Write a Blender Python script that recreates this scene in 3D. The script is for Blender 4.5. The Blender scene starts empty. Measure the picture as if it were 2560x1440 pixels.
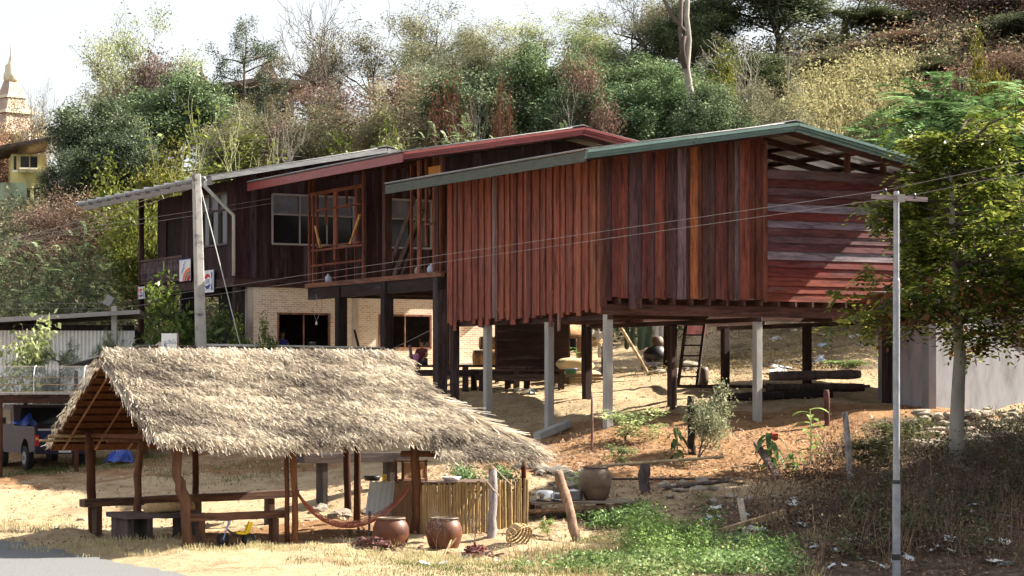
import bpy, bmesh, math, random
import numpy as np
from mathutils import Vector, Matrix

# ------------------------------------------------------------------ camera, sky, sun, exposure
sc = bpy.context.scene
FPX, HOR, CZ = 6000.0, 970.0, 3.0            # focal length in photo pixels, horizon row, camera height
cam_d = bpy.data.cameras.new('camera'); cam = bpy.data.objects.new('camera', cam_d)
sc.collection.objects.link(cam); sc.camera = cam
cam.location = (0, 0, CZ); cam.rotation_euler = (math.radians(90), 0, 0)
cam_d.sensor_width = 36; cam_d.lens = FPX / 2560 * 36; cam_d.shift_y = (HOR - 720) / 2560
cam_d.clip_start = 0.5; cam_d.clip_end = 3000

YAW = math.radians(28.7)
EF = Vector((math.cos(YAW), math.sin(YAW), 0)); ED = Vector((-math.sin(YAW), math.cos(YAW), 0))
PHI, SUN_EL = math.radians(10), math.radians(37.5)
hs = EF * math.cos(PHI) - ED * math.sin(PHI)
TOSUN = Vector((hs.x * math.cos(SUN_EL), hs.y * math.cos(SUN_EL), math.sin(SUN_EL)))

w = bpy.data.worlds.new('World'); sc.world = w; w.use_nodes = True
nt = w.node_tree; nt.nodes.clear()
wo = nt.nodes.new('ShaderNodeOutputWorld'); bg = nt.nodes.new('ShaderNodeBackground')
sky = nt.nodes.new('ShaderNodeTexSky'); sky.sky_type = 'NISHITA'; sky.sun_disc = False
sky.sun_elevation = SUN_EL; sky.sun_rotation = math.atan2(TOSUN.x, TOSUN.y)
sky.air_density = 1.0; sky.dust_density = 2.0; sky.ozone_density = 1.0
bg.inputs['Strength'].default_value = 0.1
hz = nt.nodes.new('ShaderNodeMix'); hz.data_type = 'RGBA'; hz.inputs[0].default_value = 0.8       # an even veil of pale dry-season haze over the whole sky
hz.inputs[7].default_value = (2.42, 2.38, 2.32, 1)
nt.links.new(sky.outputs[0], hz.inputs[6]); nt.links.new(hz.outputs[2], bg.inputs[0]); nt.links.new(bg.outputs[0], wo.inputs[0])

sl = bpy.data.lights.new('sun', 'SUN'); sl.energy = 5.0; sl.angle = math.radians(0.5); sl.color = (1.0, 0.91, 0.76)
so = bpy.data.objects.new('sun', sl); sc.collection.objects.link(so)
so.location = (30, 0, 40); so.rotation_euler = (-TOSUN).to_track_quat('-Z', 'Y').to_euler()

vs = sc.view_settings; vs.view_transform = 'Standard'; vs.look = 'None'; vs.exposure = 2.0; vs.gamma = 1.0
vs.use_curve_mapping = False
sc.cycles.max_bounces = 4; sc.cycles.diffuse_bounces = 2; sc.cycles.glossy_bounces = 2
sc.cycles.transmission_bounces = 3; sc.cycles.transparent_max_bounces = 6; sc.cycles.use_denoising = True; sc.cycles.use_adaptive_sampling = True; sc.cycles.adaptive_threshold = 0.03
sc.cycles.use_light_tree = False; sc.cycles.caustics_reflective = False; sc.cycles.caustics_refractive = False

# ------------------------------------------------------------------ helpers
def P(u, v, Y):                               # photo pixel at depth Y -> world point
    return Vector(((u - 1280) / FPX * Y, Y, CZ + (HOR - v) / FPX * Y))
def tag(o, label=None, cat=None, group=None, kind=None):
    if label: o['label'] = label
    if cat: o['category'] = cat
    if group: o['group'] = group
    if kind: o['kind'] = kind
    return o
LINK = sc.collection.objects.link
def thing(name, label, cat, loc=(0, 0, 0), rz=0.0, group=None):
    o = bpy.data.objects.new(name, None); LINK(o)
    o.empty_display_size = 0.2
    o.location = loc; o.rotation_euler = (0, 0, rz)
    return tag(o, label, cat, group)
def wloc(root, p):                            # world point -> local of an unparented root
    p = Vector(p) - root.location
    return Matrix.Rotation(-root.rotation_euler.z, 3, 'Z') @ p
def obj(name, me, mat, parent=None, color=None):
    if mat is not None and not me.materials: me.materials.append(mat)
    o = bpy.data.objects.new(name, me); LINK(o)
    if parent is not None: o.parent = parent
    if color: o.color = (*color, 1)
    return o
class MB:
    def __init__(s): s.v = []; s.f = []
    def add(s, V, F):
        b = len(s.v); s.v += [tuple(x) for x in V]; s.f += [tuple(i + b for i in q) for q in F]; return s
    def box(s, c, d, R=None):
        c = Vector(c); hx, hy, hz = d[0] / 2, d[1] / 2, d[2] / 2
        V = [Vector((x, y, z)) for z in (-hz, hz) for x, y in ((-hx, -hy), (hx, -hy), (hx, hy), (-hx, hy))]
        if R is not None: V = [R @ p for p in V]
        return s.add([c + p for p in V], [(3, 2, 1, 0), (4, 5, 6, 7), (0, 1, 5, 4), (1, 2, 6, 5), (2, 3, 7, 6), (3, 0, 4, 7)])
    def b2(s, a, b):
        return s.box([(x + y) / 2 for x, y in zip(a, b)], [abs(x - y) for x, y in zip(a, b)])
    def beam(s, p0, p1, wd, h, up=(0, 0, 1)):  # square beam, wd across, h along 'up'
        p0 = Vector(p0); p1 = Vector(p1); d = (p1 - p0).normalized(); up = Vector(up)
        x = d.cross(up)
        if x.length < 1e-4: x = d.cross(Vector((0, 1, 0)))
        x.normalize(); y = x.cross(d)
        V = [p + x * a * wd / 2 + y * b * h / 2 for p in (p0, p1) for a, b in ((-1, -1), (1, -1), (1, 1), (-1, 1))]
        return s.add(V, [(0, 1, 2, 3), (7, 6, 5, 4), (0, 4, 5, 1), (1, 5, 6, 2), (2, 6, 7, 3), (3, 7, 4, 0)])
    def tube(s, pts, rad, n=8, cap=True):
        pts = [Vector(p) for p in pts]
        if not hasattr(rad, '__len__'): rad = [rad] * len(pts)
        V = []; F = []
        for i, p in enumerate(pts):
            d = (pts[min(i + 1, len(pts) - 1)] - pts[max(i - 1, 0)]).normalized()
            a = Vector((1, 0, 0)) if abs(d.x) < .9 else Vector((0, 1, 0))
            x = d.cross(a).normalized(); y = d.cross(x)
            for k in range(n):
                t = 2 * math.pi * k / n
                V.append(p + (x * math.cos(t) + y * math.sin(t)) * rad[i])
        for i in range(len(pts) - 1):
            for k in range(n):
                k2 = (k + 1) % n
                F.append((i * n + k, i * n + k2, (i + 1) * n + k2, (i + 1) * n + k))
        if cap: F.append(tuple(range(n))); F.append(tuple(reversed([(len(pts) - 1) * n + k for k in range(n)])))
        return s.add(V, F)
    def lathe(s, prof, c=(0, 0, 0), n=20, close=True):
        c = Vector(c); V = []; F = []
        for r, z in prof:
            for k in range(n):
                t = 2 * math.pi * k / n; V.append(c + Vector((r * math.cos(t), r * math.sin(t), z)))
        for i in range(len(prof) - 1):
            for k in range(n):
                k2 = (k + 1) % n; F.append((i * n + k, i * n + k2, (i + 1) * n + k2, (i + 1) * n + k))
        if close: F.append(tuple(reversed(range(n))))
        return s.add(V, F)
    def prism(s, pts, dvec):                  # closed polygon extruded by dvec
        pts = [Vector(p) for p in pts]; d = Vector(dvec); n = len(pts)
        V = pts + [p + d for p in pts]
        return s.add(V, [tuple(range(n)), tuple(reversed(range(n, 2 * n)))] + [(i, (i + 1) % n, (i + 1) % n + n, i + n)[::-1] for i in range(n)])
    def mesh(s, name, smooth=False):
        me = bpy.data.meshes.new(name); me.from_pydata(s.v, [], s.f); me.update()
        bm = bmesh.new(); bm.from_mesh(me); bmesh.ops.recalc_face_normals(bm, faces=bm.faces); bm.to_mesh(me); bm.free()
        if smooth: me.polygons.foreach_set('use_smooth', [True] * len(me.polygons))
        return me
    def build(s, name, mat, parent=None, smooth=False, color=None):
        return obj(name, s.mesh(name, smooth), mat, parent, color)
def npmesh(name, V, Q, tint=None, smooth=False):   # numpy quads -> mesh
    V = np.asarray(V, np.float32); Q = np.asarray(Q, np.int32)
    me = bpy.data.meshes.new(name); me.vertices.add(len(V)); me.vertices.foreach_set('co', V.ravel())
    k = Q.shape[1]
    me.loops.add(Q.size); me.loops.foreach_set('vertex_index', Q.ravel())
    me.polygons.add(len(Q)); me.polygons.foreach_set('loop_start', np.arange(0, Q.size, k, dtype=np.int32))
    me.polygons.foreach_set('loop_total', np.full(len(Q), k, np.int32))
    if smooth: me.polygons.foreach_set('use_smooth', np.ones(len(Q), bool))
    if tint is not None:
        a = me.attributes.new('tint', 'FLOAT', 'FACE'); a.data.foreach_set('value', np.asarray(tint, np.float32))
    me.update(calc_edges=True)
    return me
def unit(a): return a / np.maximum(np.linalg.norm(a, axis=-1, keepdims=True), 1e-6)
def blades(base, dirv, L, W, rng, fold=None):  # thin tapering quads: base (n,3), dirv (n,3)
    n = len(base); d = unit(dirv); r = unit(np.cross(d, unit(rng.normal(0, 1, (n, 3)))))
    L = np.broadcast_to(L, (n,))[:, None]; W = np.broadcast_to(W, (n,))[:, None]
    V = np.stack([base - r * W / 2, base + r * W / 2, base + d * L + r * W * .28, base + d * L - r * W * .28], 1)
    return V.reshape(-1, 3), np.arange(n * 4).reshape(n, 4)
def leafquads(c, d, nrm, L, W):               # diamond leaves: centre base c, along d, facing nrm
    d = unit(d); s = unit(np.cross(d, nrm)); n = len(c)
    L = np.broadcast_to(L, (n,))[:, None]; W = np.broadcast_to(W, (n,))[:, None]
    V = np.stack([c, c + d * L * .45 + s * W / 2, c + d * L, c + d * L * .45 - s * W / 2], 1)
    return V.reshape(-1, 3), np.arange(n * 4).reshape(n, 4)

# ------------------------------------------------------------------ materials
def NN(t, typ, **kw):
    n = t.nodes.new('ShaderNode' + typ)
    for k, v in kw.items():
        if hasattr(n, k): setattr(n, k, v)
        else: n.inputs[k.replace('_', ' ')].default_value = v
    return n
def mat0(name, rough=.9, spec=.2, metal=0.0):
    m = bpy.data.materials.new(name); m.use_nodes = True; t = m.node_tree
    b = t.nodes['Principled BSDF']; b.inputs['Roughness'].default_value = rough
    b.inputs['Specular IOR Level'].default_value = spec; b.inputs['Metallic'].default_value = metal
    return m, t, b
def ramp(t, cols, pos=None):
    r = t.nodes.new('ShaderNodeValToRGB'); e = r.color_ramp.elements
    n = len(cols); pos = pos or [i / (n - 1) for i in range(n)]
    while len(e) < n: e.new(.5)
    for i in range(n): e[i].position = pos[i]; e[i].color = (*cols[i], 1)
    return r
def coords(t, stretch=(1, 1, 1), rand=True, kind='Object'):
    tc = t.nodes.new('ShaderNodeTexCoord'); mp = NN(t, 'Mapping'); mp.inputs['Scale'].default_value = stretch
    if rand:
        oi = t.nodes.new('ShaderNodeObjectInfo'); mu = NN(t, 'Math', operation='MULTIPLY'); mu.inputs[1].default_value = 53.0
        t.links.new(oi.outputs['Random'], mu.inputs[0])
        ad = NN(t, 'VectorMath', operation='ADD'); t.links.new(tc.outputs[kind], ad.inputs[0]); t.links.new(mu.outputs[0], ad.inputs[1])
        t.links.new(ad.outputs[0], mp.inputs[0])
    else: t.links.new(tc.outputs[kind], mp.inputs[0])
    return mp.outputs[0]
def noise(t, vec, scale, detail=5, rough=.6, dist=0.0):
    n = NN(t, 'TexNoise'); n.inputs['Scale'].default_value = scale; n.inputs['Detail'].default_value = detail
    n.inputs['Roughness'].default_value = rough; n.inputs['Distortion'].default_value = dist
    t.links.new(vec, n.inputs['Vector']); return n.outputs[0]
def bump(t, b, h, s=.3, dist=.02):
    bp = NN(t, 'Bump'); bp.inputs['Strength'].default_value = s; bp.inputs['Distance'].default_value = dist
    t.links.new(h, bp.inputs['Height']); t.links.new(bp.outputs[0], b.inputs['Normal'])
def mixc(t, a, b, fac, mode='MIX'):
    m = t.nodes.new('ShaderNodeMix'); m.data_type = 'RGBA'; m.blend_type = mode
    for s, x in ((6, a), (7, b), (0, fac)):
        if isinstance(x, (tuple, list)): m.inputs[s].default_value = (*x, 1)
        elif isinstance(x, (int, float)): m.inputs[s].default_value = x
        else: t.links.new(x, m.inputs[s])
    return m.outputs[2]
def plain(name, cols, scale=4, stretch=(1, 1, 1), rough=.9, spec=.2, metal=0.0, bmp=.25, pos=None, detail=6, kind='Object', usecol=False):
    m, t, b = mat0(name, rough, spec, metal); vec = coords(t, stretch, kind=kind)
    n = noise(t, vec, scale, detail); r = ramp(t, cols, pos or ([.3, .7] if len(cols) == 2 else None)); t.links.new(n, r.inputs[0])
    out = r.outputs[0]
    if usecol:
        oi = t.nodes.new('ShaderNodeObjectInfo'); out = mixc(t, out, oi.outputs['Color'], 1.0, 'MULTIPLY')
    t.links.new(out, b.inputs['Base Color'])
    if bmp: bump(t, b, n, bmp)
    return m
def woodmat(name, stretch, rough=.85, grey=(.17, .15, .17), greyamt=.5):   # tinted by the object's own colour
    m, t, b = mat0(name, rough, .25); vec = coords(t, stretch)
    g = noise(t, vec, 9, 8, .7, .6); big = noise(t, vec, 1.3, 4, .6); st = noise(t, vec, 3.1, 4, .6, .4)
    oi = t.nodes.new('ShaderNodeObjectInfo')
    r = ramp(t, [(.3, .28, .27), (1, 1, 1), (1.5, 1.4, 1.3)], [.25, .5, .8]); t.links.new(g, r.inputs[0])
    r2 = ramp(t, [(.36, .35, .36), (.92, .94, .95), (1.35, 1.32, 1.3)], [.3, .5, .74]); t.links.new(st, r2.inputs[0])
    c = mixc(t, oi.outputs['Color'], r.outputs[0], 1.0, 'MULTIPLY'); c = mixc(t, c, r2.outputs[0], 1.0, 'MULTIPLY')
    wr = ramp(t, [(0, 0, 0), (1, 1, 1)], [.56, .72]); t.links.new(big, wr.inputs[0])
    am = NN(t, 'Math', operation='MULTIPLY'); am.inputs[1].default_value = greyamt; t.links.new(wr.outputs[0], am.inputs[0])
    c = mixc(t, c, grey, am.outputs[0])
    t.links.new(c, b.inputs['Base Color']); bump(t, b, g, .45, .012)
    return m
def leafmat(name, c0, c1, c2, trans=.3, rough=.5, spec=.35):
    m, t, b = mat0(name, rough, spec)
    at = t.nodes.new('ShaderNodeAttribute'); at.attribute_name = 'tint'
    r = ramp(t, [c0, c1, c2], [0, .55, 1]); t.links.new(at.outputs['Fac'], r.inputs[0])
    oi = t.nodes.new('ShaderNodeObjectInfo'); c = mixc(t, r.outputs[0], oi.outputs['Color'], 1.0, 'MULTIPLY')
    t.nodes.remove(b); df = t.nodes.new('ShaderNodeBsdfDiffuse'); t.links.new(c, df.inputs[0])
    tr = t.nodes.new('ShaderNodeBsdfTranslucent'); t.links.new(c, tr.inputs[0])
    mx = t.nodes.new('ShaderNodeMixShader'); mx.inputs[0].default_value = min(.5, trans * 1.1)
    t.links.new(df.outputs[0], mx.inputs[1]); t.links.new(tr.outputs[0], mx.inputs[2])
    gl = t.nodes.new('ShaderNodeBsdfGlossy'); gl.inputs['Roughness'].default_value = rough; gl.inputs[0].default_value = (.9, .92, .95, 1)
    m2 = t.nodes.new('ShaderNodeMixShader'); m2.inputs[0].default_value = spec * .05
    t.links.new(mx.outputs[0], m2.inputs[1]); t.links.new(gl.outputs[0], m2.inputs[2])
    t.links.new(m2.outputs[0], t.nodes['Material Output'].inputs[0])
    return m
MT = {}
MT['plank_v'] = woodmat('plank_vertical', (3.0, 3.0, .35), greyamt=.35)
MT['plank_h'] = woodmat('plank_horizontal', (.35, 3.0, 3.0), greyamt=.45)
MT['plank_y'] = woodmat('plank_depth', (3.0, .35, 3.0), greyamt=.3)
MT['wood'] = woodmat('rough_timber', (1.6, 1.6, .6), greyamt=.5)
MT['bark'] = plain('bark', [(.035, .026, .024), (.1, .08, .07), (.19, .165, .145)], 3, (1, 1, .3), .95, .1, bmp=.6)
MT['palebark'] = plain('pale_bark', [(.06, .05, .042), (.3, .28, .25), (.55, .52, .47)], 2.6, (1, 1, .35), .9, .1, bmp=.6)
MT['stalk'] = plain('pale_green_stalk', [(.24, .27, .12), (.48, .48, .3)], 3)
MT['concrete'] = plain('concrete', [(.13, .125, .13), (.32, .315, .31), (.44, .43, .42)], 2.5, (1, 1, .4), rough=.9, bmp=.3)
MT['concretepole'] = plain('concrete_pole', [(.08, .075, .085), (.34, .335, .33), (.44, .43, .4)], 4, rough=.9, bmp=.3, pos=[.27, .42, .75])
MT['steel'] = plain('galvanised_steel', [(.2, .22, .26), (.34, .36, .4)], 6, rough=.5, spec=.5, metal=.35, bmp=.05)
MT['tin'] = plain('corrugated_tin', [(.2, .2, .2), (.3, .29, .29), (.24, .17, .13)], 1.2, rough=.45, spec=.5, metal=.5, bmp=.05, pos=[.3, .6, .85])
MT['whitetin'] = plain('whitewashed_tin', [(.42, .44, .44), (.6, .61, .6)], 1.4, rough=.55, spec=.4, bmp=.05)
MT['teal'] = plain('teal_paint', [(.05, .09, .085), (.1, .175, .165), (.18, .25, .235)], 2.2, (1, 3, 3), .45, .5, bmp=.08)
MT['greygreen'] = plain('grey_green_board', [(.045, .056, .05), (.085, .1, .086)], 6, (3, .4, 3), .7, .3, bmp=.2)
MT['redpaint'] = plain('red_paint', [(.09, .016, .018), (.19, .026, .028), (.3, .085, .075)], 2.2, (1, 3, 3), .45, .5, bmp=.08)
MT['greypaint'] = plain('weathered_grey_board', [(.17, .175, .185), (.32, .32, .33)], 4, (.6, 3, 3), .7, .3, bmp=.2)
MT['wire'] = plain('wire_grey', [(.2, .18, .19), (.3, .28, .29)], 3, rough=.6, bmp=0)
MT['dark'] = plain('dark_wood', [(.012, .009, .01), (.03, .022, .022)], 4)  # near-black wood of doors, lintel and inner walls
MT['thatch'] = leafmat('thatch_straw', (.14, .115, .1), (.57, .5, .41), (.86, .78, .65), .1, .7, .1)
MT['thatchbed'] = plain('thatch_bed', [(.22, .16, .1), (.38, .29, .18)], 14, (1, 1, 1), bmp=.5)
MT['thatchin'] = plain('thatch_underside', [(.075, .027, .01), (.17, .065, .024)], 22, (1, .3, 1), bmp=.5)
MT['bamboo'] = plain('bamboo', [(.2, .125, .055), (.38, .27, .14)], 4, (2, 2, .5), .5, .4, bmp=.1, usecol=True)
MT['pole'] = plain('peeled_pole', [(.06, .034, .024), (.15, .095, .065)], 5, (2, 2, .4), .9, .15, bmp=.4, usecol=True)
MT['clay'] = plain('glazed_clay', [(.045, .015, .01), (.12, .038, .016), (.1, .055, .04)], 2.2, (1, 1, 2.4), .5, .35, bmp=.25, pos=[.25, .5, .8])
MT['clay2'] = plain('dull_clay', [(.06, .036, .028), (.13, .085, .06), (.19, .15, .115)], 2.2, (1, 1, 3), .55, .4, bmp=.1, pos=[.25, .5, .8])
MT['white'] = plain('white_enamel', [(.7, .71, .72), (.82, .82, .81)], 4, rough=.5, bmp=0)
MT['alu'] = plain('dented_aluminium', [(.55, .55, .57), (.75, .75, .76)], 6, rough=.28, spec=.5, metal=.9, bmp=.1)
MT['rubber'] = plain('rubber', [(.012, .012, .013), (.03, .03, .03)], 6, rough=.8)
MT['blacktin'] = plain('black_metal', [(.01, .01, .012), (.03, .028, .03)], 6, rough=.4, spec=.5)
MT['glass'] = plain('dark_glass', [(.01, .01, .012), (.02, .02, .024)], 2, rough=.12, spec=.25, bmp=0)
MT['bluepane'] = plain('frosted_blue_pane', [(.12, .13, .19), (.19, .2, .27)], 3, rough=.35, spec=.5, bmp=0)
MT['rock'] = plain('rock', [(.13, .11, .095), (.26, .225, .185), (.34, .31, .27)], 3, bmp=.6)
MT['litter'] = plain('white_litter', [(.5, .52, .55), (.75, .76, .77)], 3, bmp=0, usecol=True)
MT['cloth'] = plain('cotton_cloth', [(.8, .8, .8), (1, 1, 1)], 6, bmp=.1, usecol=True)
MT['tarp'] = plain('blue_tarp', [(.015, .04, .24), (.04, .1, .45)], 3, rough=.45, spec=.5, bmp=.3)
MT['skin'] = plain('skin', [(.26, .12, .07), (.34, .17, .1)], 6, rough=.6, bmp=0)
MT['hair'] = plain('black_hair', [(.008, .007, .007), (.02, .016, .014)], 20, rough=.5)
MT['straw'] = plain('woven_straw', [(.3, .2, .1), (.55, .4, .22)], 18, (1, 1, 3), bmp=.6)
MT['paint'] = plain('flat_paint', [(.93, .93, .93), (1, 1, 1)], 5, rough=.55, bmp=0, usecol=True)
MT['gold'] = plain('gilded_roof', [(.6, .53, .36), (.7, .64, .48)], 2, rough=.5, spec=.4, metal=.0, bmp=.1)  # gold paled to stand for haze in front of the far spire
MT['tiles'] = plain('clay_roof_tiles', [(.34, .25, .21), (.46, .36, .31)], 2.2, (1, 1, 1), bmp=.3)  # tile colour paled too, haze over the far temple put into it
MT['plaster'] = plain('plaster_wall', [(.27, .25, .25), (.5, .48, .49), (.64, .62, .63)], 1.3, (1, 1, .45), bmp=.25, usecol=True, pos=[.3, .48, .7])
MT['l_dark'] = leafmat('leaf_dark_green', (.022, .035, .02), (.105, .138, .078), (.38, .43, .28))
MT['l_green'] = leafmat('leaf_green', (.03, .046, .022), (.155, .19, .095), (.47, .5, .32))
MT['l_olive'] = leafmat('leaf_olive', (.06, .06, .042), (.25, .245, .165), (.56, .54, .41))
MT['l_yellow'] = leafmat('leaf_yellow_green', (.06, .07, .012), (.16, .18, .035), (.33, .32, .1))
MT['l_brown'] = leafmat('leaf_dry_brown', (.06, .042, .036), (.24, .178, .14), (.54, .45, .36))
MT['l_rust'] = leafmat('leaf_rust', (.05, .02, .012), (.14, .055, .03), (.3, .15, .075))
MT['l_bright'] = leafmat('leaf_bright_green', (.035, .075, .022), (.15, .24, .08), (.4, .5, .24), .3)
MT['l_shade'] = leafmat('leaf_glossy_green', (.014, .028, .007), (.09, .135, .026), (.36, .42, .13), .8, .4, .5)
MT['g_dry'] = leafmat('dry_grass_blade', (.24, .2, .11), (.46, .41, .25), (.64, .59, .4), .3, .7)
MT['g_green'] = leafmat('green_grass_blade', (.05, .08, .018), (.115, .145, .045), (.27, .25, .11), .3, .7)
# brick wall, partly whitewashed
m, t, b = mat0('whitewashed_brick', .92, .15); vec = coords(t, (1, 1, 1), False)
sp = NN(t, 'SeparateXYZ'); t.links.new(vec, sp.inputs[0]); cb = NN(t, 'CombineXYZ'); t.links.new(sp.outputs[0], cb.inputs[0]); t.links.new(sp.outputs[2], cb.inputs[1])
bt = NN(t, 'TexBrick'); bt.inputs['Scale'].default_value = 1.0; bt.inputs['Brick Width'].default_value = .2; bt.inputs['Row Height'].default_value = .068
bt.inputs['Mortar Size'].default_value = .011; bt.inputs['Color1'].default_value = (.56, .36, .25, 1); bt.inputs['Color2'].default_value = (.76, .6, .46, 1); bt.inputs['Mortar'].default_value = (.84, .78, .68, 1)
t.links.new(cb.outputs[0], bt.inputs['Vector'])
n1 = noise(t, vec, .9, 5); r1 = ramp(t, [(0, 0, 0), (1, 1, 1)], [.44, .64]); t.links.new(n1, r1.inputs[0])
fm = NN(t, 'Math', operation='MULTIPLY'); fm.inputs[1].default_value = .7; t.links.new(r1.outputs[0], fm.inputs[0])
t.links.new(mixc(t, bt.outputs[0], (.8, .74, .64), fm.outputs[0]), b.inputs['Base Color']); bump(t, b, bt.outputs[1], -.5, .02); MT['brick'] = m
# ground: sand / orange earth / leaf litter by painted weights, partly shade put into the soil colour
m, t, b = mat0('earth', .95, .1); vec = coords(t, (1, 1, 1), False)
nf = noise(t, vec, 5, 10, .75); nb = noise(t, vec, .45, 6, .6)
def cr(cols, src): r = ramp(t, cols, [.28, .5, .75]); t.links.new(src, r.inputs[0]); return r.outputs[0]
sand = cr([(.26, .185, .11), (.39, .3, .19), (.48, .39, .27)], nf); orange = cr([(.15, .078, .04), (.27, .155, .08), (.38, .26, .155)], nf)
lit = cr([(.03, .022, .018), (.095, .068, .05), (.25, .2, .145)], nf)
def wt(nm, amp):
    a = t.nodes.new('ShaderNodeAttribute'); a.attribute_name = nm
    s1 = NN(t, 'Math', operation='SUBTRACT'); s1.inputs[1].default_value = .5; t.links.new(nb, s1.inputs[0])
    s2 = NN(t, 'Math', operation='MULTIPLY_ADD'); s2.inputs[1].default_value = amp; t.links.new(s1.outputs[0], s2.inputs[0]); t.links.new(a.outputs['Fac'], s2.inputs[2])
    r = ramp(t, [(0, 0, 0), (1, 1, 1)], [.35, .65]); t.links.new(s2.outputs[0], r.inputs[0]); return r.outputs[0]
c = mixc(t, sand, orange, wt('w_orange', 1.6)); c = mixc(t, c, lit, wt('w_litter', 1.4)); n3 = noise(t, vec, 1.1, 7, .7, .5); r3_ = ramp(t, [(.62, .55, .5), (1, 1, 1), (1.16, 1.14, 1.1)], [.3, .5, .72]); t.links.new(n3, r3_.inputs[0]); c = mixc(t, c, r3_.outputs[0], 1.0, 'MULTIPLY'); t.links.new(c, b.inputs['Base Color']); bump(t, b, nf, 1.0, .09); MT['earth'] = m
MT['asphalt'] = plain('asphalt', [(.085, .09, .095), (.135, .14, .145), (.19, .19, .19)], 30, bmp=.4, detail=10, pos=[.3, .5, .75])
def leafarr(mat): return MT[mat]
# ------------------------------------------------------------------ terrain
CP = []
def cp(u, v, Y): p = P(u, v, Y); CP.append((p.x, p.y, p.z))
for a in [(470, 1367, 43.3), (738, 1370, 44.3), (1035, 1352, 45.5), (215, 1322, 47.9), (335, 1345, 45.6), (490, 1328, 49), (977, 1380, 43.5), (1110, 1382, 43.5),
          (1320, 1312, 46.7), (1530, 1325, 48), (1445, 1354, 45), (1560, 1132, 55), (1365, 1077, 60.5), (1535, 1062, 58), (1215, 1044, 63.3),
          (1885, 1059, 60.1), (2100, 1112, 57), (2120, 1200, 52), (1750, 1220, 50), (1700, 1300, 46), (2395, 1160, 52), (2240, 1445, 40), (2560, 1400, 41),
          (2195, 1032, 60), (2320, 1022, 60), (2560, 1032, 61), (2450, 1100, 56.5), (2500, 1250, 49), (1835, 985, 67), (1690, 1010, 62.4), (1600, 962, 70), (1650, 895, 80),
          (2000, 865, 80), (2000, 805, 88), (2012, 985, 65), (1300, 987, 66), (1110, 987, 66), (1150, 920, 79), (700, 905, 78), (1400, 905, 82), (65, 1172, 66), (200, 1168, 66),
          (350, 1122, 70), (100, 1250, 55), (300, 1207, 58), (640, 1200, 58), (720, 1150, 63), (900, 1120, 63), (1100, 1150, 57), (0, 1205, 61), (1250, 1190, 52), (875, 1292, 50.7),
          (600, 1025, 72), (300, 1040, 76), (100, 1050, 80)]: cp(*a)
CP += [(x, y, -.05) for x in (-30, -12, 0, 12, 30) for y in (5, 20, 33)] + [(-4, 39.5, .0), (-10, 46, .02), (-14, 44, 0), (-24, 60, 0), (-40, 50, 0), (5, 39, -.1), (18, 45, .3), (25, 58, 2.2)]
CP += [(-34, 92, 3), (-24, 92, 4.5), (-14, 92, 5), (-5, 92, 6), (4, 92, 6.8), (13, 92, 7.6), (22, 92, 9), (36, 92, 11),
       (-34, 108, 7.5), (-22, 108, 9), (-10, 108, 11), (0, 108, 12.5), (12, 108, 14.5), (24, 108, 16.5), (40, 108, 19),
       (-34, 124, 10.5), (-22, 124, 12), (-10, 124, 14.5), (2, 124, 17.5), (14, 124, 20.5), (28, 124, 22.5), (44, 124, 24),
       (-40, 150, 11), (-20, 150, 14), (0, 150, 17), (20, 150, 21), (45, 150, 23), (-60, 200, 12), (0, 200, 14), (60, 200, 18),
       (-60, 70, 1), (-60, 100, 4), (60, 70, 4), (60, 100, 14), (40, 75, 4.5), (-90, 40, -.2), (90, 40, 0), (-90, 150, 6), (90, 150, 18), (0, 300, 8), (-90, 300, 6), (90, 300, 10)]
CPa = np.array(CP); _n = len(CPa)
_r = np.linalg.norm(CPa[:, None, :2] - CPa[None, :, :2], axis=2)
_A = np.zeros((_n + 3, _n + 3)); _A[:_n, :_n] = _r - np.eye(_n) * .25; _A[:_n, _n] = 1; _A[:_n, _n + 1:] = CPa[:, :2]; _A[_n:, :_n] = _A[:_n, _n:].T
_w = np.linalg.solve(_A, np.concatenate([CPa[:, 2], np.zeros(3)]))
def hN(X, Y):
    X = np.asarray(X, float); Y = np.asarray(Y, float); o = np.empty(X.size); xf, yf = X.ravel(), Y.ravel()
    for i in range(0, X.size, 20000):
        x, y = xf[i:i + 20000], yf[i:i + 20000]
        r = np.hypot(x[:, None] - CPa[None, :, 0], y[:, None] - CPa[None, :, 1])
        o[i:i + 20000] = r @ _w[:_n] + _w[_n] + _w[_n + 1] * x + _w[_n + 2] * y
    return o.reshape(X.shape)
def h(x, y): return float(hN(np.array([x]), np.array([y]))[0])
def gp(u, Y): x = (u - 1280) / FPX * Y; return Vector((x, Y, h(x, Y)))
_rg = np.random.default_rng(5)
def bumps(X, Y, amp=1.0):
    o = np.zeros_like(X)
    for k in range(26):
        f = .35 * 1.25 ** (k / 2); a = _rg2[k]; o += np.sin(f * (X * math.cos(a[0]) + Y * math.sin(a[0])) + a[1]) * .035 / (1 + f * .55)
    return o * amp
_rg2 = _rg.uniform(0, 6.28, (26, 2))
def axis(lo, hi, mid0, mid1, fine, coarse):
    a = list(np.arange(mid0, mid1 + 1e-6, fine)); x = mid0; st = fine
    while x > lo: st = min(st * 1.25, coarse); x -= st; a.insert(0, x)
    x = mid1; st = fine
    while x < hi: st = min(st * 1.25, coarse); x += st; a.append(x)
    return np.array(a)
gx = axis(-420, 420, -17, 17, .22, 40); gy = axis(-60, 700, 36, 76, .25, 40)
GX, GY = np.meshgrid(gx, gy); GZ = hN(np.clip(GX, -95, 95), np.clip(GY, 0, 300))
fade = np.clip((GY - 36) / 6, .25, 1)
GZ = GZ + bumps(GX, GY, 1.0) * fade
GZ = GZ + _rg.normal(0, .014, GZ.shape) * (np.abs(GX) < 18) * (GY > 42) * (GY < 80)
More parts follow.
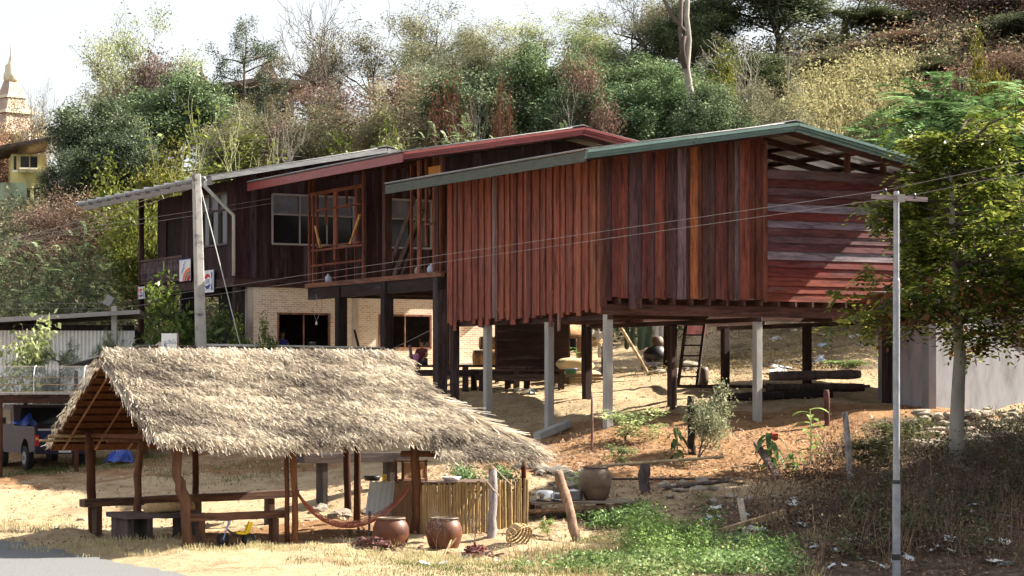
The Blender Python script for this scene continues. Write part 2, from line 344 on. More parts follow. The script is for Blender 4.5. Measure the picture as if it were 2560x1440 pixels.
RE = [gp(u, Y) for u, Y in ((0, 47.3), (100, 45.6), (200, 43.0), (336, 40.6), (440, 38.7))]   # road edge in the photo
# signed distance to the road edge line (positive on the yard side)
_p0 = RE[0]; _p1 = RE[-1]; _dx, _dy = _p1.x - _p0.x, _p1.y - _p0.y; _l = math.hypot(_dx, _dy); _nx, _ny = -_dy / _l, _dx / _l
SD = (GX - _p0.x) * _nx + (GY - _p0.y) * _ny
if ((4 - _p0.x) * _nx + (50 - _p0.y) * _ny) < 0: SD = -SD
GZ = np.where(SD < 1.2, np.where(SD < .2, -.06, -.06 + (GZ + .06) * np.clip((SD - .2), 0, 1)), GZ)
ny_, nx_ = GX.shape
idx = np.arange(ny_ * nx_).reshape(ny_, nx_)
Q = np.stack([idx[:-1, :-1], idx[:-1, 1:], idx[1:, 1:], idx[1:, :-1]], -1).reshape(-1, 4)
gm = npmesh('ground', np.stack([GX, GY, GZ], -1).reshape(-1, 3), Q, smooth=True)
U = 1280 + GX / np.maximum(GY, 5) * FPX; Vv = HOR - (GZ - CZ) / np.maximum(GY, 5) * FPX
def sm(x, a, b): t = np.clip((x - a) / (b - a), 0, 1); return t * t * (3 - 2 * t)
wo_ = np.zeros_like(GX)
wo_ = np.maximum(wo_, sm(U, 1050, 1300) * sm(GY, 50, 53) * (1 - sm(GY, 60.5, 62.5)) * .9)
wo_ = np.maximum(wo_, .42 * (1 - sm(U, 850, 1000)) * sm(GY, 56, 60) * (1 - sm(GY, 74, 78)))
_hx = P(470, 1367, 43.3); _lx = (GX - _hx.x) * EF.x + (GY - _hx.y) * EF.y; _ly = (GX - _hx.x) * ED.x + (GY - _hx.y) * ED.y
wo_ = np.maximum(wo_, .75 * sm(_lx, -.4, .4) * (1 - sm(_lx, 6.6, 7.4)) * sm(_ly, -.15, .25) * (1 - sm(_ly, 4.2, 5.4)))  # browner soil within the shelter footprint, standing for the shade under its roof
wo_ = np.maximum(wo_, .62 * (1 - sm(U, 850, 1000)) * sm(GY, 57.5, 60) * (1 - sm(GY, 74, 78)))  # soil behind the shelter reddened to stand for the shade there
wl = sm(GY, 84, 90)
wl = np.maximum(wl, sm(U, 1560, 1800) * (1 - sm(GY, 48.5, 54)) * .75)
wl = np.maximum(wl, sm(U, 2080, 2250) * (1 - sm(GY, 58, 60)) * .95)
wl = np.maximum(wl, .35 * sm(U, 760, 900) * (1 - sm(U, 1500, 1700)) * sm(GY, 46, 48) * (1 - sm(GY, 52, 55)))
wl = np.maximum(wl, .5 * sm(U, 1700, 1850) * sm(GY, 69, 73))
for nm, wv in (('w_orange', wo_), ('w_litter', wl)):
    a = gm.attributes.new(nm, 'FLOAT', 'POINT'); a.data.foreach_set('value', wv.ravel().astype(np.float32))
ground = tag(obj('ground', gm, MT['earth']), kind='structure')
def groundz(x, y): return h(x, y) + float(bumps(np.array([x]), np.array([y]))[0]) * min(1, max(.25, (y - 36) / 6))
# road: one sheet laid just above the ground, with a ragged edge
ed = []
ds = Vector((RE[-1].x - RE[-2].x, RE[-1].y - RE[-2].y, 0)).normalized(); d0 = Vector((RE[0].x - RE[1].x, RE[0].y - RE[1].y, 0)).normalized()
line = [RE[0] + d0 * k for k in (220, 90, 40, 18, 8, 3)] + RE + [RE[-1] + ds * k for k in (3, 8, 18, 40)]
fine = []
for a, b_ in zip(line[:-1], line[1:]):
    k = max(1, int((b_ - a).length / .35)) if (b_ - a).length < 12 else 4
    fine += [a.lerp(b_, i / k) for i in range(k)]
rv = []; rr = random.Random(3)
for i, p in enumerate(fine):
    d = (fine[min(i + 1, len(fine) - 1)] - fine[max(0, i - 1)]); d.z = 0; d.normalize(); nrm = Vector((d.y, -d.x, 0))
    if nrm.dot(Vector((-1, -.5, 0))) < 0: nrm = -nrm
    j = nrm * rr.uniform(-.1, .12)
    rv.append(((p + j).x, (p + j).y, .015)); q = p + nrm * 2.4; rv.append((q.x, q.y, .05)); q = p + nrm * 6.5; rv.append((q.x, q.y, .0))
RF = [(i * 3 + k, i * 3 + k + 1, i * 3 + k + 4, i * 3 + k + 3) for i in range(len(fine) - 1) for k in (0, 1)]
mb = MB(); mb.add(rv, RF); tag(mb.build('road', MT['asphalt'], smooth=True), kind='structure')
# ------------------------------------------------------------------ the three houses (local x along the gable front, y back along the side)
KG = Vector((2.22, 58.0, 0))
def hroot(name, label, s, d, z0): 
    p = KG + EF * s + ED * d
    return thing(name, label, 'house', (p.x, p.y, z0), YAW)
rnd = random.Random(11)
def corr(name, x0, z0, x1, z1, y0, y1, mat, parent, pitch=.13, amp=.02, th=.012):
    n = int((y1 - y0) / pitch * 6); ys = np.linspace(y0, y1, n); wv = amp * np.sin((ys - y0) / pitch * 2 * math.pi)
    rows = []
    for x, z in ((x0, z0), (x1, z1)): rows.append(np.stack([np.full(n, x), ys, z + wv], 1))
    V = np.concatenate(rows + [r - np.array([0, 0, th]) for r in rows]); i = np.arange(n - 1)
    q = lambda a, b_: np.stack([a * n + i, a * n + i + 1, b_ * n + i + 1, b_ * n + i], 1)
    return obj(name, npmesh(name, V, np.concatenate([q(0, 1), q(3, 2), q(2, 0), q(1, 3)])), mat, parent)
def gable_roof(root, xl, zl, xr, zr, xk, zk, y0, y1, facm, eavem, tin, steps=3, fh=.07, rafters=True):
    sr = thing_part = None
    for (xa, za) in ((xl, zl), (xr, zr)):
        corr('roof_sheet', xa, za, xk + (0.01 if xa < xk else -.01), zk, y0 - .03, y1, tin, root)
        sg = -1 if xa < xk else 1
        for k in range(steps):                 # stepped verge boards
            o = .055 * (steps - 1 - k)
            mb = MB(); dz = -.03 - fh * (k + .5)
            A = Vector((xa, y0 - .06 - o, za + dz)); B = Vector((xk - sg * 0.0, y0 - .06 - o, zk + dz)); ns = max(1, int((B - A).length / 2.3))
            for q_ in range(ns):                # boards butted end to end, none perfectly in line
                a_, b_ = A.lerp(B, q_ / ns), A.lerp(B, (q_ + 1) / ns - .0015); j_ = Vector((0, rnd.uniform(-.012, .012), rnd.uniform(-.01, .01))); mb = MB(); mb.beam(a_ + j_, b_ + j_ * .3 + Vector((0, 0, rnd.uniform(-.008, .008))), .05 + .03, fh * .97); mb.build('verge_board', facm, root)
        mb = MB(); mb.beam((xa - sg * .05, y0 - .02, za - .17), (xa - sg * .05, y1, za - .17), .04, .24); mb.build('eave_board', eavem, root)
        if rafters:
            k = 0; y = y0 + .35
            while y < y1:
                mb = MB(); f_ = .12 / abs(xk - xa); mb.beam((xa + (xk - xa) * f_, y, za + (zk - za) * f_ - .2), (xk, y, zk - .2), .06, .16); mb.build('rafter', MT['plank_h'], root, color=(.07, .03, .025)); y += 1.45
            L = abs(xk - xa); nn = int(L / 1.1)
            for i in range(1, nn + 1):
                x = xa + (xk - xa) * i / (nn + .4); z = za + (zk - za) * i / (nn + .4)
                mb = MB(); mb.beam((x, y0 + .05, z - .075), (x, y1 - .05, z - .075), .07, .09); mb.build('purlin', MT['plank_y'], root, color=(.08, .035, .028))
    mb = MB()                                  # ridge cap
    mb.prism([(xk - .28, y0 - .1, zk - .02), (xk, y0 - .1, zk + .055), (xk + .28, y0 - .1, zk - .03), (xk, y0 - .1, zk + .03)], (0, y1 - y0, 0))
    mb.build('ridge_cap', tin, root)
# ---- green-trimmed plank house
Z0 = 2.1
G = hroot('stilt_house', 'raised plank house with teal-edged roof, nearest and largest of the three', 0, 0, Z0)
XK, ZK = 4.68, 9.55 - Z0; XL, ZL = -1.32, 8.6 - Z0; XR, ZR = 9.5, 9.55 - .19 * 4.82 - Z0
gable_roof(G, XL, ZL, XR, ZR, XK, ZK, -1.3, 9.5, MT['teal'], MT['greygreen'], MT['tin'])
def roofz(x): return (ZL + (ZK - ZL) * (x - XL) / (XK - XL)) if x < XK else (ZK + (ZR - ZK) * (x - XK) / (XR - XK))
RED, ORG, TAN, GRY, DRK, MAR, BLU = (.24, .062, .04), (.42, .145, .05), (.33, .19, .105), (.21, .165, .19), (.04, .025, .028), (.12, .03, .026), (.075, .055, .07)
PBOX = {}
def plankmesh(wd, th, rot=0):                  # unit-height plank with slightly worn corners, shared by width class
    k = (round(wd, 2), round(th, 3))
    if k not in PBOX: PBOX[k] = None
    return k
def plank(root, name, x, y, z0, z1, wd, th, col, mat='plank_v', tilt=0.0, axisy=False):
    mb = MB(); c = th * .22
    pr = [(-wd / 2, 0), (-wd / 2 + c, -c), (wd / 2 - c, -c), (wd / 2, 0), (wd / 2, th), (-wd / 2, th)]
    jz = rnd.uniform(-.012, .012)
    lo = [Vector((x + (0 if axisy else p[0]) , y + (p[0] if axisy else 0), 0)) + (Vector((p[1], 0, 0)) if axisy else Vector((0, p[1], 0))) for p in pr]
    V = [p + Vector((0, 0, z0 + (jz if i in (0, 1, 5) else -jz))) for i, p in enumerate(lo)]
    off = Vector((0, tilt, 0)) if axisy else Vector((tilt, 0, 0))
    V += [p + off + Vector((0, 0, z1)) for p in lo]
    mb.add(V, [(5, 4, 3, 2, 1, 0), (6, 7, 8, 9, 10, 11)] + [(i, (i + 1) % 6, (i + 1) % 6 + 6, i + 6) for i in range(6)])
    return mb.build(name, MT[mat], root, color=col)
# front wall, vertical boards (widths and colours follow the photograph)
FB = [(45, DRK), (38, MAR), (70, RED), (46, BLU), (42, BLU), (50, MAR), (35, BLU), (40, RED), (32, RED), (42, DRK), (36, BLU), (50, GRY), (35, DRK), (45, ORG), (36, (.17, .05, .018)),
      (45, DRK), (45, (.06, .032, .026)), (46, MAR), (38, MAR), (40, (.055, .028, .024)), (38, (.2, .18, .22)), (62, RED), (50, (.11, .028, .014)), (50, (.09, .022, .012))]
tot = sum(a for a, _ in FB); x = 0.0; zb = 5.2 - Z0
for i, (a, c) in enumerate(FB):
    wd = a / tot * 4.62; cx = x + wd / 2; x += wd
    lowz = zb + rnd.uniform(-.03, .02) - (.28 if i in (3, 4) else 0) - (.1 if i == 0 else 0) - (.08 if i == 6 else 0)
    c = tuple(a_ * .6 + b_ * .4 for a_, b_ in zip(c, (.14, .05, .04)))
    plank(G, 'wall_plank', cx, -.03 - .04 * (i % 2), lowz, roofz(cx - .1) - .22, wd * 1.12, .028, c, tilt=rnd.uniform(-.008, .008))
# left side wall, vertical boards receding
y = .06; i = 0
while y < 8.0:
    wd = rnd.choice([.16, .2, .22, .24, .13]); c = rnd.choices([RED, (.28, .072, .046), (.2, .052, .035), (.31, .096, .054), MAR, TAN, GRY, (.17, .08, .07)], [6, 5, 4, 3, 2, .5, .5, 1.4])[0]
    if i in (0, 1): c = (.24, .075, .035)
    low = 4.86 - Z0 - .012 * (y - 1) + rnd.uniform(-.1, .07) - (.22 if rnd.random() < .12 else 0)
    c = tuple(a_ * .72 + b_ * .28 for a_, b_ in zip(c, (.16, .085, .068)))
    plank(G, 'wall_plank', -.05 - .045 * (i % 2), y + wd / 2, low, ZL + .42 * .155 + .10, wd * 1.1, .028, c, tilt=rnd.uniform(-.008, .008), axisy=True)
    y += wd * .97; i += 1
pl = plank(G, 'wall_plank', -.09, 2.05, 4.42 - Z0, 5.6 - Z0, .1, .03, (.2, .12, .1), axisy=True)
# front wall, horizontal boards right of the ridge post
z = 5.2 - Z0; i = 0; HC = [(.19, .045, .028), (.18, .038, .024), (.2, .046, .03), (.14, .026, .021), (.13, .028, .026), GRY, (.1, .036, .04), (.11, .055, .062), (.1, .034, .034), (.18, .13, .16), (.12, .022, .02), (.22, .18, .22), (.075, .02, .02), (.11, .055, .06), (.09, .022, .02), (.13, .075, .08)]
while z < 8.3 - Z0:
    hh = rnd.uniform(.185, .235); mb = MB(); tl = rnd.uniform(-.02, .02)
    mb.beam((4.7, .02 - .0 + .006 * (i % 2), z + hh / 2 - .02), (9.0, .02 + .006 * (i % 2), z + hh / 2 + tl), .03, hh * 1.03)
    mb.v = [(a, b_ + (-.022 if (c_ - z) < hh * .4 else .01), c_) for a, b_, c_ in mb.v]
    mb.build('wall_board', MT['plank_h'], G, color=HC[i % len(HC)]); z += hh; i += 1
mb = MB(); mb.box((4.66, -.04, (5.15 + 9.2) / 2 - Z0), (.14, .09, 9.2 - 5.15)); mb.build('ridge_post', MT['plank_v'], G, color=(.16, .05, .032))
for px in (7.35, 8.5, 8.95):
    mb = MB(); mb.box((px, .12, (8.2 + roofz(px) + Z0) / 2 - Z0 - .1), (.12, .12, roofz(px) + Z0 - 8.2)); mb.build('gable_post', MT['plank_v'], G, color=(.13, .055, .04))
mb = MB(); mb.box((-.03, -.03, (4.95 + 8.72) / 2 - Z0), (.13, .13, 8.72 - 4.95)); mb.build('corner_post', MT['plank_v'], G, color=(.1, .034, .026))
# floor frame
for yy in (.1, 3.0, 6.2, 8.0):
    mb = MB(); mb.b2((-.02, yy, 4.78 - Z0), (9.0, yy + .12, 5.04 - Z0)); mb.build('floor_beam', MT['plank_h'], G, color=(.1, .045, .035))
for xx in (.06, 4.4, 8.7):
    mb = MB(); mb.b2((xx, -.1, 4.66 - Z0), (xx + .14, 8.2, 4.775 - Z0)); mb.build('floor_beam', MT['plank_y'], G, color=(.05, .026, .024))
xx = .35
while xx < 8.9:
    mb = MB(); mb.b2((xx, -.12, 5.045 - Z0), (xx + .06, 2.2, 5.18 - Z0)); mb.build('joist', MT['plank_y'], G, color=(.09, .04, .033)); xx += .52
mb = MB(); mb.b2((.1, .12, 5.185 - Z0), (8.9, 2.1, 5.215 - Z0)); mb.build('floor_boards', MT['plank_h'], G, color=(.1, .045, .03))
def post(root, lx, ly, ztop, mat, wd, name='post', color=None, sink=.25, foot=None):
    pw = Matrix.Rotation(YAW, 3, 'Z') @ Vector((lx, ly, 0)) + root.location
    zb_ = groundz(pw.x, pw.y) - sink - root.location.z
    mb = MB(); c = wd * .09; a = wd / 2
    pr = [(-a, -a + c), (-a + c, -a), (a - c, -a), (a, -a + c), (a, a - c), (a - c, a), (-a + c, a), (-a, a - c)]
    mb.prism([(lx + p[0], ly + p[1], zb_) for p in pr], (0, 0, ztop - zb_))
    return mb.build(name, MT[mat], root, color=color)
for lx, ly in ((.13, .03), (4.5, .03), (.13, 2.9), (.13, 6.2)): post(G, lx, ly, 4.66 - Z0 if ly > .1 else 4.78 - Z0, 'concrete', .19)
for lx, ly in ((8.6, .1), (3.9, 3.06), (8.2, 3.06), (3.2, 6.26), (7.7, 6.26), (.13, 8.1)): post(G, lx, ly, 4.66 - Z0, 'plank_v', .2, color=(.035, .02, .018))
for k in range(3):                             # split timbers seen beside posts
    post(G, 3.62 + .0 * k, 2.6 + .0 * k, 4.6 - Z0, 'plank_v', .12, 'prop', (.08, .045, .04)) if k == 0 else None
# ---- red-trimmed unfinished house
ZR0 = 2.83
R = hroot('unfinished_house', 'open timber-framed house with red roof edge, middle of the three', .45, 9.8, ZR0)
X1, Z1 = -1.5, 9.45 - ZR0
gable_roof(R, X1, Z1, 9.6, 10.42 - .17 * 5.4 - ZR0, 4.2, 10.42 - ZR0, -.8, 10.2, MT['redpaint'], MT['redpaint'], MT['tin'])
FZ = 6.24 - ZR0
mb = MB(); mb.b2((-.02, -.3, FZ - .14), (.09, 9.05, FZ)); mb.build('floor_beam', MT['plank_y'], R, color=(.2, .09, .06))
mb = MB(); mb.b2((.1, -.3, FZ - .06), (5.2, 9.0, FZ - .003)); mb.build('floor_boards', MT['plank_y'], R, color=(.12, .06, .045))
mb = MB(); mb.b2((.02, -.2, FZ - .5), (.2, 8.9, FZ - .145)); mb.build('floor_beam', MT['plank_y'], R, color=(.03, .018, .018))
for yy in (-.2, 3.2, 6.2, 8.8):
    mb = MB(); mb.b2((.21, yy, FZ - .42), (5.2, yy + .16, FZ - .07)); mb.build('floor_beam', MT['plank_h'], R, color=(.035, .02, .02))
RAW = (.16, .052, .032); RAWD = (.09, .03, .02)
def stud(yy, z0, z1, wd=.06, c=RAW, x=.05, n='stud'):
    mb = MB(); mb.b2((x - .03, yy - wd / 2, z0), (x + .04, yy + wd / 2, z1)); mb.build(n, MT['plank_v'], R, color=c)
def rail(y0, y1, zz, hh=.06, c=RAW, x=.045):
    mb = MB(); mb.b2((x - .05, y0, zz - hh / 2), (x + .03, y1, zz + hh / 2)); mb.build('rail', MT['plank_y'], R, color=c)
TOP = 9.55 - ZR0
for yy, wd, z0, z1 in ((8.86, .07, FZ, TOP), (8.55, .09, FZ, TOP), (8.25, .05, 7.23 - ZR0, 9.0 - ZR0), (6.9, .2, 6.9 - ZR0, 9.0 - ZR0), (5.4, .12, 7.2 - ZR0, 9.0 - ZR0), (4.9, .1, FZ, TOP), (3.4, .12, FZ, TOP),
                       (1.7, .08, FZ, TOP - .2), (1.2, .17, FZ, TOP), (.75, .1, 7.0 - ZR0, TOP), (.25, .14, FZ, TOP), (-.1, .14, FZ, TOP), (7.6, .05, 8.0 - ZR0, 9.0 - ZR0), (6.1, .05, 8.5 - ZR0, 9.0 - ZR0)): stud(yy, z0, z1, wd, RAW if wd < .15 else (.24, .085, .045))
for yy in (8.2, 7.7, 6.8, 6.0, 5.4): stud(yy, FZ, 7.2 - ZR0, .05, RAWD, .02)
rail(4.9, 8.7, 9.0 - ZR0, .1); rail(5.0, 8.2, 8.47 - ZR0); rail(4.9, 8.6, 7.24 - ZR0); rail(5.0, 8.2, 7.34 - ZR0, .04); rail(4.9, 8.6, 6.78 - ZR0); rail(-.2, 1.7, 8.85 - ZR0, .08); rail(.2, .8, 7.6 - ZR0)
mb = MB(); mb.b2((-.04, -.22, 8.8 - ZR0), (.0, .45, 9.18 - ZR0)); mb.build('panel', MT['paint'], R, color=(.55, .26, .07))
for (a, b_) in (((.0, 8.3, 8.0 - ZR0), (.0, 7.9, 7.3 - ZR0)), ((.0, 5.05, 8.15 - ZR0), (.0, 5.75, 7.3 - ZR0))):
    mb = MB(); mb.beam(a, b_, .05, .07); mb.build('brace', MT['wood'], R, color=(.5, .27, .1))
for xx, yy, dz in ((.9, 4.3, .4), (1.0, 4.0, 0), (1.15, 3.8, .6), (1.3, 4.5, .2)):   # boards leaning inside
    mb = MB(); mb.beam((xx, yy + .9, FZ + .02), (xx + .3, yy - .5, FZ + 2.0 + dz), .2, .03, (1, 0, 0)); mb.build('leaning_board', MT['wood'], R, color=(.13, .085, .075))
post(R, .1, 3.4, FZ - .15, 'plank_v', .3, color=(.03, .018, .02)); post(R, .1, 6.6, FZ - .15, 'plank_v', .3, color=(.022, .013, .013)); post(R, .1, 0, FZ - .15, 'plank_v', .32, color=(.06, .042, .046))
for xx, yy in ((4.9, .1), (4.9, 4.4), (4.9, 8.7)): post(R, xx, yy, FZ - .43, 'plank_v', .25, color=(.03, .018, .016))
for yy in (3.4, 0): 
    mb = MB(); mb.box((.1, yy, (FZ + TOP) / 2), (.22, .2, TOP - FZ)); mb.build('post', MT['plank_v'], R, color=(.07, .03, .025))
for xx in (4.9,):
    for yy in (.1, 4.4, 8.7):
        mb = MB(); mb.box((xx, yy, (FZ + TOP) / 2 + .2), (.16, .16, TOP - FZ + .4)); mb.build('post', MT['plank_v'], R, color=(.06, .03, .028))
mb = MB(); mb.b2((-.1, -.25, 9.5 - ZR0), (.1, 8.95, 9.66 - ZR0)); mb.build('wall_plate', MT['plank_y'], R, color=(.09, .04, .035))
for k in range(26):                            # dark boards closing the gable under the red roof
    x_ = .25 + k * .2; zt_ = (9.45 + (10.42 - 9.45) * (x_ + 1.5) / 5.7 if x_ < 4.2 else 10.42 - .17 * (x_ - 4.2)) - ZR0 - .3
    plank(R, 'gable_board', x_, .5 + .01 * (k % 2), FZ + 1.1, zt_, .21, .025, (.03, .016, .016))
for yy in (2.0, 5.0, 8.0):
    plank(R, 'ceiling_tie', .6, yy, TOP - .1, TOP + .25, .1, .05, (.03, .018, .016))
mb = MB(); mb.b2((1.6, .6, FZ), (1.66, 8.9, TOP + .4)); mb.build('inner_wall', MT['dark'], R) if False else None
# ---- brown house with grey roof edge, brick below
ZB0 = 3.6
B = hroot('brown_house', 'dark brown timber house on brick ground floor with grey roof edge', -1.0, 21.0, ZB0)
zl = 9.6 - ZB0
gable_roof(B, -1.25, zl, 11.0, 10.76 - .19 * 6.2 - ZB0, 4.8, 10.76 - ZB0, -1.0, 11.2, MT['greypaint'], MT['greypaint'], MT['tin'], steps=1, fh=.15, rafters=False)
mb = MB()                                      # gutter along the left eave with brackets
pts = [(-1.45, -1.0, zl - .1), (-1.45, 11.2, zl - .1)]
mb.tube(pts, .065, 10); gut = mb.build('gutter', MT['greypaint'], B, smooth=True)
for k in range(13):
    yy = -.6 + k * .95; mb = MB(); mb.box((-1.45, yy, zl - .1), (.2, .03, .2)); mb.build('bracket', MT['steel'], gut)
mb = MB(); mb.tube([(-1.4, -.95, zl - .14), (-1.4, -.95, zl - .36), (-.12, -.12, zl - 1.15), (-.12, -.12, 6.55 - ZB0)], .055, 10); mb.build('downpipe', MT['whitetin'], B, smooth=True)
BZ = 6.5 - ZB0; BT = zl + .1; BW = (.032, .014, .018)
def bplanks(x0, x1, z0, z1f, y, step=.22):
    x = x0
    while x < x1 - .02:
        wd = min(step * rnd.uniform(.85, 1.15), x1 - x)
        k = rnd.uniform(.7, 1.6); c = tuple(a * k for a in BW) if rnd.random() > .15 else (.07, .05, .065)
        plank(B, 'wall_plank', x + wd / 2, y - .012 * rnd.random(), z0, z1f(x + wd / 2), wd * 1.02, .03, c); x += wd
def rz_(x): return (zl + (10.76 - ZB0 - zl) * (x + 1.25) / 6.05 if x < 4.8 else 10.76 - ZB0 - .19 * (x - 4.8)) - .12
WINU = [(1.24, 4.1), (5.4, 6.9)]; WT, WB = 9.18 - ZB0, 7.6 - ZB0
bplanks(0, 1.22, BZ, rz_, 0); bplanks(4.12, 5.38, BZ, rz_, 0); bplanks(6.92, 10.2, BZ, rz_, 0)
for a, b_ in WINU:
    bplanks(a, b_, BZ, lambda x: WB - .04, 0); bplanks(a, b_, WT + .04, rz_, 0)
def window(root, p0, along, wdt, z0, z1, cols, transom, frame_mat, frame_col, back):
    """framed window: along = local unit vector, p0 = lower corner in local xy"""
    along = Vector(along); p0 = Vector(p0); nrm = Vector((along.y, -along.x, 0)); back = nrm * -back
    f = MB(); q = lambda t_, zz: p0 + along * t_ + Vector((0, 0, zz))
    fw = .06
    f.beam(q(0, z0), q(wdt, z0), .07, fw); f.beam(q(0, z1), q(wdt, z1), .07, fw)
    fr = None
    for t_ in (0, wdt): f.beam(q(t_, z0), q(t_, z1), fw, .07, tuple(nrm))
    fr = f.build('window', MT[frame_mat], root, color=frame_col)
    for i in range(1, cols):
        mm = MB(); mm.beam(q(wdt * i / cols, z0 + .03), q(wdt * i / cols, z1 - .03), .04, .05, tuple(nrm)); mm.build('mullion', MT[frame_mat], fr, color=frame_col)
    if transom:
        mm = MB(); mm.beam(q(.03, transom), q(wdt - .03, transom), .05, .05); mm.build('transom', MT[frame_mat], fr, color=frame_col)
    for i in range(cols):
        a = wdt * i / cols + .03; b_ = wdt * (i + 1) / cols - .03
        if transom:
            mm = MB(); mm.prism([q(a, transom + .03) + back, q(b_, transom + .03) + back, q(b_, z1 - .03) + back, q(a, z1 - .03) + back], nrm * -.012); mm.build('pane', MT['bluepane'], fr)
        if back.length > 0:
            mm = MB(); mm.prism([q(a, z0 + .03) + back, q(b_, z0 + .03) + back, q(b_, (transom or z1) - .03) + back, q(a, (transom or z1) - .03) + back], nrm * -.012); mm.build('pane', MT['glass'], fr)
    return fr
WF = (.36, .34, .38)
window(B, (1.24, -.02, 0), (1, 0, 0), 2.86, WB, WT, 3, 8.55 - ZB0, 'paint', WF, .05)
window(B, (5.4, -.02, 0), (1, 0, 0), 1.5, WB, WT, 2, 8.55 - ZB0, 'paint', WF, .05)
# left side wall
def bside(y0, y1, z0, z1, x):
    y = y0
    while y < y1 - .02:
        wd = min(.22 * rnd.uniform(.85, 1.15), y1 - y); k = rnd.uniform(.6, 1.3)
        plank(B, 'wall_plank', x - .012 * rnd.random(), y + wd / 2, z0, z1, wd * 1.02, .03, tuple(a * k for a in BW), axisy=True); y += wd
sz = zl - .0
bside(0.03, .6, BZ, sz, 0); bside(.6, 2.95, BZ, 7.55 - ZB0, 0); bside(.6, 2.95, 9.28 - ZB0, sz, 0); bside(2.95, 4.7, BZ, sz, 0)
window(B, (-.02, 2.95, 0), (0, -1, 0), 2.35, 7.6 - ZB0, 9.23 - ZB0, 3, 8.72 - ZB0, 'paint', (.09, .06, .06), .05)
bside(4.75, 6.6, BZ, sz, .7); bside(8.1, 8.9, BZ, sz, .7)
mb = MB(); mb.b2((.75, 6.6, BZ), (.8, 8.1, BZ + 2.3)); mb.build('door', MT['dark'], B)
mb = MB(); mb.b2((.68, 6.55, BZ + 2.3), (.76, 8.15, sz)); mb.build('door_head', MT['plank_v'], B, color=BW)
mb = MB(); mb.b2((-.05, -.02, BZ - .28), (10.2, 8.95, BZ - .01)); mb.build('floor_slab', MT['plank_h'], B, color=(.06, .03, .03))
mb = MB(); mb.b2((.72, 8.9, BZ), (10.2, 9.0, sz)); mb.build('rear_wall', MT['plank_v'], B, color=BW)
mb = MB(); mb.b2((10.15, .03, BZ), (10.25, 8.88, sz)); mb.build('side_wall', MT['plank_v'], B, color=BW)
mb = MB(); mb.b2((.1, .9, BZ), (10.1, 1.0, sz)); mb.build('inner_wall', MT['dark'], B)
post(B, .05, 8.8, zl, 'plank_v', .16, color=(.045, .02, .02), sink=.3)
rl = MB(); rl.b2((-.03, 4.7, BZ + .86), (.07, 8.8, BZ + .94)); rl = rl.build('railing', MT['plank_y'], B, color=(.1, .06, .065))
mb = MB(); mb.b2((-.01, 4.7, BZ + .1), (.05, 8.8, BZ + .17)); mb.build('bottom_rail', MT['plank_y'], rl, color=(.1, .06, .065))
bal = MB(); bal.lathe([(.018, .17), (.035, .25), (.022, .4), (.038, .55), (.022, .7), (.03, .8), (.018, .86)], (0, 0, 0), 7); bme = bal.mesh('baluster', True); bme.materials.append(MT['plank_v'])
for k in range(27):
    o = obj('baluster', bme, None, rl, (.16, .12, .14)); o.location = (.02, 4.82 + k * .148, BZ)
# brick ground floor with openings
BR = [( .44, None), ]
def bw(x0, x1, z0, z1, y=.12, th=.14):
    mb = MB(); mb.b2((x0, y, z0), (x1, y + th, z1)); return mb.build('brick_wall', MT['brick'], B)
GT, GB, WZ0, WZ1 = BZ - .285, 3.0 - ZB0, 4.28 - ZB0, 5.42 - ZB0
bw(.44, 1.47, GB, GT); bw(3.33, 5.05, GB, GT); bw(7.0, 7.85, GB, GT); bw(8.05, 11.6, GB, GT - .5, .35)
for a, b_ in ((1.47, 3.33), (5.05, 7.0)):
    bw(a, b_, GB, WZ0); bw(a, b_, WZ1, GT)
    window(B, (a + .03, .14, 0), (1, 0, 0), b_ - a - .06, WZ0 + .03, WZ1 - .03, 2, None, 'wood', (.3, .14, .09), 0)
for a, wd in ((.44, .2), (4.1, .22), (7.85, .2)):
    mb = MB(); mb.b2((a, .1, GB), (a + wd, .3, GT - .002)); mb.build('pillar', MT['plaster'], B, color=(.95, .88, .76))
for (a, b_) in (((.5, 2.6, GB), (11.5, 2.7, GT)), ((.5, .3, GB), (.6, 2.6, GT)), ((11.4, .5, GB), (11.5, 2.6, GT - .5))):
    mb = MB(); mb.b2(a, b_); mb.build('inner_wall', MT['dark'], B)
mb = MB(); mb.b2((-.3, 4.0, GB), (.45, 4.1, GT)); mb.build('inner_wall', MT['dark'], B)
mb = MB(); mb.b2((.61, .27, 3.78 - ZB0), (11.3, 2.59, 3.83 - ZB0)); mb.build('floor', MT['concrete'], B)
for yy in (.1, 4.7): post(B, .08, yy, GT, 'plank_v', .22, color=(.04, .025, .025))
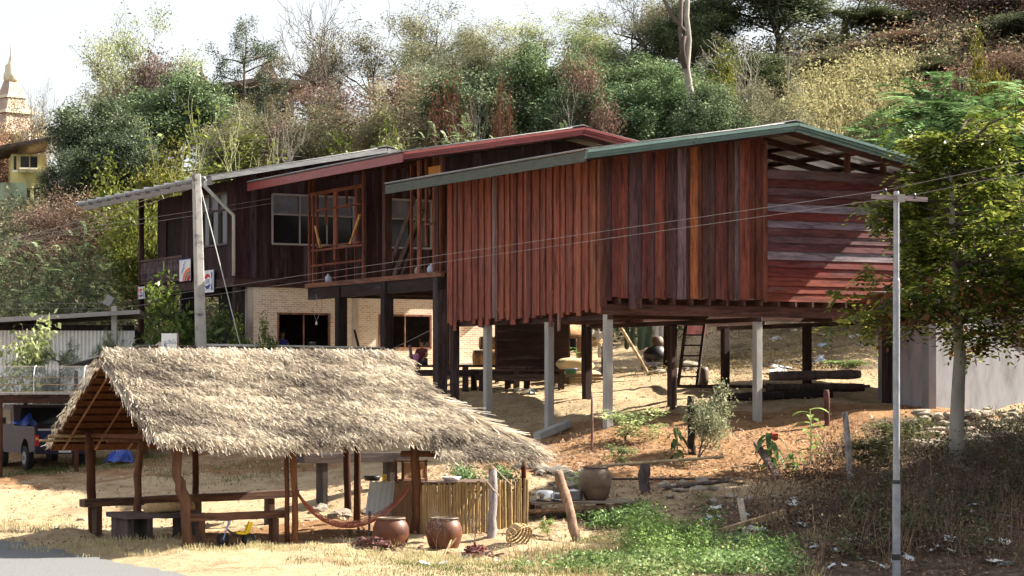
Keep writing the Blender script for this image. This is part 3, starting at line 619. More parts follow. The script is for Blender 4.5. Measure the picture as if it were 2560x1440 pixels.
# ------------------------------------------------------------------ thatched roadside shelter
H0 = P(470, 1367, 43.3); HZ = H0.z
T = thing('thatched_shelter', 'open roadside shelter with shaggy straw thatch roof on crooked wooden posts', 'shelter', (H0.x, H0.y, HZ), YAW)
RDG_Y, RDG_Z, SL = 2.66, 3.64 - HZ, .527
def sag(x): return -.13 * math.exp(-((x - 1.7) / 1.5) ** 2)
def fz(x, y): return RDG_Z - (RDG_Y - y) * SL + sag(x) * (RDG_Y - y) / 3.1
nr = np.random.default_rng(21)
def course(name, x0, x1, yv, zoff, n, parent, up=.2, slope=1, ln=(.26, .44), zf=None, bx=None, mat='thatch', wmul=1.0):
    """one row of straw lying down the slope from height line y=yv"""
    x = nr.uniform(x0, x1, n); y = yv + nr.normal(0, .05, n)
    if bx is not None: k = x < bx(y); x, y = x[k], y[k]; n = len(x)
    zf_ = zf or fz
    z = np.array([zf_(a, b_) for a, b_ in zip(x, y)]) + zoff + nr.uniform(0, .035, n)
    base = np.stack([x, y, z], 1)
    d = np.stack([nr.normal(0.0, .26, n), -np.ones(n) * slope, -SL * np.ones(n) + nr.normal(up * .45, .14, n)], 1)
    V, Qd = blades(base, d, nr.uniform(*ln, n), nr.uniform(.008, .019, n) * wmul, nr)
    patch = .5 + .5 * np.sin(x * 1.3 + yv * 1.7 + 1) * np.sin(x * .7 - yv * 2.3) + .25 * np.sin(x * 5.1 + yv * 9)
    tn = np.clip(nr.beta(2.2, 2, n) * .8 + (patch - .5) * .6 + .08, 0, 1)
    return obj(name, npmesh(name, V, Qd, tn), MT[mat], parent)
# front slope
NC = 11
mb = MB(); xs = np.linspace(-.55, 5.42, 18)
for a, b_ in zip(xs[:-1], xs[1:]):
    top = [(a, RDG_Y, fz(a, RDG_Y)), (b_, RDG_Y, fz(b_, RDG_Y)), (b_, -.32, fz(b_, -.32)), (a, -.32, fz(a, -.32))]
    mb.add(top + [(p[0], p[1], p[2] - .07) for p in top], [(0, 1, 2, 3), (7, 6, 5, 4), (0, 4, 5, 1), (2, 6, 7, 3), (1, 5, 6, 2), (3, 7, 4, 0)])
mb.build('front_slope', MT['thatchbed'], T)
for k in range(NC):
    yv = -.12 + k * (RDG_Y + .12) / (NC - .5)
    course('thatch_course', -.72, 5.55 - (0.12 * math.sin(k * 1.7)), yv, .015, 4200, T)
course('ridge_thatch', -.66, 5.45, RDG_Y + .04, .05, 2400, T, ln=(.25, .5))
course('ridge_thatch', -.66, 5.45, RDG_Y + .02, .06, 900, T, slope=-1, ln=(.2, .4))
course('thatch_fringe', -.72, 5.5, -.3, -.03, 900, T, ln=(.15, .3), up=-.4)
course('thatch_fringe', -.74, -.5, 1.2, -.02, 10, T)
for k in range(9): course('verge_straw', -.85, -.6, .0 + k * .3, -.02, 60, T, ln=(.15, .4), up=-.8)
for k in range(26):                            # loose straws and sticks lying on the roof
    x, y = nr.uniform(-.3, 5.2), nr.uniform(.2, 2.5); mb = MB(); a = Vector((x, y, fz(x, y) + .06)); q = nr.uniform(-.7, .7); L = nr.uniform(.3, .7)
    bq = Vector((x + q * L, y - L * .6, fz(x + q * L, y - L * .6) + .075)); mb.tube([a, bq], .008, 4); mb.build('loose_straw', MT['bamboo'], T, color=(1.25, 1.2, 1.1))
mb = MB(); mb.tube([(-.75, RDG_Y, RDG_Z - .06), (5.7, RDG_Y, RDG_Z - .06)], .04, 8); mb.build('ridge_pole', MT['bamboo'], T)
# back slope, seen from underneath at the open left end
zbk = lambda x, y: RDG_Z - (y - RDG_Y) * .53
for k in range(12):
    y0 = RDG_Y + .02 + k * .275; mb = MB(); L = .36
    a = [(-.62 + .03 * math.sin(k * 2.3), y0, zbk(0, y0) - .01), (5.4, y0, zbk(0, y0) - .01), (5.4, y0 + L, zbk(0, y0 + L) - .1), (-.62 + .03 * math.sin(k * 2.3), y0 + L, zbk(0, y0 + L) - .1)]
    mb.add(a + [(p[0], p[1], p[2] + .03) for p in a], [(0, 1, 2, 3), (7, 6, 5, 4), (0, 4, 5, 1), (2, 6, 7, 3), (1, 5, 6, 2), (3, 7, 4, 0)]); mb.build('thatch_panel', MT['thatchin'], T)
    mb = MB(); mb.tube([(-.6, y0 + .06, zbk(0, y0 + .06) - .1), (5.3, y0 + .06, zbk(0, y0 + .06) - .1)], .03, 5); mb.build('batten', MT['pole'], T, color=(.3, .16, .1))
def zb2(x, y): return zbk(x, y)
for k in range(11): course('back_straw', -.8, -.5, RDG_Y + .25 + k * .28, -.01, 55, T, slope=-1, ln=(.1, .28), zf=zb2, up=-.5, mat='thatch')
course('back_fringe', -.75, 5.3, RDG_Y + 3.25, -.03, 900, T, slope=-1, ln=(.12, .3), up=-.4, zf=zb2)
for x in (-.42, .25, .95, 1.7, 2.6, 3.5, 4.4, 5.2):
    mb = MB(); mb.tube([(x, RDG_Y, RDG_Z - .17), (x, 5.85, zbk(0, 5.85) - .19)], .02, 6); mb.build('rafter', MT['bamboo'], T, color=(.7, .42, .28))
    mb = MB(); mb.tube([(x, RDG_Y, RDG_Z - .1), (x, -.3, fz(x, -.3) - .11)], .02, 6); mb.build('rafter', MT['bamboo'], T, color=(.85, .55, .4))
for y, z, x0, x1, r in ((0, fz(0, 0) - .17, -.5, 5.2, .035), (5.3, zbk(0, 5.3) - .2, -.9, 5.6, .035), (5.55, zbk(0, 5.55) - .16, -1.0, 5.4, .025)):
    mb = MB(); mb.tube([(x0, y, z), (x1, y, z)], r, 7); mb.build('eave_pole', MT['bamboo'], T)
# extension over the kitchen corner, lower and darker
EXT = lambda x, y: fz(x, y) - .17
bxe = lambda y: 6.8 - np.clip((y + .45) / 1.95, 0, 1) * 1.6
for k in range(7):
    yv = -.5 + k * .3; course('kitchen_thatch', 4.75 if k < 4 else 5.35, 7.2, yv, .0, 2600, T, zf=EXT, bx=bxe, ln=(.25, .5), up=.2)
course('kitchen_fringe', 4.8, 7.05, -.66, -.04, 500, T, zf=EXT, ln=(.15, .28), up=-.3)
mb = MB(); a = [(4.85, -.6), (7.0, -.6), (5.5, 1.5), (4.85, 1.5)]
mb.prism([(x, y, EXT(x, y) - .02) for x, y in a], (0, 0, -.06)); mb.build('kitchen_roof_bed', MT['thatchbed'], T)
V = []; nb_ = 420; tt = nr.uniform(0, 1, nb_); hx = 6.85 - 1.35 * tt; hy = -.5 + 2.0 * tt
base = np.stack([hx, hy, np.array([EXT(a_, b_) for a_, b_ in zip(hx, hy)]) + .05 + nr.uniform(0, .05, nb_)], 1)
Vh, Qh = blades(base, np.stack([.5 + nr.normal(0, .25, nb_), -.5 + nr.normal(0, .25, nb_), -.34 + nr.normal(0, .12, nb_)], 1), nr.uniform(.3, .7, nb_), nr.uniform(.012, .028, nb_), nr)
obj('hip_straw', npmesh('hip_straw', Vh, Qh, nr.uniform(.4, 1, nb_)), MT['thatch'], T)
for (a_, b_) in (((5.0, -.35), (7.3, -.4)), ((5.4, 1.3), (7.2, -.5)), ((4.6, .7), (6.3, .7))):
    mb = MB(); mb.tube([(a_[0], a_[1], EXT(*a_) - .11), (b_[0], b_[1], EXT(*b_) - .11)], .025, 6); mb.build('eave_pole', MT['bamboo'], T)
# crooked posts
def crook(name, pts, r, parent, col=(1, 1, 1), root=T, mat='pole', n=9):
    mb = MB(); P2 = [Vector(p) for p in pts]; Q2 = []; R2 = []
    for i in range(len(P2) - 1):
        for k in range(4):
            p = P2[i].lerp(P2[i + 1], k / 4); Q2.append(p + Vector((nr.normal(0, r * .13), nr.normal(0, r * .13), 0))); R2.append(r * nr.uniform(.88, 1.1))
    Q2.append(P2[-1]); R2.append(r * .9); mb.tube(Q2, R2, n); return mb.build(name, MT[mat], parent, smooth=True, color=col)
def lg(x, y):                                  # local ground height under the shelter
    p = Matrix.Rotation(YAW, 3, 'Z') @ Vector((x, y, 0)) + H0; return groundz(p.x, p.y) - HZ - .12
crook('post', [(.0, 0, lg(0, 0)), (-.05, 0, .75), (-.19, .02, 1.3), (-.24, .0, fz(0, 0) - .05)], .098, T, (1.0, .85, .8))
crook('post', [(2.1, 0, lg(2.1, 0)), (2.09, 0, .9), (2.04, 0, fz(2, 0) - .06)], .06, T, (1.25, .85, .6)); crook('post', [(1.98, .1, lg(2, .1)), (1.97, .1, fz(2, 0) - .06)], .045, T, (.8, .55, .45))
crook('post', [(4.55, 0, lg(4.55, 0)), (4.6, 0, 1.0), (4.53, 0, fz(4.5, 0) - .06)], .085, T, (.9, .65, .5))
crook('post', [(0.02, RDG_Y, lg(0, RDG_Y)), (.0, RDG_Y, 1.2), (.1, RDG_Y, 2.0), (.06, RDG_Y, RDG_Z - .08)], .075, T, (1.0, .75, .62))
crook('post', [(.02, 5.3, lg(0, 5.3)), (-.02, 5.3, 1.2), (-.08, 5.3, zbk(0, 5.3) - .1)], .095, T, (.75, .5, .42))
crook('post', [(2.2, 5.3, lg(2.2, 5.3)), (2.2, 5.3, zbk(0, 5.3) - .1)], .065, T, (.6, .4, .33)); crook('post', [(5.6, 5.3, lg(5.6, 5.3)), (5.6, 5.3, zbk(0, 5.3) - .1)], .08, T, (.4, .28, .25))
crook('post', [(6.95, .05, lg(6.95, .05)), (6.95, .05, EXT(6.95, 0) - .1)], .05, T, (.7, .35, .25)); crook('post', [(4.6, RDG_Y, lg(4.6, RDG_Y)), (4.6, RDG_Y, RDG_Z - .1)], .07, T, (.6, .45, .4))
mb = MB(); mb.tube([(-.6, RDG_Y, 1.86), (1.6, RDG_Y, 1.84)], .04, 7); mb.build('tie_beam', MT['pole'], T, color=(1.1, .8, .7))
mb = MB(); mb.tube([(-.05, 0, 1.95), (-.02, 5.4, 1.92)], .045, 7); mb.build('tie_beam', MT['pole'], T, color=(1.0, .6, .45))
mb = MB(); mb.tube([(4.3, .02, 1.62), (5.1, .06, 1.6)], .06, 7); mb.build('bracket', MT['pole'], T, color=(1, .75, .6))
def bench(name, label, x0, x1, y, z, wd, th, legs, col, yb=None):
    o = thing(name, label, 'bench', tuple(T.location + Matrix.Rotation(YAW, 3, 'Z') @ Vector((x0, y, 0))), YAW)
    L = x1 - x0; mb = MB(); n = 9; z1 = z if yb is None else yb
    pr = [(-wd / 2, -th / 2), (wd / 2, -th / 2), (wd / 2, th / 2), (-wd / 2, th / 2)]
    V = []
    for i in range(n):
        f_ = i / (n - 1); jj = nr.uniform(-.012, .012); zz = z + (z1 - z) * f_ + nr.uniform(-.008, .008)
        V += [(L * f_, a + jj, zz + b_) for a, b_ in pr]
    F = [(0, 1, 2, 3), tuple(reversed([4 * (n - 1) + k for k in range(4)]))] + [(4 * i + k, 4 * i + 4 + k, 4 * i + 4 + (k + 1) % 4, 4 * i + (k + 1) % 4) for i in range(n - 1) for k in range(4)]
    mb.add(V, F); mb.build('seat', MT['plank_h'], o, color=col)
    for lx in legs:
        g = lg(x0 + lx, y); mb = MB(); mb.prism([(lx - .06, -wd * .4, g - .05), (lx + .06, -wd * .4, g - .05), (lx + .055, wd * .4, g - .05), (lx - .055, wd * .4, g - .05)], (0, 0, z + (z1 - z) * lx / L - th / 2 - g + .05)); mb.build('leg', MT['plank_v'], o, color=tuple(c * .8 for c in col))
    return o
bench('long_bench', 'long thick plank bench at the back of the thatched shelter', -.3, 4.3, 5.0, .58, .36, .15, (.3, 2.4, 4.0), (.1, .055, .038), .68)
bench('plank_bench', 'narrow plank bench between the two front posts of the shelter', .12, 2.05, .35, .5, .26, .13, (.25, 1.7), (.12, .06, .038), .52)
bench('low_platform', 'wide low sitting platform inside the shelter, rolled mat lying on it', -.55, 1.0, 2.3, .47, 1.15, .09, (.12, .5, 1.35), (.09, .065, .06))
bench('log_bench', 'heavy split log bench just behind the shelter', 5.1, 7.6, 6.6, 1.35, .45, .2, (.5, 2.1), (.06, .045, .042))
mt = MB(); mt.tube([(-.1, 1.9, .61), (.95, 2.25, .61)], .095, 12); o = mt.build('rolled_mat', MT['straw'], smooth=True)
o.location = T.location; o.rotation_euler = T.rotation_euler; tag(o, 'rolled straw mat lying on the low platform in the shelter', 'mat')
# bamboo kitchen enclosure
K = thing('bamboo_screen', 'screen of upright split bamboo around the kitchen corner of the shelter', 'screen', tuple(T.location + Matrix.Rotation(YAW, 3, 'Z') @ Vector((4.7, -.08, 0))), YAW)
x = 0; i = 0
while x < 2.3:
    r = nr.uniform(.022, .034); gz = lg(4.7 + x, -.08); top = 1.03 + .06 * x / 2.3 + nr.uniform(-.03, .03)
    mb = MB(); pts = []; rad = []; zz = gz; lean = nr.normal(0, .015)
    while zz < top:
        pts += [(x + lean * zz, 0, zz), (x + lean * (zz + .02), 0, min(zz + .02, top))]; rad += [r * 1.12, r]; zz += nr.uniform(.2, .32)
    pts.append((x + lean * top, 0, top)); rad.append(r); mb.tube(pts, rad, 6)
    kk = nr.uniform(.75, 1.2); mb.build('bamboo_slat', MT['bamboo'], K, color=(kk, kk * .97, kk * .85)); x += r * 2.05 + (nr.uniform(.0, .02) if nr.random() < .4 else 0)
y = .05
while y < 1.7:
    r = nr.uniform(.025, .036); mb = MB(); gz = lg(4.7, y); mb.tube([(-.02, y, gz), (-.02, y, .5), (-.02, y, 1.05 + nr.uniform(-.03, .03))], r, 6)
    mb.build('bamboo_slat', MT['bamboo'], K, color=(.85, .6, .42)); y += r * 2.1
for zz in (.3, .85):
    mb = MB(); mb.tube([(0, .05, zz), (2.3, .05, zz + .05)], .022, 6); mb.build('cross_rail', MT['bamboo'], K, color=(.7, .6, .5))
mb = MB(); mb.b2((.02, .08, 1.0), (2.25, 1.6, 1.05)); mb.build('counter_top', MT['plank_h'], K, color=(.12, .08, .06))
def onT(name, label, cat, lx, ly, lz, rz=0.0): return thing(name, label, cat, tuple(T.location + Matrix.Rotation(YAW, 3, 'Z') @ Vector((lx, ly, lz))), YAW + rz)
c = onT('food_cabinet', 'small wooden food safe with mesh sides on the bamboo kitchen counter', 'cabinet', 4.75, .9, 1.05)
for xx in (0, .5):
    for yy in (0, .3):
        mb = MB(); mb.b2((xx - .02, yy - .02, 0), (xx + .02, yy + .02, .42)); mb.build('leg', MT['plank_v'], c, color=(.16, .07, .04))
for zz in (.03, .4):
    mb = MB(); mb.b2((-.03, -.03, zz - .015), (.53, .33, zz + .015)); mb.build('shelf', MT['plank_h'], c, color=(.2, .1, .06))
mb = MB(); mb.b2((.03, -.01, .06), (.47, .0, .37)); mb.build('mesh_panel', MT['paint'], c, color=(.5, .28, .16))
for nm, lab, xx, yy, prof, mt_, col in (('tin_can', 'yellow tin on the counter beside the food safe', 4.55, 1.3, [(0, 0), (.045, 0), (.045, .13), (0, .13)], 'paint', (.75, .5, .08)),
                                 ('saucepan', 'dark round pan on the left end of the kitchen counter', 4.5, 1.75, [(0, 0), (.14, 0), (.17, .09), (.15, .1), (0, .06)], 'blacktin', None),
                                 ('enamel_bowl', 'white enamel bowl on the counter right of the food safe', 5.7, .7, [(0, 0), (.12, 0), (.2, .09), (.19, .09), (0, .03)], 'white', None)):
    mb = MB(); mb.lathe(prof, (0, 0, 0), 16); o = mb.build(nm, MT[mt_], smooth=True, color=col); o.location = T.location + Matrix.Rotation(YAW, 3, 'Z') @ Vector((xx, yy, 1.05)); tag(o, lab, cat=nm.split('_')[-1])
# water jars
def jar(label, base, hgt, rad, mat, grp=None):
    o = thing('water_jar', label, 'jar', tuple(base), nr.uniform(0, 6)); mb = MB()
    pr = [(0, .0), (.62, .0), (.7, .06), (.9, .3), (1.0, .55), (.97, .72), (.86, .86), (.74, .935), (.735, .95)]
    mb.lathe([(r * rad, z * hgt) for r, z in pr], (0, 0, 0), 28, False); mb.build('body', MT[mat], o, smooth=True)
    mb = MB(); mb.lathe([(r * rad, z * hgt) for r, z in ((.73, .935), (.8, .95), (.82, .975), (.78, 1.0), (.68, 1.0), (.66, .9), (.85, .6), (.5, .2), (0, .2))], (0, 0, 0), 28, False); mb.build('rim', MT['clay2'], o, smooth=True)
jar('squat brown glazed water jar beside the hammock end, left one of the pair', gp(977, 43.5) + Vector((0, 0, -.03)), .66, .335, 'clay')
jar('squat brown glazed water jar in front of the bamboo screen, right one of the pair', gp(1110, 43.7) + Vector((0, 0, -.03)), .65, .335, 'clay')
# wash-up table with pots
tz = 3 - (1252 - 970) / FPX * 48.0; tp = P(1330, 1256, 47.6)
W = thing('plank_table', 'rough low plank table carrying a water jar and cooking pots', 'table', (tp.x, tp.y, groundz(tp.x, tp.y)), math.radians(10))
tzl = tz - W.location.z
for k in range(4):
    mb = MB(); mb.beam((-.05 + nr.uniform(-.1, .05), .12 + k * .24, tzl - .03 + nr.uniform(-.01, .01)), (2.15 + nr.uniform(-.1, .15), .12 + k * .24, tzl - .02), .22, .045); mb.build('plank', MT['plank_h'], W, color=(.24, .19, .155))
for lx, ly in ((.15, .1), (1.5, .1), (.15, .8), (1.55, .8)):
    mb = MB(); mb.tube([(lx, ly, -.45), (lx, ly, tzl - .08)], .085 if lx > 1 else .06, 8); mb.build('leg', MT['wood'], W, color=(.16, .09, .07))
mb = MB(); mb.tube([(-.1, .05, tzl - .2), (2.2, .1, tzl - .09)], .045, 7); mb.build('cross_rail', MT['wood'], W, color=(.26, .16, .1))
def onW(lx, ly, dz=0): return W.location + Matrix.Rotation(math.radians(10), 3, 'Z') @ Vector((lx, ly, tzl + dz))
jar('dull brown water jar standing on the plank table', onW(1.4, .5, .0), .68, .325, 'clay2')
for nm, lab, lx, ly, pr, mt_ in (('cooking_pot', 'upturned shiny aluminium pot at the left end of the plank table', .33, .3, [(.0, 0), (.19, 0), (.2, .05), (.19, .17), (.14, .21), (0, .22)], 'alu'),
                                 ('cooking_pot', 'two-handled steel pot beside the water jar on the table', .95, .55, [(0, 0), (.17, 0), (.185, .03), (.185, .17), (.2, .18), (.2, .19), (.06, .21), (0, .23)], 'alu'),
                                 ('wash_basin', 'wide pale wash basin on the plank table between the pots', .62, .6, [(0, .0), (.2, .0), (.3, .13), (.31, .135), (.28, .13), (0, .02)], 'white'),
                                 ('tin_plate', 'small tin plate at the front edge of the plank table', .62, .18, [(0, 0), (.1, 0), (.15, .03), (.14, .035), (0, .012)], 'alu')):
    mb = MB(); mb.lathe(pr, (0, 0, 0), 22); o = mb.build(nm, MT[mt_], smooth=True); o.location = onW(lx, ly, .005); tag(o, lab, nm.split('_')[1])
# hammock
HA = wloc(T, P(745, 1215, 44.6)); 
a0 = Vector((2.12, .08, 1.05)); a1 = Vector((4.5, .12, 1.0)); o = onT('hammock', 'reddish string hammock slung between two posts of the shelter', 'hammock', 0, 0, 0)
mb = MB(); NU, NVv = 40, 9; grid = []
for i in range(NU + 1):
    f_ = i / NU; c = a0.lerp(a1, f_); s_ = 4 * f_ * (1 - f_); c = c + Vector((0, 0, -.78 * s_ ** .8 * (1 - .25 * (f_ - .5))))
    wv = .04 + .3 * math.sin(math.pi * f_) ** .8
    grid.append([c + Vector((0, wv * (j / NVv - .5) * 1.2, .28 * wv * abs(2 * j / NVv - 1) ** 2)) for j in range(NVv + 1)])
for j in range(NVv + 1): mb.tube([grid[i][j] for i in range(NU + 1)], .008, 3, False)
for i in range(2, NU - 1):
    mb.tube(grid[i], .006, 3, False); mb.tube([grid[i + (j % 2) * (1 if i < NU - 2 else 0)][j] for j in range(NVv + 1)], .006, 3, False)
mb.build('net', MT['paint'], o, color=(.34, .11, .075))
mb = MB(); mb.tube([a0, a0 + Vector((-.02, 0, .12))], .012, 5); mb.tube([a1, a1 + Vector((.06, -.02, .12))], .012, 5); mb.build('rope', MT['paint'], o, color=(.3, .15, .1))
# grey tin sheet leaning on the screen
mb = MB(); n = 40; xs = np.linspace(0, .52, n); V = []
R_ = 1.0
for zz, yy in ((0.42, -.12), (1.06, .16)):
    V += [(x_ + (zz - .4) * .28, yy, zz + .012 * math.sin(x_ * 60)) for x_ in xs]
V += [(a, b_ + .012, c_) for a, b_, c_ in V]
mb.add(V, [(i, i + 1, n + i + 1, n + i) for i in range(n - 1)] + [(2 * n + i, 3 * n + i, 3 * n + i + 1, 2 * n + i + 1) for i in range(n - 1)])
o = mb.build('tin_sheet', MT['whitetin']); o.location = T.location + Matrix.Rotation(YAW, 3, 'Z') @ Vector((3.95, 1.0, 0)); o.rotation_euler = (0, 0, YAW - .15); o.color = (.5, .6, .55, 1)
tag(o, 'grey-green tin sheet propped at the left end of the bamboo screen', 'sheet')
mb = MB(); mb.tube([(.05, -.2, -.15), (.1, -.12, .5)], .025, 6); mb.tube([(.5, -.2, -.15), (.52, -.12, .5)], .025, 6); s_ = mb.build('trestle', MT['wood'], None, color=(.2, .15, .12)); s_.parent = o
# toy tricycle under the shelter
tq = gp(585, 43.9); Y_ = thing('toy_tricycle', 'childs tricycle with yellow seat and blue handlebars under the shelter', 'tricycle', (tq.x, tq.y, groundz(tq.x, tq.y)), math.radians(12))
def wheel(cx, cy, r, w_, rim=True):
    mb = MB(); mb.tube([(cx, cy - w_ / 2, r), (cx, cy - w_ / 6, r), (cx, cy + w_ / 6, r), (cx, cy + w_ / 2, r)], [r * .9, r, r, r * .9], 18); o_ = mb.build('wheel', MT['rubber'], Y_, smooth=False)
    mb = MB(); mb.tube([(cx, cy - w_ / 2 - .008, r), (cx, cy + w_ / 2 + .008, r)], r * .45, 12); mb.build('hub', MT['paint'], o_, color=(.05, .05, .06))
wheel(-.2, 0, .12, .05); wheel(.27, -.15, .115, .07); wheel(.27, .15, .115, .07)
mb = MB(); mb.tube([(-.12, 0, .3), (.0, 0, .2), (.27, 0, .14)], .018, 7); mb.tube([(.27, -.15, .12), (.27, .15, .12)], .012, 6); mb.build('frame', MT['paint'], Y_, color=(.06, .05, .07))
mb = MB(); mb.tube([(-.2, -.04, .12), (-.12, -.04, .36), (-.08, -.15, .45)], .012, 6); mb.tube([(-.2, .04, .12), (-.12, .04, .36), (-.08, .15, .45)], .012, 6); mb.tube([(-.14, -.05, .34), (-.14, .05, .34)], .012, 6); mb.build('handlebar', MT['paint'], Y_, color=(.3, .4, .75))
mb = MB(); mb.prism([(.04, -.12, .22), (.26, -.12, .2), (.34, -.12, .42), (.27, -.12, .44), (.2, -.12, .26), (.04, -.12, .26)], (0, .24, 0)); mb.build('seat', MT['paint'], Y_, color=(.72, .5, .02))
# posts, basket, piles in front
def polething(name, label, cat, p0, p1, r, col, mat='wood', r1=None):
    p0 = Vector(p0); p1 = Vector(p1); o = thing(name, label, cat, tuple(p0)); crook('shaft', [(0, 0, -.15), (p1 - p0) * .5, p1 - p0], r, o, col, mat=mat); return o
q = polething('fence_post', 'weathered grey post with a tipped log cap before the bamboo screen', 'post', gp(1228, 44.6), P(1232, 1172, 44.9), .085, (.24, .21, .21))
mb = MB(); tp_ = wloc(q, P(1232, 1165, 44.9)); mb.prism([tp_ + Vector(v_) for v_ in ((-.2, -.06, -.05), (-.12, -.06, .02), (.1, -.06, .07), (.12, -.06, .03), (-.14, -.06, -.09))], (0, .16, 0)); mb.build('cap', MT['wood'], q, color=(.4, .29, .17))
for (a_, b_) in (((1215, 1150), (1285, 1218)), ((1205, 1190), (1248, 1240))):
    mb = MB(); mb.tube([wloc(q, P(a_[0], a_[1], 44.7)), wloc(q, P(b_[0], b_[1], 44.7))], .012, 5); mb.build('stick', MT['wood'], q, color=(.4, .3, .22))
polething('leaning_post', 'thick bare post leaning against the plank table', 'post', gp(1447, 45.2), P(1397, 1182, 46.2), .095, (.26, .16, .105))
bk = gp(1303, 43.9); o = thing('woven_basket', 'overturned round woven basket in the grass below the screen', 'basket', (bk.x, bk.y, groundz(bk.x, bk.y) + .16), .4)
mb = MB()
for k in range(9):
    th_ = k / 8 * math.pi / 2 * 1.05; mb.lathe([(.24 * math.cos(th_) + .012, .3 * math.sin(th_) - .012), (.24 * math.cos(th_) + .012, .3 * math.sin(th_) + .02), (.24 * math.cos(th_) - .01, .3 * math.sin(th_) + .02)], (0, 0, 0), 20, False)
s_ = mb.build('weave', MT['straw'], o); s_.rotation_euler = (-.9, -.6, 0)
mb = MB()
for k in range(14):
    a_ = k / 14 * 6.283; mb.tube([(.255 * math.cos(a_) * math.cos(t_), .255 * math.sin(a_) * math.cos(t_), .31 * math.sin(t_)) for t_ in np.linspace(0, 1.5, 7)], .012, 4)
s_ = mb.build('ribs', MT['straw'], o); s_.rotation_euler = (-.9, -.6, 0)
def pile(name, label, u, Y, wd, n, L, col, seed, sticks=True):
    r_ = np.random.default_rng(seed); b_ = gp(u, Y); o = thing(name, label, 'firewood', (b_.x, b_.y, groundz(b_.x, b_.y)))
    for k in range(n):
        x_, y_ = r_.normal(0, wd / 2.4), r_.normal(0, .14); z_ = max(.02, .22 * (1 - abs(x_) / wd) * r_.uniform(.1, 1)); a_ = r_.uniform(0, 3.14); l_ = r_.uniform(.35, 1) * L
        mb = MB(); d_ = Vector((math.cos(a_), math.sin(a_) * .6, r_.uniform(-.35, .35))) * l_ / 2; mb.beam(Vector((x_, y_, z_)) - d_, Vector((x_, y_, z_)) + d_, r_.uniform(.03, .07), r_.uniform(.015, .05)); kk = r_.uniform(.6, 1.5); mb.build('stick', MT['wood'], o, color=tuple(c * kk for c in col))
pile('firewood_pile', 'heap of dark split firewood at the foot of the left water jar', 935, 42.9, .6, 60, .32, (.15, .07, .065), 3)
pile('firewood_pile', 'heap of reddish split firewood in front of the bamboo screen', 1192, 42.9, .36, 50, .3, (.19, .075, .065), 4)
for i, (a_, b_, Y, lab) in enumerate((((1000, 1385), (1100, 1392), 42.6, 'thin pale stick lying beside the left firewood heap'), ((1085, 1418), (1140, 1345), 42.6, 'bamboo stick leaning on the right water jar'), ((1105, 1400), (1128, 1350), 42.5, 'short bamboo stick crossing another in front of the right water jar'))):
    pa, pb = P(*a_, Y), P(*b_, Y + .3); mb = MB(); mb.tube([(0, 0, 0), tuple(pb - pa)], .018, 6); o = mb.build('bamboo_stick', MT['bamboo']); o.location = pa; o.color = (1.2, 1.2, 1.1, 1); tag(o, lab, 'stick')
# ------------------------------------------------------------------ trees and shrubs
def rotax(v, ax, a): return Matrix.Rotation(a, 3, ax) @ v
def grow(seed, H, nbr, spread=.8, ratio=.62, frac=.35, r0=.14, up=.06, wig=.16, first=None, minr=.006, lean=(0, 0)):
    r = random.Random(seed); segs = []; tips = []; lv = len(nbr)
    def br(p, d, L, rad, lev):
        n = 5 if lev == 0 else 3; pts = [p.copy()]; rr_ = [rad]
        for i in range(n):
            d = (d + Vector((r.gauss(0, wig), r.gauss(0, wig), r.gauss(0, wig) + up))).normalized(); p = p + d * (L / n)
            pts.append(p.copy()); rr_.append(max(minr, rad * (1 - (i + 1) / n * .6)))
        segs.append((pts, rr_, lev))
        if lev == lv: tips.append(pts); return
        az = r.uniform(0, 6.28)
        for j in range(nbr[lev]):
            t_ = r.uniform(frac if lev == 0 else .3, 1.0) if j else 1.0
            k = t_ * n; i = min(int(k), n - 1); b_ = pts[i].lerp(pts[i + 1], k - i); az += 2.4 + r.uniform(-.4, .4)
            ax = d.cross(Vector((.3, .2, 1))); ax = ax.normalized() if ax.length > .05 else Vector((1, 0, 0))
            nd = rotax(rotax(d, ax, spread * r.uniform(.55, 1.25)), d, az)
            br(b_, nd, L * ratio * r.uniform(.75, 1.2), max(minr, rr_[i] * .6), lev + 1)
    L0 = H * (first or .5)
    br(Vector((0, 0, -.3)), Vector((lean[0], lean[1], 1)).normalized(), L0, r0, 0)
    return segs, tips
def trunkmesh(segs, name, maxlev=9):
    mb = MB()
    for pts, rad, lev in segs:
        if lev <= maxlev: mb.tube(pts, rad, 7 if lev == 0 else (5 if lev == 1 else 3), lev == 0)
    me = mb.mesh(name, True); return me
def crownmesh(name, tips, per, L, W, sig, seed, droop=.25, flat=.6, L2=None):
    r = np.random.default_rng(seed); C = []
    for pts in tips:
        a = np.array([tuple(p) for p in pts]); t_ = r.uniform(.15, 1.0, per) * (len(a) - 1); i = np.minimum(t_.astype(int), len(a) - 2); f_ = (t_ - i)[:, None]
        C.append(a[i] * (1 - f_) + a[i + 1] * f_)
    C = np.concatenate(C); n = len(C); C = C + r.normal(0, sig, (n, 3)) * np.array([1, 1, .75])
    d = r.normal(0, 1, (n, 3)); d[:, 2] = d[:, 2] * .5 - droop; nr_ = r.normal(0, 1, (n, 3)) * (1 - flat) + np.array([0, 0, flat])
    V, Qd = leafquads(C, d, nr_, r.lognormal(0, .35, n) * L, r.lognormal(0, .3, n) * W)
    cl = np.repeat(r.uniform(0, 1, len(tips)), per)
    return npmesh(name, V, Qd, np.clip(cl * .42 + r.beta(1.4, 2, n) * .62, 0, 1))
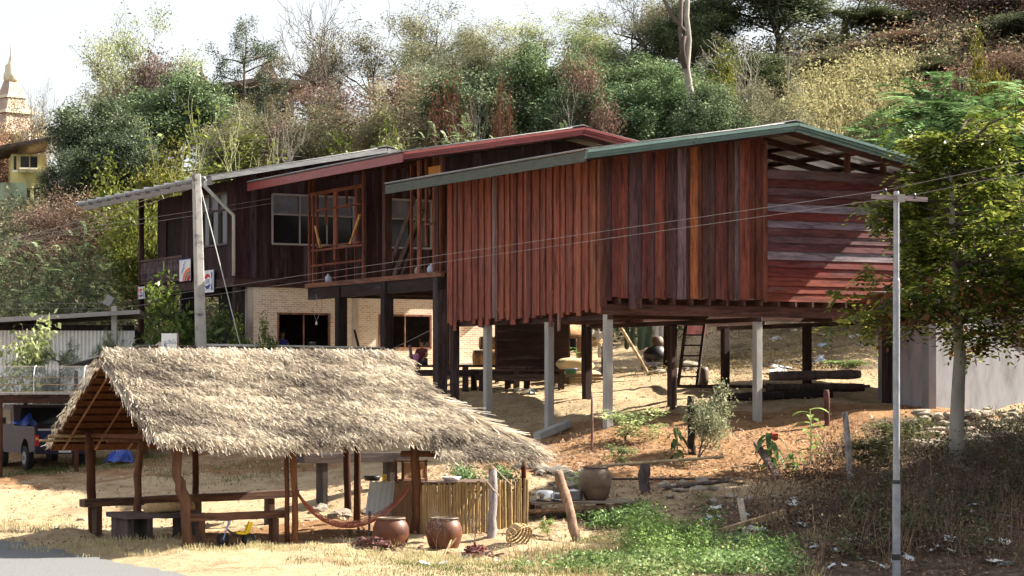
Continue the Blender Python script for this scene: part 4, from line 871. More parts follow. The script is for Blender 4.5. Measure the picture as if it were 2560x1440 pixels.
def frondmesh(name, tips, per, FL, L, W, seed, droop=.3, np_=9):   # pinnate leaves: a row of leaflets each side of a rib
    r = np.random.default_rng(seed); C = []; D = []; Nn = []; tn = []
    for pts in tips:
        a = np.array([tuple(p) for p in pts])
        for k in range(per):
            i = r.integers(0, len(a)); b_ = a[i] + r.normal(0, .06, 3); d = unit(r.normal(0, 1, 3) * np.array([1, 1, .6]) + np.array([0, 0, .05])); s = unit(np.cross(d, [0, 0, 1.0])); u_ = np.cross(s, d)
            fl = FL * r.uniform(.7, 1.2); ti = r.beta(2, 2)
            for q in range(np_):
                f_ = (q + 1) / np_; p = b_ + d * fl * f_ - np.array([0, 0, 1]) * droop * fl * f_ * f_
                for sg in (-1, 1): C.append(p); D.append(s * sg + d * .45 - np.array([0, 0, .25])); Nn.append(u_ + r.normal(0, .15, 3)); tn.append(np.clip(ti + r.normal(0, .12), 0, 1))
    C = np.array(C); n = len(C); V, Qd = leafquads(C, np.array(D), np.array(Nn), r.uniform(.8, 1.2, n) * L, r.uniform(.8, 1.2, n) * W)
    return npmesh(name, V, Qd, tn)
PR = {}
def proto(key, bark, leaf, segs_tips, per=0, L=.2, W=.1, sig=.2, seed=1, droop=.25, frond=None, maxlev=9, H=1.0):
    segs, tips = segs_tips; tm = trunkmesh(segs, key + '_trunk', maxlev); tm.materials.append(MT[bark]); cm = None
    if per and frond is None: cm = crownmesh(key + '_crown', tips, per, L, W, sig, seed, droop); cm.materials.append(MT[leaf])
    elif frond: cm = frondmesh(key + '_crown', tips, per, frond[0], L, W, seed, droop, frond[1]); cm.materials.append(MT[leaf])
    top = max(p.z for s in segs for p in s[0])
    wid = np.percentile([math.hypot(p.x, p.y) for s in segs for p in s[0]], 97)
    PR[key] = (tm, cm, top, wid)
proto('broad', 'bark', 'l_dark', grow(1, 8, [8, 5, 4], .85, .6, .25, .16, .08), 260, .125, .075, .3, 1)
proto('broad2', 'bark', 'l_green', grow(2, 8, [8, 5, 4], .9, .6, .2, .16, .08), 260, .125, .07, .28, 2)
proto('olive', 'bark', 'l_olive', grow(3, 8, [7, 5, 4], .8, .62, .2, .13, .06), 210, .115, .06, .32, 3)
proto('sparse', 'bark', 'l_olive', grow(4, 8, [5, 4, 4, 3], .7, .66, .4, .2, .1, .22, minr=.01), 34, .12, .065, .24, 4)
proto('bare', 'bark', None, grow(5, 8, [5, 4, 4, 3], .7, .68, .45, .3, .08, .24, minr=.014))
proto('bare2', 'bark', None, grow(15, 8, [6, 4, 3, 3], .85, .64, .3, .26, .06, .3, minr=.013))
proto('palebare', 'palebark', None, grow(6, 6, [6, 4, 3], .6, .62, .25, .07, .12, .16))
proto('drybush', 'bark', None, grow(66, 6, [7, 4, 3, 2], .6, .62, .12, .06, .1, .2, minr=.012))
proto('brown', 'bark', 'l_brown', grow(7, 5, [9, 5, 4], .9, .62, .05, .07, .05, .2), 130, .1, .05, .3, 7)
proto('rust', 'bark', 'l_rust', grow(8, 4, [7, 4, 3], 1.0, .55, .3, .1, .0, .3), 70, .1, .05, .3, 8, .7)
proto('yellow', 'bark', 'l_yellow', grow(9, 4, [8, 5, 3], .8, .6, .1, .06, .08), 60, .13, .075, .22, 9)
proto('feather', 'bark', 'l_green', grow(10, 5, [8, 5, 3], .8, .62, .1, .06, .1), 5, .085, .028, 0, 10, .35, (.5, 9))
proto('shrub', 'bark', 'l_green', grow(11, 2.2, [7, 4, 3], .75, .6, .08, .03, .1, minr=.004), 16, .12, .06, .09, 11)
proto('youngtree', 'bark', 'l_shade', grow(12, 4, [9, 5, 3], .6, .55, .08, .06, .15, .12), 22, .17, .085, .14, 12)
proto('smalldark', 'bark', 'l_olive', grow(13, 1.6, [7, 5, 3], .8, .62, .35, .035, .1, minr=.003), 46, .07, .026, .09, 13)
proto('stalks', 'stalk', 'l_yellow', grow(14, 7, [6, 3, 2], .35, .6, .06, .05, .25, .12), 3, .16, .08, .2, 14)
proto('conifer', 'bark', 'l_dark', grow(16, 8, [26, 5, 3], 1.35, .32, .1, .16, .02, .1, first=.95), 60, .12, .05, .2, 16, .3)
def tree(name, label, key, u, Y, vtop=None, wide=None, H=None, col=(1, 1, 1), cat='tree', group=None, rz=None, base=None, flip=False, seed=0):
    tm, cm, top, wid = PR[key]; b_ = base or gp(u, Y); bz = groundz(b_.x, b_.y) if base is None else b_.z
    if vtop is not None: H = (CZ + (HOR - vtop) / FPX * Y) - bz
    s = max(.15, H / top); sx = s if wide is None else (wide / 2 / wid)
    rr2 = random.Random(hash((u, int(Y * 10), key)) & 0xffff if False else int(u * 7 + Y * 13))
    o = thing(name, label, cat, (b_.x, b_.y, bz), rr2.uniform(0, 6.28) if rz is None else rz, group)
    t_ = obj('trunk', tm, None, o); t_.scale = (sx, sx, s)
    if cm: c = obj('crown', cm, None, o, col); c.scale = (sx, sx, s)
    return o
BG = 'trees on the hillside'
A = lambda *a, **k: tree(*a, **k)
# far skyline, left to right
for nm, lab, key, u, Y, vt, wd, col in [
    ('bare_tree', 'thin leafless tree against the sky right of the temple spire', 'bare', 125, 150, 190, 5, None),
    ('bare_tree', 'spreading leafless tree above the dark evergreen on the left', 'bare2', 185, 140, 235, 6, None),
    ('tall_tree', 'tall airy tree with thin green leaves on the left skyline', 'sparse', 385, 138, -25, 8, (1.5, 1.9, 1.2)),
    ('thicket_tree', 'grey twiggy thicket tree below the tall airy tree', 'brown', 330, 136, 120, 5.5, (.75, .7, .9)),
    ('dark_tree', 'dark bushy evergreen tree standing against the sky beside the temple hall', 'conifer', 612, 150, 45, 5.5, (.75, .8, .9)),
    ('bare_tree', 'slender leafless tree right of the dark skyline evergreen', 'bare', 745, 140, 90, 6, None),
    ('bare_tree', 'big dark leafless tree with forked limbs at the top of the picture', 'bare', 880, 128, -30, 9, None),
    ('bare_tree', 'leafless tree with curved branches right of the big forked one', 'bare2', 1065, 132, -20, 8, None),
    ('hill_tree', 'loose grey-green tree below the curved leafless tree', 'olive', 1110, 126, 90, 7, (.9, 1.05, .9)),
    ('hill_tree', 'pale fresh green tree crown in the middle of the skyline', 'sparse', 1390, 126, 5, 7, (1.7, 2.0, 1.3)),
    ('hill_tree', 'light green tree filling the middle skyline behind the vine-clad trees', 'olive', 1420, 122, 35, 7, (1.2, 1.5, .9)),
    ('hill_tree', 'olive twiggy tree left of the tall pale trunk', 'olive', 1610, 124, 10, 6.5, (.8, .8, .75)),
    ('bare_tree', 'leafless tree behind the tall pale trunk', 'bare', 1650, 128, -60, 7, None),
    ('hill_tree', 'dense dark tree at the top edge right of the pale trunk', 'broad', 1930, 122, -80, 7.5, (1.1, 1.05, 1.05)),
    ('hill_tree', 'grey-green tree at the top edge between pale trunk and dark tree', 'olive', 1800, 126, -60, 6.5, (.8, .85, .75)),
    ('bare_tree', 'gnarled dark leafless tree framing a gap of bright sky on the right', 'bare2', 2110, 124, -60, 8.5, None),
    ('hill_tree', 'thin-leaved tree overhanging the sky gap on the right', 'sparse', 2180, 127, -90, 8, (.8, .9, .6)),
    ('hill_tree', 'purple-brown twiggy tree at the top right', 'brown', 2330, 122, -50, 7.5, (.8, .72, .7)),
    ('hill_tree', 'dark twiggy tree in the top right corner', 'brown', 2500, 120, -70, 8, (.6, .55, .65)),
    ('hill_tree', 'thin-leaved tree leaning over the top right corner', 'sparse', 2430, 126, -80, 8, (.8, .9, .6)),
    ('evergreen_tree', 'broad dark evergreen tree above the yellow hill house', 'broad', 255, 116, 255, 4.6, (.95, 1.0, .95)),
    ('evergreen_tree', 'dark evergreen tree just right of the yellow hill house', 'broad', 190, 111, 380, 2.8, (.7, .75, .75)),
    ('evergreen_tree', 'glossy green dome of a tree left of the temple hall', 'broad', 440, 122, 190, 5.5, (1.1, 1.35, 1.0)),
    ('evergreen_tree', 'shadowy evergreen tree below the left skyline', 'broad', 310, 108, 340, 4.5, (.6, .65, .68)),
    ('hill_tree', 'olive scrub tree in front of the temple hall', 'olive', 660, 112, 275, 6.5, (1.0, 1.0, .8)),
    ('hill_tree', 'yellow-green scrub tree below the temple hall', 'yellow', 560, 104, 330, 5, (.75, .8, .8)),
    ('hill_tree', 'brown leafless scrub tree left of the middle skyline', 'brown', 800, 112, 215, 6, (.85, .75, .8)),
    ('hill_tree', 'dark reddish scrub tree behind the grey roof ridge', 'brown', 930, 108, 185, 7, (.9, .75, .7)),
    ('hill_tree', 'yellowish olive tree with dark forked trunk above the red roof', 'olive', 1010, 104, 190, 5.5, (1.1, 1.0, .8)),
    ('hill_tree', 'blue-green tree above the red roof edge', 'olive', 1130, 114, 150, 6.5, (.75, 1.0, .85)),
    ('vine_tree', 'tall tree smothered in glossy green vine, left of the brown-patched one', 'broad2', 1330, 106, 95, 5.2, (.85, 1.15, .9)),
    ('vine_tree', 'tall glossy green tree right of the brown dead patch', 'broad2', 1600, 107, 120, 6, (.8, 1.05, .85)),
    ('vine_tree', 'dark glossy green tree below the brown dead patch', 'broad', 1470, 102, 205, 5, (1.0, 1.3, 1.0)),
    ('vine_tree', 'green glossy tree just left of the tall pale trunk', 'broad2', 1665, 103, 165, 4.5, (.8, 1.2, .95)),
    ('dead_tree', 'tree hung with dead reddish-brown creeper between the green trees', 'brown', 1490, 100, 125, 2.8, (.9, .68, .62)),
    ('dead_tree', 'rust-brown clump of dead creeper left of the green vine tree', 'rust', 1155, 98, 205, 2.4, (.8, .8, .8)),
    ('dead_tree', 'narrow rust-brown creeper column beside pale broken branches', 'rust', 1235, 97, 200, 1.5, (.7, .7, .7)),
    ('pale_branches', 'pale broken branches sticking up from the rust-brown creeper', 'palebare', 1200, 97.5, 165, 3, None),
    ('hill_tree', 'yellow-leaved sapling right of the tall pale trunk', 'yellow', 1790, 106, 115, 3.4, (.95, .95, .6)),
    ('pale_branches', 'pale bare branching shrub right of the yellow sapling', 'palebare', 1890, 108, 50, 5, None),
    ('pale_branches', 'thin white bare sapling above the golden grass', 'palebare', 1965, 110, 20, 3, None),
    ('hill_tree', 'brown thorny scrub on the slope above the golden grass', 'brown', 2250, 117, 90, 6, (1.0, .75, .62)),
    ('hill_tree', 'orange-tinged dry scrub on the right slope', 'brown', 2400, 104, 160, 5, (1.05, .85, .68)),
    ('hill_tree', 'dark dry scrub at the right edge of the slope', 'brown', 2540, 104, 130, 6, (.8, .65, .6)),
    ('hill_tree', 'young yellow-orange sapling standing in the dry scrub', 'yellow', 2480, 96, 60, 2.4, (1.0, .75, .5)),
    ('hill_tree', 'dull green scrub below the tall dark tree', 'olive', 1850, 102, 190, 5.5, (.75, .8, .7)),
    ('hill_tree', 'grey-green scrub between yellow sapling and golden grass', 'olive', 1950, 99, 180, 4.2, (.95, .9, .75)),
    ('feathery_tree', 'soft feathery green tree showing above the red roof slope, left one', 'feather', 1080, 92, 290, 5.5, (1.0, 1.15, 1.0)),
    ('feathery_tree', 'soft feathery green tree behind the red roof ridge', 'feather', 1240, 93, 270, 5.5, (.95, 1.2, 1.0)),
    ('feathery_tree', 'soft feathery green tree between red and teal roofs', 'feather', 1480, 93, 290, 5, (.9, 1.1, 1.0)),
    ('leafy_shrub', 'yellow-leaved shrub just above the red roof edge', 'yellow', 985, 91, 300, 2.6, (.85, 1.0, .7)),
    ('leafy_shrub', 'yellow-green shrub behind the grey roof ridge', 'yellow', 860, 93, 320, 4, (.55, .7, .55)),
    ('stalky_tree', 'pale green stalky tree with hanging pods behind the grey roof', 'stalks', 480, 96, 190, 4.5, (1, 1.2, .9)),
    ('stalky_tree', 'pale leaning stalks with pods right of the utility pole top', 'stalks', 610, 97, 230, 4.5, (1, 1.2, .9)),
    ('leafy_shrub', 'yellow flowering shrub left of the grey roof eave', 'yellow', 330, 93, 385, 4.6, (.85, .95, .8)),
    ('leafy_shrub', 'golden shrub on the slope left of the stalky tree', 'yellow', 420, 101, 330, 4.5, (.95, .85, .7)),
    ('leafy_shrub', 'yellow-green shrub seen under the veranda roof', 'yellow', 365, 90, 470, 3.6, (.9, .95, .75)),
    ('feathery_tree', 'large feathery green tree at the left edge below the hill house', 'feather', 60, 86, 590, 6, (.55, .75, .6)),
    ('feathery_tree', 'large feathery green tree left of the veranda', 'feather', 190, 88, 545, 5.6, (.7, .9, .7)),
    ('feathery_tree', 'dark feathery tree beside the veranda corner', 'feather', 285, 84, 600, 4.2, (.6, .8, .65)),
    ('feathery_tree', 'low dark feathery tree behind the white tin shed', 'feather', 120, 82, 660, 5.2, (.45, .6, .5)),
    ('hill_tree', 'purple-brown dry scrub below the hill house', 'brown', 150, 100, 510, 4.5, (1.0, .85, .85)),
    ('hill_tree', 'dry brown scrub on the left slope beside the yellow shrub', 'brown', 245, 97, 470, 3.6, (1.0, .9, .75)),
    ('hill_tree', 'grey twiggy half-bare tree left of the big forked leafless one', 'sparse', 800, 132, 35, 7, (.9, .85, .8)),
    ('hill_tree', 'grey-brown half-bare tree between the two big leafless trees', 'sparse', 965, 130, 5, 8, (.9, .85, .78)),
    ('hill_tree', 'thin grey-green tree crown touching the top edge left of centre', 'sparse', 1120, 130, -25, 8, (.95, 1.0, .85)),
    ('hill_tree', 'thin olive tree crown on the skyline left of the pale fresh green one', 'sparse', 1240, 128, 25, 7, (1.1, 1.1, .85)),
    ('hill_tree', 'airy green tree crown on the skyline left of the tall pale trunk', 'sparse', 1560, 128, -40, 8, (1.0, 1.05, .8)),
    ('hill_tree', 'airy grey-green tree behind the tall airy one on the left skyline', 'sparse', 300, 142, 55, 8, (1.2, 1.3, 1.0)),
    ('hill_tree', 'low olive tree hiding the left half of the temple hall', 'olive', 580, 142, 248, 4, (.9, .95, .75)),
    ('hill_tree', 'pale thicket tree in front of the foot of the spire', 'sparse', 45, 150, 215, 6, (1.6, 1.35, 1.0)),
    ('bare_tree', 'thin leafless tree on the slope above the red roof ridge', 'bare2', 1300, 112, 60, 4.5, None),
    ('bare_tree', 'pale leafless sapling in front of the vine-clad trees', 'palebare', 1420, 99, 190, 3.2, None),
    ('bare_tree', 'dark leafless tree on the slope behind the grey roof', 'bare', 760, 116, 130, 5, None),
    ('bare_tree', 'pale leafless sapling in the scrub below the temple hall', 'palebare', 700, 101, 240, 3.4, None),
    ('bare_tree', 'dark leafless tree over the brown scrub at the right', 'bare', 2300, 114, 20, 6, None),
    ('bare_tree', 'pale leafless sapling in the dry scrub near the right edge', 'palebare', 2430, 100, 150, 3, None),
    ('bare_tree', 'pale leafless sapling left of the yellow sapling', 'palebare', 1850, 104, 120, 3, None),
    ('hill_tree', 'full dark green tree on the slope right of the golden grass', 'broad2', 2360, 110, 150, 5, (.55, .5, .42)),
    ('hill_tree', 'bushy olive tree above the golden grass', 'olive', 2120, 114, 130, 5, (.8, .75, .6)),
    ('hill_tree', 'dense olive tree high on the right slope', 'olive', 2420, 116, 60, 6, (.7, .68, .55)),
    ('hill_tree', 'dense dark tree high on the slope at the right edge', 'broad', 2570, 114, 40, 6, (.8, .7, .7)),
    ('hill_tree', 'full green tree on the slope left of the golden grass', 'broad2', 1900, 112, 120, 4.6, (.6, .65, .5)),
    ('hill_tree', 'small green bush at the left end of the golden grass', 'olive', 1965, 106, 235, 3, (.9, 1.0, .7)),
    ('hill_tree', 'dense green tree hiding the foot of the temple hall', 'olive', 650, 128, 272, 7, (.85, .95, .65)),
    ('hill_tree', 'dense olive tree left of the foot of the temple hall', 'olive', 540, 126, 262, 5, (.8, .95, .7)),
    ('hill_tree', 'full dark tree behind the rust-brown creeper clump', 'broad', 1200, 104, 190, 5, (.9, 1.0, .8)),
    ('hill_tree', 'full dark olive tree behind the grey roof ridge', 'olive', 850, 106, 250, 6, (.7, .7, .55)),
    ('hill_tree', 'round green tree on the upper slope behind the pale bare sapling', 'olive', 2030, 118, 60, 5.5, (.7, .85, .6)),
    ('hill_tree', 'green thin-leaved tree between sky gap and the brown scrub', 'broad2', 2230, 121, 10, 5.5, (.6, .6, .5)),
    ('hill_tree', 'dull green bush on the right slope above the golden grass', 'olive', 2330, 112, 130, 4.5, (.7, .75, .55)),
    ('hill_tree', 'green bush among the dry scrub near the right edge', 'olive', 2490, 110, 110, 5, (.65, .7, .5)),
    ('hill_tree', 'dark green tree at the top edge beside the tall pale trunk', 'broad2', 1760, 120, 10, 5, (.75, .8, .65)),
    ('hill_tree', 'olive tree on the crest left of the middle green crowns', 'olive', 1240, 122, 60, 6, (.9, 1.0, .8)),
    ('hill_tree', 'grey-green tree on the crest between the leafless trees', 'olive', 985, 122, 95, 6.5, (.85, .95, .8)),
    ('hill_tree', 'dark low tree at the foot of the slope right of the vine trees', 'broad', 1770, 98, 230, 3.6, (.8, .9, .7)),
    ('hill_tree', 'pale brown thicket in front of the temple spire', 'sparse', 60, 140, 265, 7, (2.2, 1.6, 1.1)),
    ('hill_tree', 'brownish thicket at the left edge above the hill house', 'brown', 10, 132, 330, 6, (1.6, 1.2, .9))]:
    mc_ = sum(col or (1, 1, 1)) / 3; A(nm, lab, key, u, Y, vt, wd, col=tuple(c_ * .62 + mc_ * .38 for c_ in (col or (1, 1, 1))), group=None, cat='shrub' if 'shrub' in nm else 'tree')
# tall pale trunk with dark limbs
tb = gp(1722, 101); o = thing('pale_tree', 'tall pale bare trunk with dark forked limbs rising out of the picture', 'tree', (tb.x, tb.y, tb.z))
pt = [wloc(o, P(u, v, 101)) for u, v in ((1722, 290), (1727, 240), (1716, 170), (1722, 100), (1716, 40), (1722, -60))]; pt[0].z = -.5
mb = MB(); mb.tube(pt, [.19, .16, .15, .13, .12, .1], 10); mb.build('trunk', MT['palebark'], o, smooth=True)
for a_, r_ in ((((1712, 170), (1700, 80), (1705, -50)), .12), (((1712, 80), (1680, 40), (1640, -40)), .1), (((1700, 150), (1712, 90)), .1)):
    mb = MB(); mb.tube([wloc(o, P(u, v, 100.8)) for u, v in a_], [r_, r_ * .8, r_ * .7][:len(a_)], 7); mb.build('limb', MT['bark'], o, smooth=True)
# near trees and shrubs
A('leafy_tree', 'bushy dark green tree in front of the brick ground floor, left of the utility pole', 'youngtree', 425, 68, 690, 3.0, col=(1.0, 1.0, .8))
A('leafy_tree', 'bushy green tree just behind the utility pole', 'youngtree', 515, 68.5, 760, 1.9, col=(.8, .85, .7))
A('leafy_shrub', 'slim pale-leaved shrub before the brick wall by the guy wire', 'youngtree', 612, 67.5, 785, 1.1, col=(1.7, 1.6, 1.3), cat='shrub')
A('leafy_shrub', 'slim upright shrub in front of the left brick window', 'youngtree', 672, 67.5, 782, .9, col=(1.6, 1.5, 1.1), cat='shrub')
A('leafy_shrub', 'light green shrub in front of the white tin shed', 'shrub', 70, 71, 790, 2.6, col=(2.0, 1.9, 1.6), cat='shrub')
A('leafy_shrub', 'dark spiky green plant beside the white tin shed', 'conifer', 140, 70.5, 840, 1.5, col=(1.2, 1.3, 1.1), cat='shrub')
A('leafy_shrub', 'small spiky plant right of the wire cage', 'conifer', 285, 71, 815, 1.2, col=(1.2, 1.2, 1.0), cat='shrub')
A('leafy_shrub', 'bright bushy shrub before the front corner post of the teal-roofed house', 'shrub', 1560, 56.5, 1018, 1.7, col=(2.2, 2.2, 1.9), cat='shrub')
A('small_tree', 'small grey-green tree in front of the raised house, dark trunk', 'smalldark', 1735, 54.5, 950, 1.7, col=(1.0, 1.1, .95))
A('leafy_shrub', 'small weedy shrub below the bushy one on the dirt bank', 'shrub', 1560, 53.5, 1110, .9, col=(1.0, 1.1, .9), cat='shrub')
A('leafy_shrub', 'green vine clump behind the bamboo screen, left half', 'shrub', 1165, 49, 1150, 1.2, col=(1.0, 1.3, 1.0), cat='shrub')
A('leafy_shrub', 'green vine clump behind the bamboo screen, right half', 'shrub', 1260, 49.3, 1152, 1.0, col=(1.2, 1.5, 1.2), cat='shrub')
A('leafy_shrub', 'pale leafy weed behind the jar on the plank table', 'shrub', 1465, 50, 1165, 1.0, col=(2.2, 2.2, 1.6), cat='shrub')
A('leafy_shrub', 'small sprout growing in front of the plank table', 'shrub', 1368, 45.8, 1292, .4, col=(1.8, 2.0, 1.2), cat='shrub')
A('leafy_shrub', 'green bush on the sunny slope behind the raised house', 'shrub', 2110, 74, 905, 2.2, col=(1.3, 1.8, 1.0), cat='shrub')
A('leafy_shrub', 'dusty shrub beside the concrete wall corner', 'shrub', 2230, 55, 1045, 1.6, col=(.7, .65, .5), cat='shrub')
A('leafy_shrub', 'dark dusty shrub left of the steel pole foot', 'shrub', 2170, 52.5, 1090, 1.6, col=(.55, .5, .4), cat='shrub')
# broad-leaved plants
def broadplant(label, u, Y, vtop, n, L, W, seed, col, droop=.4):
    r = np.random.default_rng(seed); b_ = gp(u, Y); bz = groundz(b_.x, b_.y); H = CZ + (HOR - vtop) / FPX * Y - bz
    o = thing('broadleaf_plant', label, 'plant', (b_.x, b_.y, bz)); mb = MB(); mb.tube([(0, 0, -.1), (.03, 0, H * .5), (.0, 0, H * .92)], [.025, .02, .012], 6); mb.build('stem', MT['stalk'], o)
    for k in range(n):
        a_ = k * 2.4 + r.uniform(-.3, .3); z_ = H * (.15 + .8 * k / n); l_ = L * r.uniform(.7, 1.1) * (1.1 if k > n * .5 else .8); d_ = Vector((math.cos(a_), math.sin(a_), .5)); s_ = Vector((-math.sin(a_), math.cos(a_), 0))
        V = []
        for i in range(6):
            f_ = i / 5; c_ = Vector((0, 0, z_)) + Vector((d_.x, d_.y, 0)) * l_ * f_ + Vector((0, 0, l_ * (.5 * f_ - droop * 1.6 * f_ * f_))); w_ = W * math.sin(math.pi * min(.97, f_ * .9 + .06)) ** .7
            V += [c_ - s_ * w_ / 2 + Vector((0, 0, .02)), c_, c_ + s_ * w_ / 2 + Vector((0, 0, .02))]
        mb = MB(); mb.add(V, [(3 * i + j, 3 * i + j + 1, 3 * i + 4 + j, 3 * i + 3 + j) for i in range(5) for j in (0, 1)]); me = mb.mesh('leaf', True)
        at = me.attributes.new('tint', 'FLOAT', 'FACE'); at.data.foreach_set('value', np.full(10, r.uniform(.3, 1), np.float32)); obj('leaf', me, MT['l_bright'], o, col)
broadplant('broad-leaved young plant in the middle of the bank before the house', 2025, 54, 1010, 14, .42, .17, 1, (.8, .85, .6))
broadplant('dark drooping broad-leaved plant by the leaning board', 1925, 53, 1075, 16, .4, .15, 2, (.3, .38, .3), .8)
broadplant('small drooping broad-leaved plant at the edge of the dirt bank', 1690, 54, 1060, 12, .34, .12, 3, (.3, .36, .28), .8)
broadplant('low broad-leaved plant among the litter below the house', 1980, 52.5, 1125, 9, .3, .14, 4, (.7, .8, .55), .5)
broadplant('broad-leaved seedling beside the grain sacks', 1440, 77, 865, 8, .3, .16, 5, (.9, 1.0, .7), .3)
# the big tree at the right, trunk pale and patchy, leaves in the foreground of the house
RT = gp(2395, 52); RZ_ = groundz(RT.x, RT.y); RTo = thing('shade_tree', 'leafy tree with patchy pale trunk in front of the concrete wall on the right', 'tree', (RT.x, RT.y, RZ_))
pts = [(.0, 0, -.4), (-.03, 0, .7), (.0, .0, 1.5), (.04, 0, 2.4), (-.05, .05, 3.6), (-.1, .1, 5.2), (-.15, .1, 6.8)]
mb = MB(); mb.tube(pts, [.2, .165, .15, .13, .1, .07, .03], 12); mb.build('trunk', MT['palebark'], RTo, smooth=True)
rt = random.Random(8); tips = []; mb = MB()
for k in range(70):
    z_ = rt.uniform(2.75, 7.4); az = k * 2.4 + rt.uniform(-.5, .5); zz_ = min(z_, 6.79); L_ = 2.45 * math.sqrt(max(.05, 1 - ((z_ - 4.3) / 3.6) ** 2)) * rt.uniform(.5, 1.05); i = next(j for j in range(6) if pts[j + 1][2] >= zz_); b_ = Vector(pts[i]).lerp(Vector(pts[i + 1]), (zz_ - pts[i][2]) / (pts[i + 1][2] - pts[i][2]))
    L_ *= .7 if (math.cos(az) < -.3 and z_ > 4.4) else 1.0
    d_ = Vector((math.cos(az), math.sin(az), rt.uniform(-.1, .35) + (.5 if z_ > 6.5 else 0)))
    p1 = b_ + d_ * L_ * .5 + Vector((0, 0, .1)); p2 = b_ + d_ * L_ + Vector((0, 0, -.18 * L_)); mb.tube([b_, p1, p2], [.05, .028, .01], 5, False); tips.append([b_.lerp(p1, .5), p1, p1.lerp(p2, .5), p2])
    for q in range(5):
        a2 = az + rt.uniform(-1.3, 1.3); d2 = Vector((math.cos(a2), math.sin(a2), rt.uniform(-.5, .4))); s_ = b_.lerp(p2, rt.uniform(.4, 1.0)); e_ = s_ + d2 * (.35 + L_ * .3); mb.tube([s_, e_], [.015, .006], 3, False); tips.append([s_, s_.lerp(e_, .5), e_])
mb.build('branches', MT['bark'], RTo, smooth=True)
cm = frondmesh('shade_tree_crown', tips, 6, .36, .165, .075, 31, .65, 5); obj('crown', cm, MT['l_shade'], RTo, (1.25, 1.12, .8))
cm = crownmesh('shade_tree_rust', [t_ for t_ in tips if t_[0].z < 3.9][::2], 16, .18, .085, .16, 32, .7); obj('withered_leaves', cm, MT['l_rust'], RTo, (1.5, 1.5, 1.2))
# compound-leaved tree behind it
segs, tps = grow(41, 7, [9, 5, 3], .85, .62, .25, .12, .06); tps = [t_ for t_ in tps]
tm = trunkmesh(segs, 'fern_tree_trunk'); cm = frondmesh('fern_tree_crown', tps, 11, .8, .2, .06, 42, .35, 11); cm.materials.append(MT['l_green']); tm.materials.append(MT['bark'])
PR['ferntree'] = (tm, cm, max(p.z for s in segs for p in s[0]), 3.0)
A('fern_leaved_tree', 'tree with long fern-like compound leaves at the right edge beyond the roof end', 'ferntree', 2510, 82, 185, 12, col=(.62, .92, .62))
A('fern_leaved_tree', 'lower fern-leaved tree behind the right end of the teal roof', 'ferntree', 2370, 86, 270, 9, col=(.64, .92, .66))
# trees standing just outside the right edge of the picture that shade the lower right
for x, y, H_, wd, lab in ((15.5, 47, 9.5, 8, 'shade tree just outside the right edge, level with the steel pole'), (16.5, 52, 9.5, 8, 'shade tree outside the right edge beside the concrete building'), (19.5, 48, 10, 9, 'shade tree farther out to the right behind the first one'), (14.0, 43, 7.5, 7, 'low shade tree nearest the lower right corner'), (20.5, 54, 10, 9, 'farthest shade tree outside the right edge'), (18.0, 44, 9, 8, 'second shade tree outside the lower right corner')):
    tree('roadside_tree', lab, 'broad2', 0, y, H=H_, wide=wd, base=Vector((x, y, h(x, y))))
# ------------------------------------------------------------------ ground cover nobody could count
def scatter(name, label, cat, n, region, per, L, W, hgt, sig, mat, seed, col=(1, 1, 1), up=.4, blade=False, soft=False, clus=0):
    r = np.random.default_rng(seed); pts = []
    for (u0, u1, Y0, Y1, wgt) in region:
        k = int(n * wgt); yy = (Y0 + Y1) / 2 + np.clip(r.normal(0, .3, k), -.75, .75) * (Y1 - Y0) if soft else r.uniform(Y0, Y1, k); uu = (u0 + u1) / 2 + np.clip(r.normal(0, .3, k), -.8, .8) * (u1 - u0) if soft else r.uniform(u0, u1, k); pts.append(np.stack([(uu - 1280) / FPX * yy, yy], 1))
    C = np.concatenate(pts)
    if clus: cc_ = C[r.integers(0, len(C), clus)]; C = cc_[r.integers(0, clus, len(C))] + r.normal(0, .22, C.shape) * r.uniform(.5, 1.5, (len(C), 1))
    k = len(C); z = hN(C[:, 0], C[:, 1]) + bumps(C[:, 0], C[:, 1]) * np.clip((C[:, 1] - 36) / 6, .25, 1)
    hs_ = hgt * r.uniform(.35, 1.15, k)
    C3 = np.repeat(np.concatenate([C, z[:, None]], 1), per, 0); m_ = len(C3)
    if blade:
        C3 = C3 + np.stack([r.normal(0, sig, m_), r.normal(0, sig, m_), np.zeros(m_) - .02], 1)
        d = np.stack([r.normal(0, .35, m_), r.normal(0, .35, m_), np.ones(m_)], 1); V, Qd = blades(C3, d, np.repeat(hs_, per) * r.uniform(.5, 1.1, m_), W, r)
    else:
        C3 = C3 + np.stack([r.normal(0, sig, m_), r.normal(0, sig, m_), np.repeat(hs_, per) * r.uniform(0, 1, m_)], 1)
        d = r.normal(0, 1, (m_, 3)); d[:, 2] = d[:, 2] * .5 + .1; nn_ = r.normal(0, 1, (m_, 3)) * .5 + np.array([0, 0, up]); V, Qd = leafquads(C3, d, nn_, r.uniform(.6, 1.3, m_) * L, r.uniform(.7, 1.2, m_) * W)
    tn = np.clip(np.repeat(r.uniform(0, 1, k), per) * .6 + r.uniform(0, .45, m_), 0, 1)
    return tag(obj(name, npmesh(name, V, Qd, tn), MT[mat], None, col), label, cat, kind='stuff')
scatter('hill_scrub', 'tangled olive scrub covering the hillside behind the houses', 'scrub', 3600, [(-80, 1000, 86, 125, .4), (900, 2650, 98, 126, .6)], 36, .2, .1, 1.7, .5, 'l_olive', 51, (.85, .85, .7))
scatter('dry_scrub', 'dry brown brush covering the upper slope on the right', 'scrub', 1100, [(2200, 2650, 104, 124, .6), (500, 2200, 100, 120, .4)], 32, .16, .08, 1.6, .5, 'l_brown', 52, (1.0, .8, .72))
